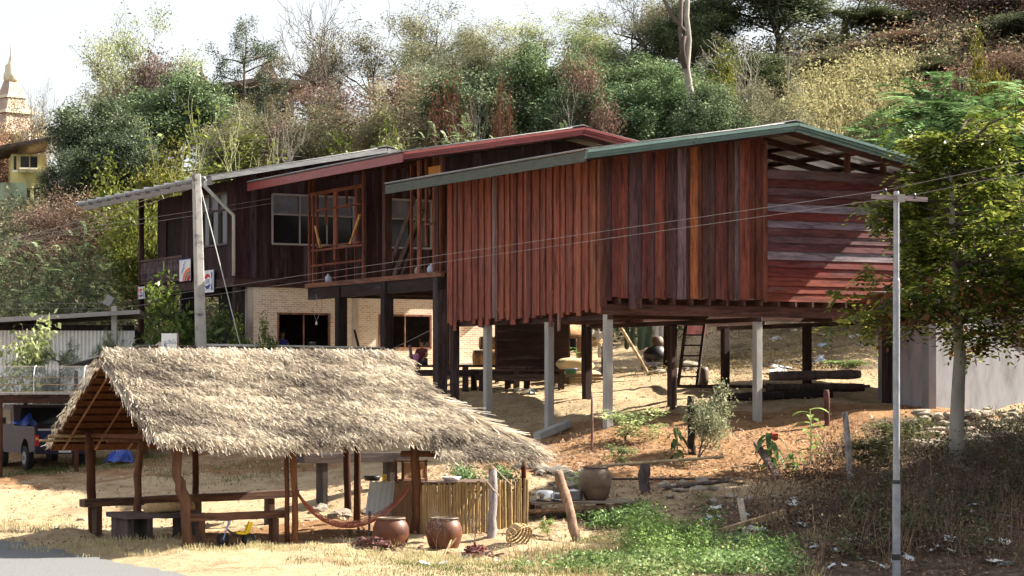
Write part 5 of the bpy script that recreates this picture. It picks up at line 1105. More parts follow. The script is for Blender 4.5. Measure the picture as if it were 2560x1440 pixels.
scatter('golden_grass', 'tall golden dry grass on the slope above the teal roof', 'grass', 2300, [(1990, 2270, 104, 111.5, .85), (1600, 2000, 103, 108, .15)], 14, .3, .04, 1.5, .3, 'g_dry', 53, (.9, .9, .8), blade=True, clus=160)
scatter('golden_leaves', 'pale leaves among the golden grass', 'grass', 1100, [(1980, 2280, 104, 112.5, 1)], 22, .2, .08, 1.9, .35, 'g_dry', 54, (.85, .88, .7))
scatter('grass_shrubs', 'olive shrubs dotted through the golden grass', 'shrubs', 320, [(1960, 2300, 104, 114, 1)], 50, .14, .07, 1.7, .4, 'l_olive', 71, (.85, .85, .65), clus=30)
scatter('verge_grass', 'thin dry grass along the road verge', 'grass', 300, [(120, 480, 42.5, 44.2, .25), (430, 860, 42.3, 43.4, .35), (-20, 220, 47.5, 52, .25), (850, 1300, 41, 42.8, .5)], 13, .1, .012, .16, .09, 'g_dry', 55, (.9, .9, .8), blade=True, soft=True)
scatter('green_grass', 'short patchy green grass at the roadside', 'grass', 750, [(860, 1400, 38.5, 42.4, .55), (1300, 1700, 38, 44, .45)], 15, .1, .013, .075, .16, 'g_green', 56, blade=True, soft=True)
scatter('lush_weeds', 'lush bright green weeds in the sunny hollow beside the road', 'weeds', 520, [(1530, 1810, 39, 43, .5), (1450, 1780, 38.5, 42.5, .2), (1590, 1740, 43, 45.5, .3)], 26, .075, .045, .3, .12, 'l_bright', 57, (1.0, .95, .95), soft=True, clus=60)
scatter('tall_weeds', 'taller bushy weeds standing out of the green hollow', 'weeds', 130, [(1580, 1740, 43, 45.5, .5), (1500, 1850, 39.5, 43, .5)], 60, .06, .035, .62, .13, 'l_bright', 67, (.95, 1.0, .75), soft=True, clus=16)
scatter('dry_weeds', 'dry straw-coloured weeds mixed into the green hollow', 'weeds', 420, [(1330, 1900, 38.5, 45, 1)], 12, .1, .012, .28, .12, 'g_dry', 68, (.8, .75, .6), blade=True, soft=True, clus=50)
scatter('shaded_weeds', 'dark green weeds in the shade below the plank table', 'weeds', 380, [(1760, 1980, 39, 44, .6), (1480, 1620, 46.5, 48.5, .4)], 26, .08, .045, .3, .16, 'l_green', 58, (.9, 1.2, .8))
scatter('dry_undergrowth', 'dark tangled undergrowth under the tree at the lower right', 'undergrowth', 560, [(2080, 2620, 42, 55, .8), (1950, 2200, 46, 52, .2)], 20, .085, .04, .42, .25, 'l_brown', 59, (.26, .21, .19), clus=60)
scatter('twigs', 'thin dry twigs and stalks at the lower right', 'twigs', 320, [(2050, 2620, 41, 56, .8), (1850, 2150, 44, 52, .2)], 8, .1, .012, .9, .25, 'l_brown', 60, (.7, .6, .5), blade=True)
scatter('green_undergrowth', 'patchy green leaves among the undergrowth at the lower right', 'undergrowth', 420, [(2080, 2620, 42, 56, 1)], 22, .09, .045, .7, .2, 'l_olive', 61, (.4, .44, .3), clus=40)
scatter('fallen_leaves', 'dry leaves scattered over the bank below the house', 'leaves', 5200, [(1400, 2200, 46, 59, .55), (850, 1450, 45, 56, .2), (1650, 2200, 70, 86, .25)], 3, .1, .06, .02, .2, 'l_brown', 62, (1.3, 1.15, 1.0), up=2.0)
scatter('yard_grass', 'thin grass at the edge of the parking yard', 'grass', 420, [(0, 420, 63, 69, .7), (380, 760, 57, 62, .3)], 14, .1, .012, .13, .25, 'g_green', 63, (.8, .9, .7), blade=True)
scatter('slope_brush', 'dry brush and straw on the sunny slope seen under the raised house', 'brush', 700, [(1700, 2250, 71, 88, 1)], 14, .12, .03, .35, .25, 'g_dry', 64, (.7, .62, .5), soft=True)
scatter('dark_brush', 'dark leafy thicket behind the washing line', 'brush', 260, [(1380, 1700, 84, 92, 1)], 40, .16, .09, 1.6, .4, 'l_dark', 65, (.7, .7, .6))
for i, (u, Y, H_, lab) in enumerate(((2360, 44, 1.3, 'dry leafless bush right of the steel pole foot'), (2470, 45.5, 1.6, 'dry leafless bush in the lower right corner'), (2160, 47, 1.1, 'dry leafless bush left of the steel pole'), (2300, 48.5, 1.4, 'dry leafless bush below the shade tree trunk'), (2540, 50, 1.7, 'dry leafless bush at the right edge under the rubble wall'), (2060, 45, .9, 'small dry leafless bush among the rubbish'), (1185, 43, .45, 'dry weed stalk beside the right firewood heap'), (1095, 43.1, .5, 'dry weed stalk in front of the right water jar'))):
    tree('dry_bush', lab, 'drybush', u, Y, H=H_, wide=H_ * 1.3, cat='bush')
scatter('bank_leaf_litter', 'pale dead leaves littering the shaded lower right bank', 'leaves', 2400, [(1900, 2620, 40.5, 54, 1)], 3, .1, .06, .03, .22, 'l_brown', 69, (.9, .78, .7), up=2.0)
scatter('pebbles', 'small pebbles and clods strewn over the bare yard', 'pebbles', 2600, [(0, 900, 44, 66, .5), (1100, 2150, 55, 76, .5)], 2, .06, .05, .02, .25, 'l_brown', 70, (1.6, 1.4, 1.15), up=.2)
# ------------------------------------------------------------------ poles and wires
def text_mesh(s, size):
    cu = bpy.data.curves.new('txt', 'FONT'); cu.body = s; cu.size = size; cu.align_x = 'CENTER'; cu.align_y = 'CENTER'; cu.extrude = .0015; cu.resolution_u = 3
    o = bpy.data.objects.new('txt', cu); LINK(o); dg = bpy.context.evaluated_depsgraph_get(); me = bpy.data.meshes.new_from_object(o.evaluated_get(dg)); bpy.data.objects.remove(o); return me
def sqpole(o, p0, p1, a, b_, mat, name='shaft'):
    mb = MB(); V = []
    for p, w_ in ((Vector(p0), a), (Vector(p1), b_)):
        c = w_ * .12
        for x, y in ((-w_ / 2, -w_ / 2 + c), (-w_ / 2 + c, -w_ / 2), (w_ / 2 - c, -w_ / 2), (w_ / 2, -w_ / 2 + c), (w_ / 2, w_ / 2 - c), (w_ / 2 - c, w_ / 2), (-w_ / 2 + c, w_ / 2), (-w_ / 2, w_ / 2 - c)): V.append(p + Vector((x, y, 0)))
    mb.add(V, [tuple(range(8))[::-1], tuple(range(8, 16))] + [(i, (i + 1) % 8, (i + 1) % 8 + 8, i + 8) for i in range(8)]); return mb.build(name, MT[mat], o)
pb = gp(510, 66); U1 = thing('utility_pole', 'square concrete utility pole standing before the brown house', 'pole', (pb.x, pb.y, pb.z), .35)
U1.rotation_euler.z = .5
tp1 = wloc(U1, P(491, 435, 66)); sqpole(U1, (0, 0, -.3), tuple(tp1), .3, .2, 'concretepole')
gb = gp(2241, 39.6); U2 = thing('steel_pole', 'thin stepped steel pole with a wooden crossarm at the right', 'pole', (gb.x, gb.y, groundz(gb.x, gb.y)))
zt = lambda v: CZ + (HOR - v) / FPX * 39.6 - U2.location.z
for z0, z1, r_ in ((-.3, zt(1205), .068), (zt(1205), zt(695), .058), (zt(695), zt(478), .048)):
    mb = MB(); mb.tube([(0, 0, z0), (0, 0, z1 - .04), (0, 0, z1)], [r_, r_, r_ * .85], 12); mb.build('section', MT['steel'], U2, smooth=False)
for z0, z1 in ((zt(1400), zt(1385)), (zt(1210), zt(1200))):
    mb = MB(); mb.tube([(0, 0, z0), (0, 0, z1)], .072, 12); mb.build('band', MT['blacktin'], U2)
mb = MB(); mb.beam((-.42, -.07, zt(492)), (.5, -.07, zt(500)), .06, .075); mb.build('crossarm', MT['plank_h'], U2, color=(.33, .27, .28))
mb = MB(); mb.box((.06, -.12, zt(497)), (.12, .04, .13)); mb.build('clamp', MT['concrete'], U2)
INS = []
for xx, vv in ((-.2, 472), (.28, 484)):
    mb = MB(); mb.tube([(xx, -.07, zt(500)), (xx, -.07, zt(488))], .012, 6); mb.lathe([(.02, 0), (.04, .02), (.03, .045), (.04, .065), (.028, .1), (0, .115)], (xx, -.07, zt(vv + 16)), 12); mb.build('insulator', MT['blacktin'], U2, smooth=True)
    INS.append(U2.location + Vector((xx, -.07, zt(vv + 4))))
pb2 = gp(287, 74); U3 = thing('timber_pole', 'short weathered pole with a tilted box on top by the tin shed', 'pole', (pb2.x, pb2.y, pb2.z))
sqpole(U3, (0, 0, -.3), tuple(wloc(U3, P(286, 765, 74))), .2, .17, 'concretepole')
mb = MB(); tq_ = wloc(U3, P(272, 752, 74)); mb.box(tuple(tq_), (.24, .22, .3), Matrix.Rotation(.5, 3, 'Y')); mb.build('meter_box', MT['greypaint'], U3)
def wire(name, label, pts, r_=.008, sagm=.0, mat='steel', cat='wire'):
    pts = [Vector(p) for p in pts]; o = thing(name, label, cat, tuple(pts[0])); Q2 = []
    for a, b_ in zip(pts[:-1], pts[1:]):
        for k in range(24): f_ = k / 24; q = a.lerp(b_, f_); q.z -= sagm * 4 * f_ * (1 - f_); Q2.append(q - pts[0])
    Q2.append(pts[-1] - pts[0]); mb = MB(); mb.tube(Q2, r_, 4); mb.build('strand', MT[mat], o); return o
wire('power_line', 'upper power line running from the steel pole across the plank wall', [INS[0] + Vector((3.5, -4.5, .5)), INS[0], P(287, 757, 74), P(-120, 762, 84)], .0045, 0, 'wire')
wire('power_line', 'lower power line running from the steel pole across the plank wall', [INS[1] + Vector((3.5, -4.5, .5)), INS[1], P(287, 772, 74), P(-120, 772, 84)], .0045, 0, 'wire')
wire('power_line', 'thick cable climbing from the left edge to the top of the concrete pole', [P(-60, 622, 74), P(488, 456, 66)], .011, .1, 'wire')
wire('power_line', 'thin cable climbing from the left edge to below the top of the concrete pole', [P(-60, 640, 75), P(482, 470, 66)], .006, .1, 'wire')
wire('service_wire', 'upper service wire from the left to the brown house wall', [P(-60, 606, 78), P(732, 487, 75.5)], .007, .05, 'wire')
wire('service_wire', 'lower service wire from the left to the brown house wall', [P(-60, 616, 78), P(716, 502, 75.5)], .007, .05, 'wire')
g_ = wire('guy_wire', 'pale guy wire slanting down from the concrete pole', [P(503, 475, 66), P(537, 608, 66.3), P(600, 862, 67)], .014, 0, 'whitetin')
wire('washing_cord', 'thin cord slanting across the right brick window', [P(958, 882, 70), P(1125, 800, 67)], .01, .02, 'greypaint')
# lamp cord hanging under the unfinished house
lb = thing('lamp_cord', 'bare bulb hanging on a looped cord in front of the brick wall', 'lamp', tuple(P(790, 735, 74)))
mb = MB(); mb.tube([(0, 0, 0), (.05, 0, -.4), wloc(lb, P(780, 770, 74)), wloc(lb, P(790, 800, 74))], .008, 5); mb.tube([wloc(lb, P(801, 735, 74)), wloc(lb, P(805, 770, 74)), wloc(lb, P(792, 800, 74))], .008, 5); mb.build('cord', MT['greypaint'], lb)
mb = MB(); mb.lathe([(0, -.1), (.03, -.08), (.035, -.04), (.015, 0), (.015, .04), (0, .04)], tuple(wloc(lb, P(791, 805, 74))), 12); mb.build('bulb', MT['white'], lb, smooth=True)
# ------------------------------------------------------------------ signs on the veranda
def board(label, s_y, zc, wd, hh, draw):       # board hung on the left side of the brown house at local y
    p = Matrix.Rotation(YAW, 3, 'Z') @ Vector((-.14, s_y, zc - ZB0)) + B.location
    o = thing('sign', label, 'sign', tuple(p), YAW - math.pi / 2); o.rotation_euler.z = YAW - math.pi / 2
    mb = MB(); mb.b2((-wd / 2, 0, -hh / 2), (wd / 2, .02, hh / 2)); mb.build('panel', MT['paint'], o, color=(.72, .74, .8)); draw(o, wd, hh)
def flat(o, name, pts, col, off=.004):
    mb = MB(); mb.prism([(x, -off, z) for x, z in pts], (0, off * .6, 0)); return mb.build(name, MT['paint'], o, color=col)
def txt(o, s, size, x, z, col, rot=0, sx=1.0, off=.009, nm='lettering'):
    me = text_mesh(s, size); q = obj(nm, me, MT['paint'], o, col); q.rotation_euler = (math.pi / 2, -rot, 0); q.location = (x, -off, z); q.scale = (sx, 1, 1); return q
def cola(o, wd, hh):
    w2, h2 = wd / 2, hh / 2; n = 16
    flat(o, 'red_stripe', [(-w2 * .85, -h2 * .8), (-w2 * .6, -h2 * .8), (-w2 * .6, h2 * .8), (-w2 * .85, h2 * .8)], (.65, .08, .05)); flat(o, 'blue_stripe', [(w2 * .6, -h2 * .8), (w2 * .85, -h2 * .8), (w2 * .85, h2 * .8), (w2 * .6, h2 * .8)], (.06, .14, .42))
    el = lambda a: (w2 * .72 * math.cos(a), h2 * .8 * math.sin(a)); flat(o, 'white_oval', [el(2 * math.pi * k / 28) for k in range(28)], (.82, .82, .84), .006)
    e2 = lambda a: (w2 * .58 * math.cos(a), h2 * .7 * math.sin(a))
    flat(o, 'red_cap', [e2(.42 + k / n * (math.pi - .75)) for k in range(n + 1)] + [(-w2 * .2, h2 * .26), (w2 * .2, h2 * .4)], (.62, .02, .02), .008); flat(o, 'blue_cup', [e2(math.pi + .42 + k / n * (math.pi - .75)) for k in range(n + 1)] + [(w2 * .2, -h2 * .3), (-w2 * .2, -h2 * .42)], (.03, .05, .25), .008)
    txt(o, 'เป๊ปซี่', hh * .27, 0, -.01, (.03, .05, .3), 0, .95)
def orange(o, wd, hh):
    w2, h2 = wd / 2, hh / 2; c = (w2 * 1.0, -h2 * 1.0)
    for r0, r1, col in ((.62, .82, (.78, .2, .06)), (.44, .6, (.18, .16, .15)), (.1, .4, (.4, .04, .06))):
        pts = [(c[0] + hh * r1 * .86 * math.cos(math.pi / 2 + k / 12 * math.pi / 2) * wd / hh * 1.0, c[1] + hh * r1 * .72 * math.sin(math.pi / 2 + k / 12 * math.pi / 2)) for k in range(13)] + [(c[0] + hh * r0 * .86 * math.cos(math.pi - k / 12 * math.pi / 2) * wd / hh, c[1] + hh * r0 * .72 * math.sin(math.pi - k / 12 * math.pi / 2)) for k in range(13)]
        flat(o, 'arc', [(min(w2, x), max(-h2, z)) for x, z in pts], col)
    txt(o, 'แฟนต้า', hh * .21, -w2 * .25, h2 * .12, (.07, .07, .35), .75); flat(o, 'leaf_mark', [(-.03, h2 * .62), (.03, h2 * .6), (.05, h2 * .82), (.0, h2 * .8)], (.05, .06, .2)); flat(o, 'dot_mark', [(-w2 * .3, h2 * .42), (-w2 * .14, h2 * .45), (-w2 * .2, h2 * .6)], (.6, .15, .12))
    flat(o, 'top_edge', [(-w2, h2 * .93), (w2, h2 * .93), (w2, h2), (-w2, h2)], (.2, .26, .6))
board('tall cola sign with red and blue oval, right of the utility pole', 2.05, CZ + (HOR - 701) / FPX * 76.9, 1.0, .72, cola)
board('soft drink sign with orange arcs hanging on the veranda rail', 4.1, CZ + (HOR - 672) / FPX * 78.6, 1.0, .72, orange)
board('small cola sign with red and blue oval at the far veranda corner', 8.3, CZ + (HOR - 730) / FPX * 82.5, .66, .42, cola)
sp_ = P(424, 874, 65); o = thing('notice_board', 'white boxy notice board standing behind the thatch ridge', 'sign', tuple(sp_), -.15)
mb = MB(); mb.b2((-.23, 0, -.35), (.2, .06, .44)); mb.build('panel', MT['paint'], o, color=(.78, .82, .84))
mb = MB(); mb.b2((.202, .0, -.35), (.24, .062, .45)); mb.build('frame', MT['wood'], o, color=(.3, .2, .17))
flat(o, 'blue_emblem', [(-.18, -.3), (-.09, -.3), (-.1, .0), (-.07, .1), (-.13, .2), (-.17, .1)], (.22, .26, .45)); txt(o, 'ระวังไป', .15, .03, .2, (.25, .29, .31)); txt(o, 'รถ', .09, .05, .03, (.5, .54, .55)); txt(o, '7 ก', .11, .0, -.14, (.3, .33, .34))
mb = MB(); mb.tube([(-.1, .03, -2.6), (-.1, .03, -.3)], .04, 6); mb.tube([(.1, .03, -2.6), (.1, .03, -.3)], .04, 6); mb.build('support', MT['wood'], o, color=(.2, .15, .12))
# ------------------------------------------------------------------ long tin-roofed shed behind the shelter
q0 = P(345, 884, 65.0); q1 = P(985, 889, 70); dv = (q1 - q0); dv.z = 0; L_ = dv.length; az = math.atan2(dv.y, dv.x)
S = thing('tin_shed', 'low open shed with a long rusty tin roof just behind the thatch ridge', 'shed', (q0.x, q0.y, 1.0), az)
ze = CZ + (HOR - 872) / FPX * 65 - 1.0; zr_ = CZ + (HOR - 879) / FPX * 70 - 1.0
mb = MB(); mb.beam((2.0, 0, ze - .02), (L_, 0, zr_ - .06), .05, .2); mb.build('fascia', MT['wood'], S, color=(.16, .12, .12))
mb = MB(); n = 300; ya = np.linspace(0, L_, n); zz_ = ze + (zr_ - ze) * ya / L_ + .1 + .014 * np.sin(ya * 60)
V = [(a, -.1, z_) for a, z_ in zip(ya, zz_)] + [(a, 4.6, z_ - .55) for a, z_ in zip(ya, zz_)]; V += [(a, b_, c_ - .015) for a, b_, c_ in V]
mb.add(V, [(i, i + 1, n + i + 1, n + i) for i in range(n - 1)] + [(2 * n + i, 3 * n + i, 3 * n + i + 1, 2 * n + i + 1) for i in range(n - 1)] + [(i, 2 * n + i, 2 * n + i + 1, i + 1) for i in range(n - 1)]); mb.build('roof_sheet', MT['tin'], S)
mb = MB(); mb.prism([(2.0, -.13, ze + .1), (L_, -.13, zr_ + .1), (L_, -.13, zr_ + .13), (2.0, -.13, ze + .16)], (0, .1, 0)); mb.build('flashing', MT['whitetin'], S)
mb = MB(); mb.prism([(2.0, -.18, ze - .18), (3.0, -.18, ze - .18), (3.0, -.18, ze + .06), (2.0, -.18, ze + .06)], (0, .03, 0)); mb.build('patch_sheet', MT['whitetin'], S)
mb = MB(); mb.prism([(.35, -.2, ze - .12), (.8, -.2, ze + .2), (1.5, -.2, ze - .1)], (0, .5, 0)); mb.build('bent_sheet', MT['tiles'], S)
for xx in (.3, 3.0, 6.0, L_ - .3):
    for yy in (.1, 4.3):
        pw = Matrix.Rotation(az, 3, 'Z') @ Vector((xx, yy, 0)) + S.location; g_ = groundz(pw.x, pw.y) - 1.0; mb = MB(); mb.tube([(xx, yy, g_ - .2), (xx, yy, ze - .05 - yy * .12)], .06, 7); mb.build('post', MT['pole'], S, color=(.6, .5, .45))
# ------------------------------------------------------------------ left yard: tin shed, cage, carport, pickup
q0 = P(-40, 960, 74); D = thing('white_shed', 'white corrugated tin shed at the left edge behind the parked pickup', 'shed', (q0.x, q0.y, q0.z - 1.2), math.radians(6))
Wd = (P(345, 0, 75).x - q0.x); zz = lambda v, Y=74: CZ + (HOR - v) / FPX * Y - D.location.z
n = 420; xs = np.linspace(0, Wd, n); V = [(x_, .02 * math.sin(x_ * 55), z_) for z_ in (-.3, zz(878), zz(826)) for x_ in xs]; mb = MB()
mb.add(V, [(r_ * n + i, r_ * n + i + 1, r_ * n + n + i + 1, r_ * n + n + i) for r_ in (0, 1) for i in range(n - 1)]); mb.build('tin_wall', MT['white'], D)
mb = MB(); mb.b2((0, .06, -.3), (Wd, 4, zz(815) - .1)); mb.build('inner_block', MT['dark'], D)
mb = MB(); mb.b2((0, -.02, zz(826)), (Wd, .03, zz(812))); mb.build('lintel', MT['dark'], D)
mb = MB(); mb.prism([(-.5, -.75, zz(812)), (Wd + .2, -.75, zz(785)), (Wd + .2, -.75, zz(775)), (-.5, -.75, zz(800))], (0, 5, 0)); mb.build('roof', MT['tin'], D)
q0 = P(-60, 1010, 62.5); Cp = thing('carport', 'low flat-roofed carport over the parked pickup', 'carport', (q0.x, q0.y, h(q0.x, q0.y)), math.radians(4)); zc = lambda v: CZ + (HOR - v) / FPX * 62.5 - Cp.location.z
Wc = P(200, 0, 63).x - q0.x
mb = MB(); mb.b2((0, 0, zc(1008)), (Wc, .08, zc(987))); mb.build('fascia', MT['plank_h'], Cp, color=(.05, .025, .02))
mb = MB(); mb.b2((-.1, -.1, zc(986)), (Wc + .15, 5.2, zc(982))); mb.build('roof_sheet', MT['tin'], Cp)
for xx, yy in ((.62, .05), (Wc - .1, .6), (.62, 5), (Wc - .1, 5)): 
    mb = MB(); mb.tube([(xx, yy, -.4), (xx, yy, zc(1008) if yy < .5 else zc(988))], .06, 8); mb.build('post', MT['pole'], Cp, color=(.7, .5, .45))
Cg = thing('wire_cage', 'long chicken-wire cage with pale rails on the carport roof', 'cage', tuple(Cp.location + Vector((.2, .4, zc(982)))), math.radians(4))
hc = zc(913) - zc(982); Lc = Wc - .1; mb = MB()
for k in range(60):
    x_ = Lc * k / 59; mb.tube([(x_, 0, 0), (x_, -.02, hc * .6), (x_, .2, hc * .92), (x_, .5, hc)], .0025, 3, False)
for zf in np.linspace(.06, .95, 13): mb.tube([(0, .15 * max(0, zf - .6), hc * zf), (Lc, .15 * max(0, zf - .6), hc * zf)], .0025, 3, False)
mb.build('wire_mesh', MT['steel'], Cg)
for zf, yy in ((.95, .35), (.55, -.02), (.3, -.02), (.04, -.02)):
    mb = MB(); mb.tube([(0, yy, hc * zf), (Lc, yy, hc * zf)], .009, 6); mb.build('rail', MT['bamboo'], Cg)
for x_ in (0, Lc * .48, Lc): mb = MB(); mb.tube([(x_, -.02, 0), (x_, -.02, hc * .6), (x_, .2, hc * .95), (x_, .6, hc)], .016, 6); mb.build('hoop', MT['whitetin'], Cg)
mb = MB()
# pickup
tb_ = gp(158, 65.5); TRZ = math.radians(27); K_ = thing('pickup_truck', 'dusty old pickup truck parked under the carport at the left', 'truck', (tb_.x, tb_.y, groundz(tb_.x, tb_.y)), TRZ)
PT, PD, PBL = (.085, .065, .072), (.025, .02, .036), (.02, .03, .1)
def side(x, sgn):
    arch = [(.95 + .42 * math.cos(a), .42 + .42 * math.sin(a)) for a in np.linspace(math.pi, 0, 12)]
    pts = [(0, .55), (0, 1.18), (2.1, 1.18), (2.1, .45), (1.37, .45)] + [(.95 + .42 * math.cos(a), .45 + .42 * math.sin(a)) for a in np.linspace(.05, math.pi - .05, 12)] + [(.5, .5)]
    mb = MB(); mb.prism([(x, a, b_) for a, b_ in pts], (sgn * -.05, 0, 0)); mb.build('bed_side', MT['paint'], K_, color=PT)
    mb = MB(); mb.b2((x + sgn * .015, 0, 1.17), (x - sgn * .07, 2.1, 1.21)); mb.build('bed_rail', MT['paint'], K_, color=(.12, .1, .14))
side(-.8, -1); side(.8, 1)
mb = MB(); mb.b2((-.74, .02, .62), (.74, .07, 1.16)); tg = mb.build('tailgate', MT['paint'], K_, color=PBL)
mb = MB(); mb.b2((-.7, -.01, 1.1), (.7, .018, 1.15)); mb.build('trim', MT['whitetin'], tg); mb = MB(); mb.b2((-.25, -.02, .9), (.25, .018, .96)); mb.build('handle', MT['blacktin'], tg)
mb = MB(); mb.b2((-.76, .08, .6), (.76, 2.08, .64)); mb.build('bed_floor', MT['blacktin'], K_)
mb = MB(); mb.b2((-.82, -.14, .46), (.82, .0, .6)); mb.build('bumper', MT['paint'], K_, color=PD)
for sg in (-1, 1):
    mb = MB(); mb.b2((sg * .79, -.02, .68), (sg * .68, .019, .98)); tl = mb.build('taillight', MT['paint'], K_, color=(.55, .03, .03)); mb = MB(); mb.b2((sg * .785, -.024, .84), (sg * .69, -.021, .92)); mb.build('lens', MT['paint'], tl, color=(.8, .35, .12))
mb = MB(); mb.b2((-.17, -.175, .5), (.17, -.16, .66)); pl_ = mb.build('number_plate', MT['paint'], K_, color=(.75, .78, .78))
me = text_mesh('บ-0617', .1); q = obj('number', me, MT['paint'], pl_, (.03, .03, .04)); q.rotation_euler = (math.pi / 2, 0, 0); q.location = (0, -.178, .6)
mb = MB(); mb.b2((-.09, -.178, .518), (.09, -.1755, .532)); mb.build('province_line', MT['paint'], pl_, color=(.3, .32, .32))
def twheel(x, y):
    mb = MB(); r_ = .33; mb.tube([(x - .1, y, r_), (x - .07, y, r_), (x + .07, y, r_), (x + .1, y, r_)], [.28, r_, r_, .28], 22); w_ = mb.build('wheel', MT['rubber'], K_)
    mb = MB(); s_ = -.105 if x < 0 else .105; mb.tube([(x + s_ * .9, y, r_), (x + s_ * 1.06, y, r_)], [.19, .17], 16); mb.build('rim', MT['greypaint'], w_)
    mb = MB(); mb.tube([(x + s_ * 1.0, y, r_), (x + s_ * 1.2, y, r_)], .06, 10); mb.build('hub', MT['blacktin'], w_)
for x in (-.72, .72): twheel(x, .95); twheel(x, 3.55)
mb = MB(); sec = [(2.12, .45), (2.12, 1.2), (2.22, 1.78), (3.2, 1.8), (3.75, 1.2), (4.7, 1.05), (4.75, .45)]; mb.prism([(-.78, a, b_) for a, b_ in sec], (1.56, 0, 0)); cb_ = mb.build('cab', MT['paint'], K_, color=PT)
mb = MB(); mb.prism([(-.62, 2.125, 1.26), (.62, 2.125, 1.26), (.55, 2.2, 1.7), (-.55, 2.2, 1.7)], (0, -.03, 0)); mb.build('rear_window', MT['glass'], cb_)
mb = MB(); mb.prism([(-.785, 2.4, 1.25), (-.785, 3.5, 1.25), (-.785, 3.15, 1.68), (-.785, 2.45, 1.68)], (-.01, 0, 0)); mb.build('side_window', MT['glass'], cb_)
mb = MB(); mb.b2((-.9, 3.3, 1.25), (-.8, 3.36, 1.42)); mb.build('mirror', MT['blacktin'], cb_)
tr_ = thing('tarpaulin', 'blue tarpaulin draped over the bed and cab corner of the pickup', 'tarp', tuple(K_.location), TRZ)
mb = MB(); V = []; NX_, NY_ = 12, 9
for i in range(NX_):
    for j in range(NY_):
        f_, g__ = i / (NX_ - 1), j / (NY_ - 1); y_ = 2.28 - 1.5 * f_; z_ = 1.64 - .4 * f_ ** .7 - .35 * (1 - g__) * (1 - f_) + .03 * math.sin(9 * g__ + 5 * f_); x_ = -.84 + .55 * g__ * (1 - .35 * f_) + .02 * math.sin(f_ * 12); V.append((x_, y_, max(1.215, z_)))
mb.add(V, [(i * NY_ + j, i * NY_ + j + 1, i * NY_ + NY_ + j + 1, i * NY_ + NY_ + j) for i in range(NX_ - 1) for j in range(NY_ - 1)]); mb.build('sheet', MT['tarp'], tr_)
r_ = np.random.default_rng(4); bp_ = gp(300, 65); mb = MB(); V = []
for i in range(10):
    for j in range(10): V.append(((i / 9 - .5) * .7 + r_.normal(0, .03), (j / 9 - .5) * .7 + r_.normal(0, .03), .4 * max(0, 1 - ((i - 4.5) ** 2 + (j - 4.5) ** 2) / 24) + abs(r_.normal(0, .05))))
mb.add(V, [(i * 10 + j, i * 10 + j + 1, i * 10 + 11 + j, i * 10 + 10 + j) for i in range(9) for j in range(9)]); o = mb.build('plastic_heap', MT['tarp']); o.location = (bp_.x, bp_.y, groundz(bp_.x, bp_.y)); tag(o, 'crumpled heap of blue plastic beside the pickup', 'plastic sheet')
# ------------------------------------------------------------------ under the houses
def plat(name, label, cat, p0, L, dp, zt_, rz, legs, col):
    o = thing(name, label, cat, (p0.x, p0.y, groundz(p0.x, p0.y)), rz); zz = zt_ - o.location.z
    for k in range(int(dp / .28)):
        mb = MB(); mb.b2((0, k * .28, zz - .05), (L, k * .28 + .26, zz + .003 * (k % 3))); mb.build('plank', MT['plank_h'], o, color=col)
    mb = MB(); mb.b2((0, -.02, zz - .32), (L, .1, zz - .14)); mb.build('beam', MT['plank_h'], o, color=tuple(c * 1.1 for c in col))
    for lx in legs:
        for ly in (.05, dp - .1):
            mb = MB(); mb.b2((lx, ly - .06, -.4), (lx + .16, ly + .06, zz - .06)); mb.build('leg', MT['plank_v'], o, color=tuple(c * 1.2 for c in col))
    return o
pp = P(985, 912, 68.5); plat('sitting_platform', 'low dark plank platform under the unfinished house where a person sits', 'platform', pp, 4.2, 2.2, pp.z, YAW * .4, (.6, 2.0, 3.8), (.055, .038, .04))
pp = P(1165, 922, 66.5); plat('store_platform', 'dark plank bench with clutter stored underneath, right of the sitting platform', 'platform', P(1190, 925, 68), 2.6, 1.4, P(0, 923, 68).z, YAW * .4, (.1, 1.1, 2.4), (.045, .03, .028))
# boarded store and log stack
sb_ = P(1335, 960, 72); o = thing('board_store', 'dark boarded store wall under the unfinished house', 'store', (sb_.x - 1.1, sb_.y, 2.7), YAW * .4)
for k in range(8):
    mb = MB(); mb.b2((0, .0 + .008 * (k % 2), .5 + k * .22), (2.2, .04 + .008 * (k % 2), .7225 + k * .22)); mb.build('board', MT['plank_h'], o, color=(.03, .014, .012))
for x_ in (0, 2.2): mb = MB(); mb.b2((x_ - .05, .05, -.2), (x_ + .05, .15, 2.4)); mb.build('post', MT['plank_v'], o, color=(.1, .06, .05))
for i, (u, v, Y, L, r_, lab) in enumerate(((1185, 895, 74, 2.2, .24, 'lowest sawn log of the stack before the brick wall'), (1200, 858, 74.4, 2.4, .2, 'middle sawn log of the stack before the brick wall'), (1255, 828, 75, 2.6, .22, 'topmost sawn log of the stack before the brick wall'))):
    a_ = P(u, v, Y); o = thing('log', lab, 'log', tuple(a_ - Vector((0, 0, r_))), .15); mb = MB(); mb.tube([(0, 0, r_), (L * .5, .1, r_ * 1.05), (L, .25, r_)], [r_, r_ * 1.05, r_ * .95], 12); mb.build('bark_face', MT['wood'], o, smooth=True, color=(.34, .2, .1))
    mb = MB(); mb.tube([(-.012, 0, r_), (.0, 0, r_)], r_ * .96, 12); mb.build('cut_end', MT['wood'], o, color=(.5, .33, .18))
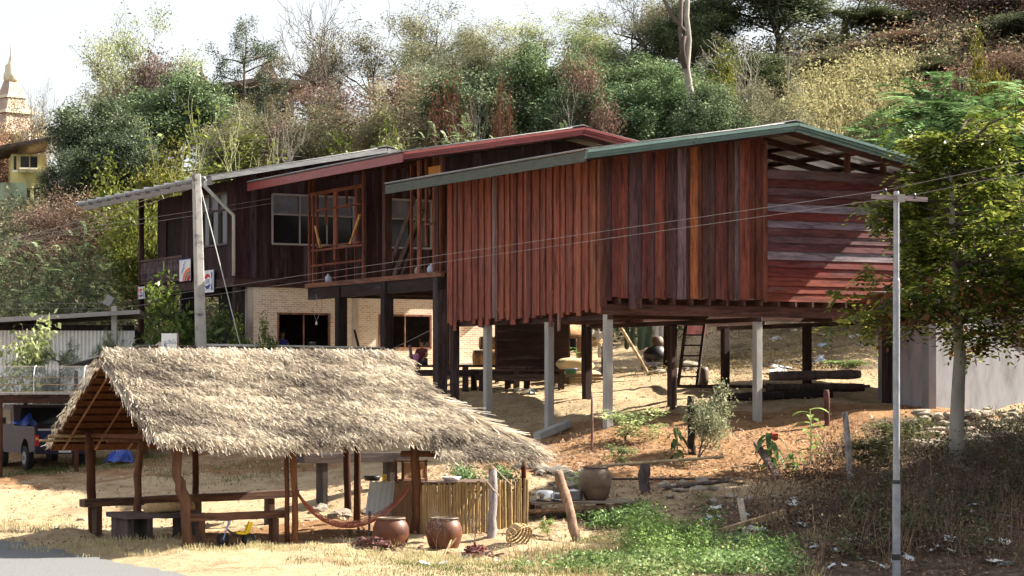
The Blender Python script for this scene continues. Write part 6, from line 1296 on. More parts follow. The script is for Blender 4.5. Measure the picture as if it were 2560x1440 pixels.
# sacks, bucket, timber pile
for i, (u, v, lab, sx) in enumerate(((1455, 940, 'lower straw-coloured sack in the pile beside the green bucket', .62), (1437, 912, 'upper straw-coloured sack in the pile beside the green bucket', .58))):
    p = P(u, v, 72); bm = bmesh.new(); bmesh.ops.create_icosphere(bm, subdivisions=4, radius=1.0)
    for v_ in bm.verts:
        c_ = v_.co; q_ = [math.copysign(abs(a_) ** .55, a_) for a_ in c_]; k_ = 1 + .05 * math.sin(q_[0] * 7 + i) * math.cos(q_[1] * 6); v_.co = Vector((q_[0] * (1 - .12 * abs(q_[2])), q_[1], q_[2] * (1 - .22 * q_[0] ** 4))) * k_
    me = bpy.data.meshes.new('grain_sack'); bm.to_mesh(me); bm.free(); me.polygons.foreach_set('use_smooth', [True] * len(me.polygons)); o = obj('grain_sack', me, MT['cloth'], None, (.62, .5, .3)); o.scale = (sx, .36, .2); o.location = p; o.rotation_euler = (0, .06, .2); tag(o, lab, 'sack')
gpz = P(1427, 952, 70.5); o = thing('bucket', 'green plastic bucket in front of the grain sacks', 'bucket', tuple(gpz)); mb = MB(); mb.lathe([(.0, 0), (.13, 0), (.17, .36), (.18, .36), (.16, .35), (.12, .05), (0, .05)], (0, 0, 0), 18); mb.build('body', MT['paint'], o, smooth=True, color=(.06, .22, .12)); mb = MB(); mb.tube([(.17 * math.cos(a), .0, .36 - .12 * math.sin(a)) for a in np.linspace(0, math.pi, 9)], .008, 5); mb.build('handle', MT['steel'], o); mb = MB(); mb.lathe([(.165, .34), (.188, .35), (.188, .372), (.165, .372)], (0, 0, 0), 18, False); mb.build('rim', MT['paint'], o, color=(.35, .4, .7))
tpz = P(1415, 985, 69.5)
to = thing('timber_pile', 'low pile of sawn timber offcuts beneath the grain sacks', 'timber', (tpz.x, tpz.y, groundz(tpz.x, tpz.y)), .25); r_ = np.random.default_rng(9)
for k in range(9): mb = MB(); mb.b2((r_.uniform(-.1, .15), .05 + .2 * (k % 3), .02 + .1 * (k // 3)), (r_.uniform(.9, 1.2), .22 + .2 * (k % 3), .1 + .1 * (k // 3))); mb.build('offcut', MT['plank_h'], to, color=(.26, .17, .11))
# washing line with clothes
def cloth(label, u0, u1, v0, v1, Y, col, cat='cloth', split=False, name='cloth'):
    a = P(u0, v0, Y); b_ = P(u1, v0, Y); H_ = (v1 - v0) / FPX * Y; Wc_ = (b_ - a).length; o = thing(name, label, cat, tuple(a)); r_ = np.random.default_rng(int(u0))
    segs_ = ((0, 1),) if not split else ((0, .46), (.54, 1))
    for s0, s1 in segs_:
        n1, n2 = 9, 8; V = []
        for i in range(n1):
            for j in range(n2):
                f_ = s0 + (s1 - s0) * i / (n1 - 1); g__ = j / (n2 - 1); x_ = Wc_ * (f_ if not split else (.5 + (f_ - .5) * (1 - .1 * g__))); V.append((x_, .06 * math.sin(f_ * 11 + 2 * g__) * (g__ + .2) + .02 * r_.normal(), -H_ * g__ * (1 + .06 * math.sin(f_ * 7))))
        V += [(x_, y_ + .02, z_) for x_, y_, z_ in V]; q_ = n1 * n2
        mb = MB(); mb.add(V, [(i * n2 + j, i * n2 + j + 1, i * n2 + n2 + j + 1, i * n2 + n2 + j) for i in range(n1 - 1) for j in range(n2 - 1)] + [(q_ + i * n2 + j, q_ + i * n2 + n2 + j, q_ + i * n2 + n2 + j + 1, q_ + i * n2 + j + 1) for i in range(n1 - 1) for j in range(n2 - 1)]); mb.build('leg' if split else 'panel', MT['cloth'], o, color=col, smooth=True)
cloth('dark shirt on the line behind the raised house, left end', 1408, 1440, 823, 880, 78, (.03, .035, .05), 'shirt', name='shirt')
cloth('white cloth on the line left of the hanging cradle', 1466, 1500, 826, 850, 78, (.85, .84, .8))
cloth('pinkish cloth on the line beside the hanging cradle', 1442, 1462, 826, 895, 78, (.5, .28, .2))
cloth('pair of green trousers on the line behind the raised house', 1560, 1588, 806, 870, 76.5, (.16, .22, .15), 'trousers', True, 'trousers')
cloth('green uniform shirt on the line between trousers and white towel', 1594, 1630, 808, 872, 76.5, (.13, .19, .13), 'shirt', name='shirt')
cloth('white towel hanging on the line behind the raised house', 1631, 1660, 806, 842, 76.5, (.85, .85, .83), 'towel', name='towel')
cloth('small blue cloth on the line right of the white towel', 1664, 1690, 798, 822, 76.5, (.08, .1, .3))
cloth('pink and red cloth hanging on the line behind the ladder', 1712, 1768, 806, 836, 77, (.75, .3, .28))
wire('clothes_line', 'clothes line strung behind the raised house', [P(1395, 818, 78), P(1470, 828, 78), P(1548, 804, 76.5), P(1690, 800, 76.5), P(1780, 806, 77)], .009, .01, 'greypaint')
for u, v0, v1, Y, lab in ((1395, 790, 968, 74, 'grey squared post standing behind the grain sacks'), (1668, 795, 955, 74, 'weathered round post with pale foot behind the raised house'), (1512, 800, 945, 73, 'split brown post right of the hanging cradle')):
    b_ = P(u, v1, Y); o = thing('house_post', lab, 'post', tuple(b_)); crook('shaft', [(0, 0, -.25), (0, 0, (v1 - v0) / FPX * Y)], .12, o, (.24, .19, .175))
# hanging cradle basket with cloths
cb_ = P(1485, 856, 70); o = thing('hanging_basket', 'wicker basket hung on cords under the house, white cloth draped over it', 'basket', tuple(cb_))
mb = MB()
for k in range(6): z_ = -.12 + k * .045; rr_ = .22 + .05 * k / 5; mb.lathe([(rr_, z_), (rr_ + .018, z_ + .02), (rr_, z_ + .04)], (0, 0, 0), 16, False)
mb.lathe([(0, -.12), (.22, -.12)], (0, 0, 0), 16, False); mb.build('wicker', MT['straw'], o)
mb = MB()
for a in (.3, 2.4, 4.5): mb.tube([(.26 * math.cos(a), .26 * math.sin(a), .1), (0, 0, .72)], .01, 4)
mb.build('cord', MT['bamboo'], o)
mb = MB(); V = [(-.3 + .6 * i / 8, -.27 + .03 * math.sin(i * 2), .3 - .22 * j / 3 + .04 * math.sin(i)) for i in range(9) for j in range(4)]; mb.add(V, [(i * 4 + j, i * 4 + j + 1, i * 4 + 5 + j, i * 4 + 4 + j) for i in range(8) for j in range(3)]); mb.build('white_cloth', MT['cloth'], o, color=(.85, .84, .8))
mb = MB(); mb.lathe([(0, 0), (.1, .0), (.12, .06), (.05, .12), (0, .13)], (.02, -.1, .08), 10); mb.build('red_bundle', MT['cloth'], o, color=(.4, .02, .05), smooth=True)
for x_ in (-.12, .14, .28): mb = MB(); mb.b2((x_ - .04, -.3, -.45), (x_ + .05, -.28, -.05)); mb.build('hanging_rag', MT['cloth'], o, color=(.8, .78, .72))
# ladder and poles
lo = P(1700, 958, 66); hi = P(1708, 795, 66.5); o = thing('ladder', 'dark wooden ladder leaning up under the raised house', 'ladder', tuple(lo)); d_ = hi - lo
for x_ in (0, .52):
    mb = MB(); mb.beam((x_ - .06, 0, -.1), (x_ + d_.x + .12, d_.y + .3, d_.z), .07, .09); mb.build('side_rail', MT['plank_v'], o, color=(.04, .025, .02))
for k in range(6): f_ = .1 + k * .16; mb = MB(); mb.b2((d_.x * f_ + .12 * f_, (d_.y + .3) * f_ - .12, d_.z * f_ - .02), (.5 + d_.x * f_ + .1 * f_, (d_.y + .3) * f_ + .1, d_.z * f_ + .02)); mb.build('step', MT['plank_h'], o, color=(.045, .028, .022))
polething('bamboo_pole', 'pale bamboo prop slanting beside the green clothes', 'pole', P(1617, 918, 71), P(1546, 812, 70.5), .05, (.5, .38, .24))
o = polething('prop_stick', 'thin dark stick propped at the edge of the sitting platform', 'stick', P(1040, 975, 67.5), P(1024, 862, 67.5), .045, (.12, .09, .09))
polething('prop_stick', 'short dark stick leaning on the brick wall between the windows', 'stick', P(900, 876, 75), P(886, 826, 75.5), .04, (.06, .04, .04))
jb = P(1640, 905, 75); mb = MB(); mb.lathe([(0, 0), (.3, 0), (.4, .12), (.4, .3), (.25, .45), (.22, .5), (.0, .5)], (0, 0, 0), 18); o = mb.build('dark_basin', MT['blacktin'], smooth=True); o.location = jb; tag(o, 'dark round basin under the washing line', 'basin')
mb = MB(); mb.lathe([(0, 0), (.16, 0), (.2, .15), (.17, .3), (.08, .36), (0, .36)], (0, 0, 0), 16); o = mb.build('clay_pot', MT['clay2'], smooth=True); o.location = jb + Vector((.05, 0, .45)); tag(o, 'small pale clay pot sitting on the dark basin', 'pot')
cp_ = P(1757, 962, 68); mb = MB(); mb.lathe([(0, 0), (.14, 0), (.17, .1), (.17, .42), (.14, .5), (0, .5)], (0, 0, 0), 16); o = mb.build('drum', MT['clay2'], smooth=True); o.location = cp_; tag(o, 'pale round drum standing right of the ladder foot', 'drum')
# rails and stacked logs under the right half of the house
for i, (a_, b_, Y, r_, lab, c_) in enumerate((((1672, 966), (2175, 966), 66, .05, 'long thin rail lashed across the posts under the raised house', (.06, .04, .035)),
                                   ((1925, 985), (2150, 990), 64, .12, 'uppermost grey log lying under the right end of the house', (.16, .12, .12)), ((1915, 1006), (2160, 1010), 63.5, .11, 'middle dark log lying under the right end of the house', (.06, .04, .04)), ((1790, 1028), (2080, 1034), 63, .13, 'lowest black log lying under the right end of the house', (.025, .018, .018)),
                                   ((1490, 1152), (1850, 1148), 51.5, .025, 'thin dark pole lying along the top of the stony bank', (.08, .055, .045)), ((1495, 1165), (1810, 1142), 49, .03, 'pale pole resting across the jar on the table', (.4, .3, .18)), ((1660, 1152), (1820, 1164), 51, .05, 'short dark log lying below the small tree', (.09, .07, .065)))):
    pa, pb_ = P(*a_, Y), P(*b_, Y + .6); 
    if Y > 62 and r_ > .06: pa.z = groundz(pa.x, pa.y) + r_ * (.8 + 1.9 * (2 - (i - 1))); pb_.z = groundz(pb_.x, pb_.y) + r_ * (.8 + 1.9 * (2 - (i - 1)))
    if Y < 52: 
        if i != 5: pa.z = groundz(pa.x, pa.y) + r_; pb_.z = groundz(pb_.x, pb_.y) + r_
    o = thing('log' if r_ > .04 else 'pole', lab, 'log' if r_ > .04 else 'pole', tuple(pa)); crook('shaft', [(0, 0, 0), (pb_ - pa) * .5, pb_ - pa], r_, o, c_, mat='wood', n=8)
# beams, posts, boards on the bank
def beamthing(name, label, cat, a, b_, w_, h_, col, mat='wood'):
    a = Vector(a); o = thing(name, label, cat, tuple(a)); mb = MB(); mb.beam((0, 0, 0), Vector(b_) - a, w_, h_); mb.build('shaft', MT[mat], o, color=col)
def gq(u, Y, dz=.06): p = gp(u, Y); p.z = groundz(p.x, p.y) + dz; return p
beamthing('concrete_beam', 'grey concrete beam lying at the foot of a house post', 'beam', gq(1342, 59.2, .1), gq(1420, 60.6, .14), .2, .16, (1, 1, 1), 'concrete')
polething('stake', 'thin brown stake standing on the bank before the raised house', 'stake', gp(1481, 55.5), P(1479, 985, 55.7), .028, (.15, .08, .07))
polething('fence_post', 'crooked grey-white post at the right of the bank', 'post', gp(2128, 51.5), P(2112, 1030, 51.8), .07, (.3, .27, .27))
polething('fence_post', 'dark squared post under the right end of the house', 'post', gp(2068, 59), P(2066, 975, 59), .075, (.09, .04, .035))
polething('fence_post', 'thick dark stump post on the stony bank right of the jar', 'post', gp(1610, 50.5), P(1612, 1155, 50.5), .12, (.1, .075, .08))
polething('fence_post', 'black trunk-like post behind the small grey-green tree', 'post', gp(1730, 54.9), P(1728, 990, 54.9), .09, (.03, .02, .02))
beamthing('board', 'short sawn board on the orange bank below the house', 'board', gq(1765, 56, .05), gq(1825, 57.2, .16), .1, .09, (.26, .15, .08))
beamthing('board', 'dark board leaning among the broad-leaved plants', 'board', gq(1890, 53.4, .55), gq(1945, 51.8, .05), .12, .1, (.12, .08, .075))
beamthing('board', 'upright grey board stuck in the rubbish below the bank', 'board', gq(1850, 46.5, .5), gq(1866, 45.6, .02), .12, .05, (.32, .27, .22))
beamthing('timber', 'upper squared timber lying in the weeds', 'timber', gq(1800, 45, .16), gq(1960, 46.2, .22), .1, .09, (.36, .26, .16))
beamthing('timber', 'lower squared timber lying in the weeds', 'timber', gq(1798, 44.6, .08), gq(1900, 45.2, .1), .1, .09, (.34, .25, .16))
tq_ = gq(1843, 51.3, .08); mb = MB(); mb.tube([(.16 * math.cos(a), .16 * math.sin(a), .015 * math.sin(2 * a)) for a in np.linspace(0, 6.1, 18)], .028, 7); o = mb.build('hose_coil', MT['clay2'], smooth=True); o.location = tq_; o.rotation_euler = (.25, 0, 0); tag(o, 'small coil of hose lying on the bank', 'hose')
# rocks
r_ = random.Random(77); rk = []
for s_ in range(4):
    bm = bmesh.new(); bmesh.ops.create_icosphere(bm, subdivisions=2, radius=1.0)
    for v_ in bm.verts: v_.co *= 1 + r_.uniform(-.2, .18); v_.co.z *= .7
    me = bpy.data.meshes.new('rock'); bm.to_mesh(me); bm.free(); me.materials.append(MT['rock']); rk.append(me)
def rocks(n, u0, u1, Y0, Y1, s0, s1, lab, grp, zadd=0.0, kind=None, name='rock'):
    for k in range(n):
        Y = r_.uniform(Y0, Y1); p = gq(r_.uniform(u0, u1), Y, 0); s_ = r_.uniform(s0, s1); o = obj(name, rk[k % 4], None); o.location = (p.x, p.y, p.z + s_ * .2 + zadd); o.scale = (s_ * r_.uniform(.8, 1.6), s_, s_ * r_.uniform(.5, .9)); o.rotation_euler = (r_.uniform(-.2, .2), r_.uniform(-.2, .2), r_.uniform(0, 6)); tag(o, lab, 'rock', grp)
rocks(22, 1310, 1490, 50.5, 53.5, .1, .3, 'pale stone heaped on the bank behind the plank table', 'stones on the bank behind the table')
rocks(12, 1620, 1800, 49.5, 52, .08, .2, 'pale stone strewn on the bank below the small tree', 'stones below the small tree')
rocks(10, 1750, 2080, 46, 50, .06, .14, 'stone lying among the rubbish at the foot of the bank', 'stones at the foot of the bank')
rocks(10, 760, 960, 48.5, 52.5, .06, .2, 'stone on the dirt slope behind the shelter', 'stones behind the shelter')
rocks(12, 20, 220, 48.5, 53, .05, .13, 'stone on the road verge left of the shelter', 'stones on the verge')
rocks(9, 1620, 1800, 72, 77, .12, .35, 'stone on the sunny ground behind the raised house', 'stones behind the raised house')
# rubble wall pieces under the concrete wall
RW = thing('rubble_wall', 'low wall of dark rubble stones below the concrete wall', 'wall', tuple(gq(2270, 57.5, 0)))
for k in range(120):
    u = r_.uniform(2262, 2600); Y = r_.uniform(57.0, 58.6); p = gq(u, Y, r_.uniform(-.05, .3 if Y > 57.6 else .12)); s_ = r_.uniform(.1, .22); o = obj('stone', rk[k % 4], None, RW); o.location = p - RW.location; o.scale = (s_ * r_.uniform(.9, 1.6), s_, s_ * .7); o.rotation_euler = (0, 0, r_.uniform(0, 6))
for k in range(6):
    p = gq(r_.uniform(2290, 2560), r_.uniform(53.5, 56), .1); s_ = r_.uniform(.25, .5); o = obj('boulder', rk[k % 4], None); o.location = p; o.scale = (s_ * 1.3, s_, s_ * .8); tag(o, 'dark boulder in the shade under the rubble wall', 'rock', 'boulders under the rubble wall')
# litter
r3 = random.Random(5); lm = []
for k in range(3):
    mb = MB(); V = [((i - 1.5) * .07 + r3.uniform(-.02, .02), (j - 1.5) * .06 + r3.uniform(-.02, .02), r3.uniform(0, .05)) for i in range(4) for j in range(4)]; mb.add(V, [(i * 4 + j, i * 4 + j + 1, i * 4 + 5 + j, i * 4 + 4 + j) for i in range(3) for j in range(3)]); me = mb.mesh('litter'); me.materials.append(MT['litter']); lm.append(me)
def litter(n, u0, u1, Y0, Y1, lab, grp, s0=.5, s1=1.6, col=((.8, .85, .9), (.9, .9, .85), (.55, .7, .75))):
    for k in range(n):
        p = gq(r3.uniform(u0, u1), r3.uniform(Y0, Y1), .02); o = obj('litter', lm[k % 3], None, None, r3.choice(col)); o.location = p; s_ = r3.uniform(s0, s1); o.scale = (s_, s_, s_); o.rotation_euler = (r3.uniform(-.5, .5), r3.uniform(-.5, .5), r3.uniform(0, 6)); tag(o, lab, 'litter', grp)
litter(22, 2000, 2330, 40.5, 44.5, 'scrap of pale plastic rubbish at the foot of the steel pole', 'rubbish around the steel pole', .35, 1.0)
litter(16, 1750, 2080, 44.5, 49, 'scrap of pale rubbish on the shaded bank', 'rubbish on the shaded bank')
litter(14, 2330, 2560, 41, 48, 'scrap of pale rubbish in the dark undergrowth', 'rubbish in the undergrowth')
litter(18, 1850, 2150, 72, 84, 'scrap of rubbish on the sunny slope behind the house', 'rubbish behind the house', .8, 2.6, ((.85, .85, .85), (.6, .7, .9), (.9, .8, .7)))
litter(6, 1280, 1340, 66.5, 67.5, 'white plastic bag scrap under the store platform', 'bags under the store platform', 1, 2.0)
litter(7, 900, 1330, 41.2, 42.6, 'pale scrap lying in the roadside grass', 'scraps in the roadside grass', .4, 1.2)
rd = gq(1935, 53, .75); o = obj('red_bag', lm[0], None, None, (.85, .12, .08)); o.location = rd; o.scale = (.9, .9, 1.2); o.rotation_euler = (1.2, .3, 0); tag(o, 'red plastic bag caught on the drooping plant', 'bag')
# ------------------------------------------------------------------ concrete wall on the right
ca = P(2195, 1032, 63.4); cbp = P(2322, 1024, 60.2); cc = P(2620, 1040, 64.5)
o = thing('concrete_house', 'plain grey rendered building with a shaded side wall at the right edge', 'building', (cbp.x, cbp.y, 2.0)); ztop = CZ + (HOR - 790) / FPX * 60.5 - 2.0
for nm, a, b_, c_ in (('side_wall', ca, cbp, (.55, .52, .56)), ('front_wall', cbp, cc, (.3, .315, .345))):  # front wall tinted darker in place of tree shade falling on it
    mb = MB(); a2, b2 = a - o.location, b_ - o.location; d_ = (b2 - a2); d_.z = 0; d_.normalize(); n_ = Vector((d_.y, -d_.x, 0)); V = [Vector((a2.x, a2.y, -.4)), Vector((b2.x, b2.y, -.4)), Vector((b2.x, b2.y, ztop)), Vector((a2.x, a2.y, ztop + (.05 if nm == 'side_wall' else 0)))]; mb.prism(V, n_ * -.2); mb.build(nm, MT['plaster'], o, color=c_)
mb = MB(); rp = [cbp + Vector((-1.0, -.5, 0)), cc + Vector((1, -.4, 0)), cc + Vector((-3, 7, 0)), ca + Vector((-1.5, 5, 0)), ca + Vector((-.6, -.2, 0))]; mb.prism([Vector((p.x, p.y, 2.0 + ztop + .5 + (p.y - 60) * .05)) - o.location for p in rp], (0, 0, .08)); mb.build('roof', MT['tin'], o)
for p in (cbp + Vector((.3, .6, 0)), cc + Vector((-.5, .6, 0)), ca + Vector((.4, .6, 0))): mb = MB(); mb.box(Vector((p.x, p.y, 2.0 + ztop + .25)) - o.location, (.15, .15, .6 + (p.y - 60) * .1)); mb.build('roof_post', MT['concrete'], o)
# ------------------------------------------------------------------ far buildings on the hill
q = gp(85, 126); o = thing('hill_house', 'yellow two-storey house among the trees on the left hillside', 'house', (P(22, 0, 126).x, 126, CZ + (HOR - 545) / FPX * 126), math.radians(14)); pm = 126 / FPX
Z = lambda v: (545 - v) * pm; X_ = lambda u: (u - 22) * pm / math.cos(math.radians(14))
mb = MB(); mb.b2((X_(28), 0, -2), (X_(112), 5, Z(385))); mb.build('wall', MT['plaster'], o, color=(1.0, .88, .42))
mb = MB(); mb.b2((X_(-60), -1.2, -2), (X_(62), -.1, Z(462))); mb.build('garden_wall', MT['plaster'], o, color=(.62, .82, .58))
mb = MB(); mb.prism([(X_(-5), -1.2, Z(378)), (X_(120), -1.2, Z(352)), (X_(120), -1.2, Z(345)), (X_(-5), -1.2, Z(371))], (0, 7, 0)); mb.build('roof', MT['wood'], o, color=(.12, .085, .075))
for a_, b_, c_, d_ in ((50, 70, 390, 418), (73, 90, 390, 418), (56, 72, 470, 500), (82, 96, 468, 498), (34, 40, 390, 425)):
    mb = MB(); mb.b2((X_(a_), -.03 - (1.25 if False else 0), Z(d_)), (X_(b_), .02, Z(c_))); w_ = mb.build('window', MT['glass'], o); mb = MB(); mb.b2((X_(a_) - .08, -.08, Z(d_) - .1), (X_(b_) + .08, -.035, Z(d_))); mb.build('sill', MT['white'], w_)
mb = MB(); mb.b2((X_(46), -.5, Z(432)), (X_(112), .0, Z(424))); mb.build('ledge', MT['plaster'], o, color=(1, .9, .5))
# temple hall
o = thing('temple_hall', 'temple hall with upturned red tiled roof half hidden by trees', 'temple', (P(520, 0, 152).x, 152, CZ + (HOR - 330) / FPX * 152), math.radians(8)); pm = 152 / FPX
Z = lambda v: (330 - v) * pm; X_ = lambda u: (u - 520) * pm
mb = MB(); mb.b2((X_(530), 0, -3), (X_(735), 6, Z(232))); mb.build('wall', MT['plaster'], o, color=(1.0, .85, .5))
for a_, b_ in ((545, 570), (590, 612), (640, 660), (690, 712)): mb = MB(); mb.b2((X_(a_), -.05, Z(280)), (X_(b_), .02, Z(245))); mb.build('window', MT['glass'], o)
mb = MB(); mb.prism([(X_(u), -1.2, Z(v)) for u, v in ((500, 232), (560, 222), (640, 208), (700, 212), (790, 215), (785, 205), (720, 200), (650, 196), (560, 212), (500, 225))], (0, 8.5, 0)); mb.build('lower_roof', MT['tiles'], o)
mb = MB(); mb.prism([(X_(u), -.9, Z(v)) for u, v in ((622, 212), (640, 190), (655, 160), (672, 150), (690, 190), (705, 212))], (0, 8, 0)); rf_ = mb.build('upper_roof', MT['tiles'], o)
mb = MB(); mb.prism([(X_(u), -1.0, Z(v)) for u, v in ((634, 210), (656, 170), (676, 170), (694, 210))], (0, .08, 0)); mb.build('pediment', MT['plaster'], rf_, color=(1.0, .85, .8))
for u0, v0 in ((503, 180), (778, 158)):
    mb = MB(); mb.lathe([(.75, 0), (.6, .35), (.3, .8), (.12, 1.1), (.04, 1.6), (0, 1.8)], (X_(u0), -.5, Z(v0 + 48)), 8); mb.build('finial', MT['bark'], o)
# gilded spire
o = thing('temple_spire', 'golden pointed temple spire with tiered red roofs at the far left skyline', 'temple', (P(28, 0, 190).x, 190, CZ + (HOR - 420) / FPX * 190)); pm = 190 / FPX; Z = lambda v: (420 - v) * pm
mb = MB(); mb.lathe([(.5, Z(205)), (.62, Z(198)), (.6, Z(185)), (.5, Z(180)), (.48, Z(165)), (.25, Z(158)), (.2, Z(150)), (.1, Z(140)), (.07, Z(128)), (.02, Z(108)), (0, Z(100))], (0, 0, 0), 12); mb.build('spire', MT['gold'], o, smooth=True)
for r0, r1, va, vb in ((2.6, 1.5, 340, 280), (1.9, 1.0, 285, 240), (1.2, .55, 245, 200)):
    mb = MB(); mb.lathe([(r0, Z(va)), (r0 * .75, Z(va) * .6 + Z(vb) * .4), (r1, Z(vb)), (0, Z(vb))], (0, 0, 0), 4); mb.build('roof_tier', MT['tiles'], o); mb = MB(); mb.lathe([(r0 + .08, Z(va) - .05), (r0 + .08, Z(va) + .15), (r0 - .1, Z(va) + .2)], (0, 0, 0), 4, False); mb.build('gilt_edge', MT['gold'], o)
mb = MB(); mb.box((0, 0, Z(385)), (3.4, 3.4, 3.2)); mb.build('base', MT['plaster'], o, color=(1, .95, .9))
mb = MB(); mb.prism([(-3.2, -2.4, Z(385)), (-.6, -2.4, Z(335)), (2.0, -2.4, Z(385))], (0, 2.2, 0)); mb.build('porch_roof', MT['tiles'], o)
# ------------------------------------------------------------------ people
def skinned(name, verts, edges, mat, parent, col=None, root=0, sub=2):
    me = bpy.data.meshes.new(name); me.from_pydata([v_[:3] for v_ in verts], edges, []); o_ = obj(name, me, mat, parent, col)
    o_.modifiers.new('skin', 'SKIN'); bm = bmesh.new(); bm.from_mesh(me); ly = bm.verts.layers.skin.verify()
    for i, v_ in enumerate(bm.verts): r__ = verts[i][3]; v_[ly].radius = (r__, r__ * (verts[i][4] if len(verts[i]) > 4 else 1)); v_[ly].use_root = (i == root)
    bm.to_mesh(me); bm.free(); o_.modifiers.new('sub', 'SUBSURF').levels = sub; o_.modifiers['sub'].render_levels = sub
    dg = bpy.context.evaluated_depsgraph_get(); dg.update(); m2 = bpy.data.meshes.new_from_object(o_.evaluated_get(dg)); o_.modifiers.clear(); o_.data = m2; m2.polygons.foreach_set('use_smooth', [True] * len(m2.polygons))
    if not m2.materials: m2.materials.append(mat)
    return o_
def person(label, loc, rz, s, shirt, pants, hl, hr):
    """seated cross-legged figure, faces local -y; hl, hr = hand targets"""
    o = thing('person', label, 'person', tuple(loc), rz); o.scale = (s, s, s)
    hl, hr = Vector(hl), Vector(hr)
    V = [(0, .02, .1, .13), (0, .0, .3, .115), (0, -.02, .48, .13), (0, -.02, .58, .06), (0, -.03, .66, .045), (0, -.04, .74, .075), (0, -.045, .83, .085),
         (-.17, -.02, .52, .055), (-.25, -.08, .32, .045), (hl.x, hl.y, hl.z, .03), (.17, -.02, .52, .055), (.25, -.08, .32, .045), (hr.x, hr.y, hr.z, .03),
         (-.12, -.02, .09, .09), (-.34, -.3, .1, .06), (-.05, -.42, .05, .045), (.1, -.46, .04, .035), (.12, -.02, .09, .09), (.34, -.3, .1, .06), (.05, -.36, .06, .045), (-.1, -.4, .05, .035)]
    E = [(0, 1), (1, 2), (2, 3), (3, 4), (4, 5), (5, 6), (2, 7), (7, 8), (8, 9), (2, 10), (10, 11), (11, 12), (0, 13), (13, 14), (14, 15), (15, 16), (0, 17), (17, 18), (18, 19), (19, 20)]
    for b_, hp, sg in ((9, hl, -1), (12, hr, 1)):
        d_ = (hp - Vector(V[b_ - 1][:3])).normalized(); x_ = d_.cross(Vector((0, 0, 1))); x_ = x_.normalized() if x_.length > .1 else Vector((1, 0, 0))
        for k, (off, ln) in enumerate(((-.024, .07), (-.008, .085), (.008, .085), (.024, .07), (.04 * sg, .04))):
            V.append((*(hp + d_ * .03 + x_ * off), .009)); E.append((b_, len(V) - 1)); V.append((*(hp + d_ * (.03 + ln) + x_ * off * 1.3 + Vector((0, 0, -.02))), .007)); E.append((len(V) - 2, len(V) - 1))
    skinned('body', V, E, MT['skin'], o)
    sv = [(0, .02, .08, .15), (0, .0, .3, .135), (0, -.02, .48, .145), (0, -.02, .57, .075), (-.17, -.02, .52, .072), (-.22, -.05, .4, .065), (.17, -.02, .52, .072), (.22, -.05, .4, .065)]
    skinned('shirt', sv, [(0, 1), (1, 2), (2, 3), (2, 4), (4, 5), (2, 6), (6, 7)], MT['cloth'], o, shirt)
    pv = [(0, .02, .08, .14), (-.12, -.02, .09, .105), (-.34, -.3, .1, .075), (-.1, -.4, .055, .06), (.12, -.02, .09, .105), (.34, -.3, .1, .075), (.1, -.36, .06, .06)]
    skinned('trousers', pv, [(0, 1), (1, 2), (2, 3), (0, 4), (4, 5), (5, 6)], MT['cloth'], o, pants)
    mb = MB(); mb.lathe([(0, -.02), (.07, -.0), (.098, .04), (.1, .09), (.075, .14), (0, .165)], (0, -.02, .77), 14); mb.build('hair', MT['hair'], o, smooth=True)
    mb = MB(); mb.prism([(-.012, -.128, .775), (.012, -.128, .775), (0, -.15, .78), (0, -.126, .815)], (0, .02, 0)); mb.build('nose', MT['skin'], o)
    for sg in (-1, 1):
        mb = MB(); mb.lathe([(0, -.008), (.01, 0), (0, .008)], (sg * .03, -.122, .815), 8); mb.build('eye', MT['blacktin'], o); mb = MB(); mb.box((sg * .088, -.03, .8), (.014, .03, .05)); mb.build('ear', MT['skin'], o)
    return o
p1 = Matrix.Rotation(YAW, 3, 'Z') @ Vector((1.85, .62, 0)) + B.location; p1.z = CZ + (HOR - 872) / FPX * 77.2 - .2
person('person in a blue shirt leaning at the left brick window', p1, YAW + .25, .88, (.035, .05, .26), (.04, .04, .08), (-.06, -.32, .3), (.1, -.34, .26))
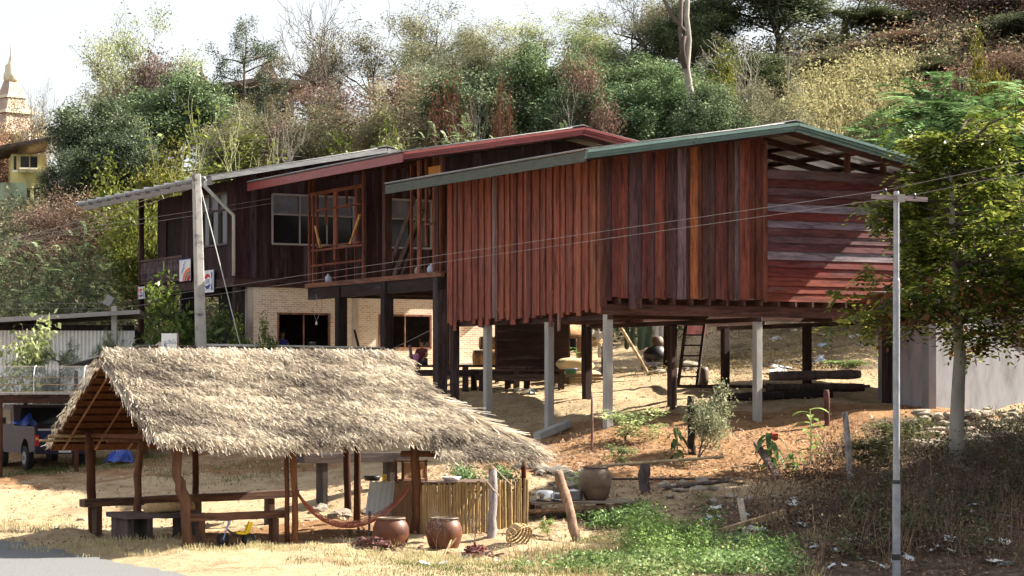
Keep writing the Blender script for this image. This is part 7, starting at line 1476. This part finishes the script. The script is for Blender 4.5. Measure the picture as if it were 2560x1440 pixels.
mb = MB(); mb.b2((-.35, -.5, -.42), (.35, .3, -.0)); o = mb.build('seat_box', MT['wood'], None, color=(.1, .07, .05)); o.location = p1; o.rotation_euler = (0, 0, YAW); tag(o, 'wooden seat inside the left brick window under the person in blue', 'seat')
p2 = P(1055, 911, 69.3); person('person in a dark red shirt sitting on the platform under the unfinished house', p2, -.5, .8, (.12, .03, .035), (.06, .05, .07), (-.34, -.2, .3), (.2, -.3, .16))
pk = P(1035, 912, 69.0); mb = MB(); mb.lathe([(0, 0), (.11, 0), (.14, .3), (.15, .3), (.12, .05), (0, .05)], (0, 0, 0), 16); o = mb.build('pink_pail', MT['paint'], smooth=True, color=(.55, .2, .42)); o.location = pk; tag(o, 'pink plastic pail beside the person on the platform', 'pail')
pw = Matrix.Rotation(YAW, 3, 'Z') @ Vector((2.85, .5, 0)) + B.location; pw.z = WZ0 + ZB0 + .02
mb = MB(); mb.lathe([(0, 0), (.13, 0), (.13, .17), (.14, .18), (0, .2)], (0, 0, 0), 16); o = mb.build('cooking_pot', MT['alu'], smooth=True); o.location = pw; tag(o, 'metal pot standing inside the left brick window', 'pot')
mb = MB(); mb.b2((-.3, -.2, -.5), (.3, .25, -.01)); o = mb.build('window_shelf', MT['dark']); o.location = pw; o.rotation_euler = (0, 0, YAW); tag(o, 'dark shelf inside the left brick window holding a pot', 'shelf')
# bottles on the balcony floor
for i, (yy, c_, lab) in enumerate(((1.75, (.5, .45, .42), 'small pale bag on the open balcony floor'), (.95, (.5, .58, .75), 'bluish water bottle on the open balcony floor'), (8.0, (.6, .65, .8), 'white helmet-like bundle behind the balcony frame'))):
    p = Matrix.Rotation(YAW, 3, 'Z') @ Vector((.3, yy, FZ)) + R.location; mb = MB(); mb.lathe([(0, 0), (.11, 0), (.12, .12), (.08, .2), (.03, .24), (.03, .28), (0, .28)], (0, 0, 0), 14); o = mb.build(('bag', 'bottle', 'bundle')[i], MT['paint'], smooth=True, color=c_); o.location = p; tag(o, lab, ('bag', 'bottle', 'bundle')[i])
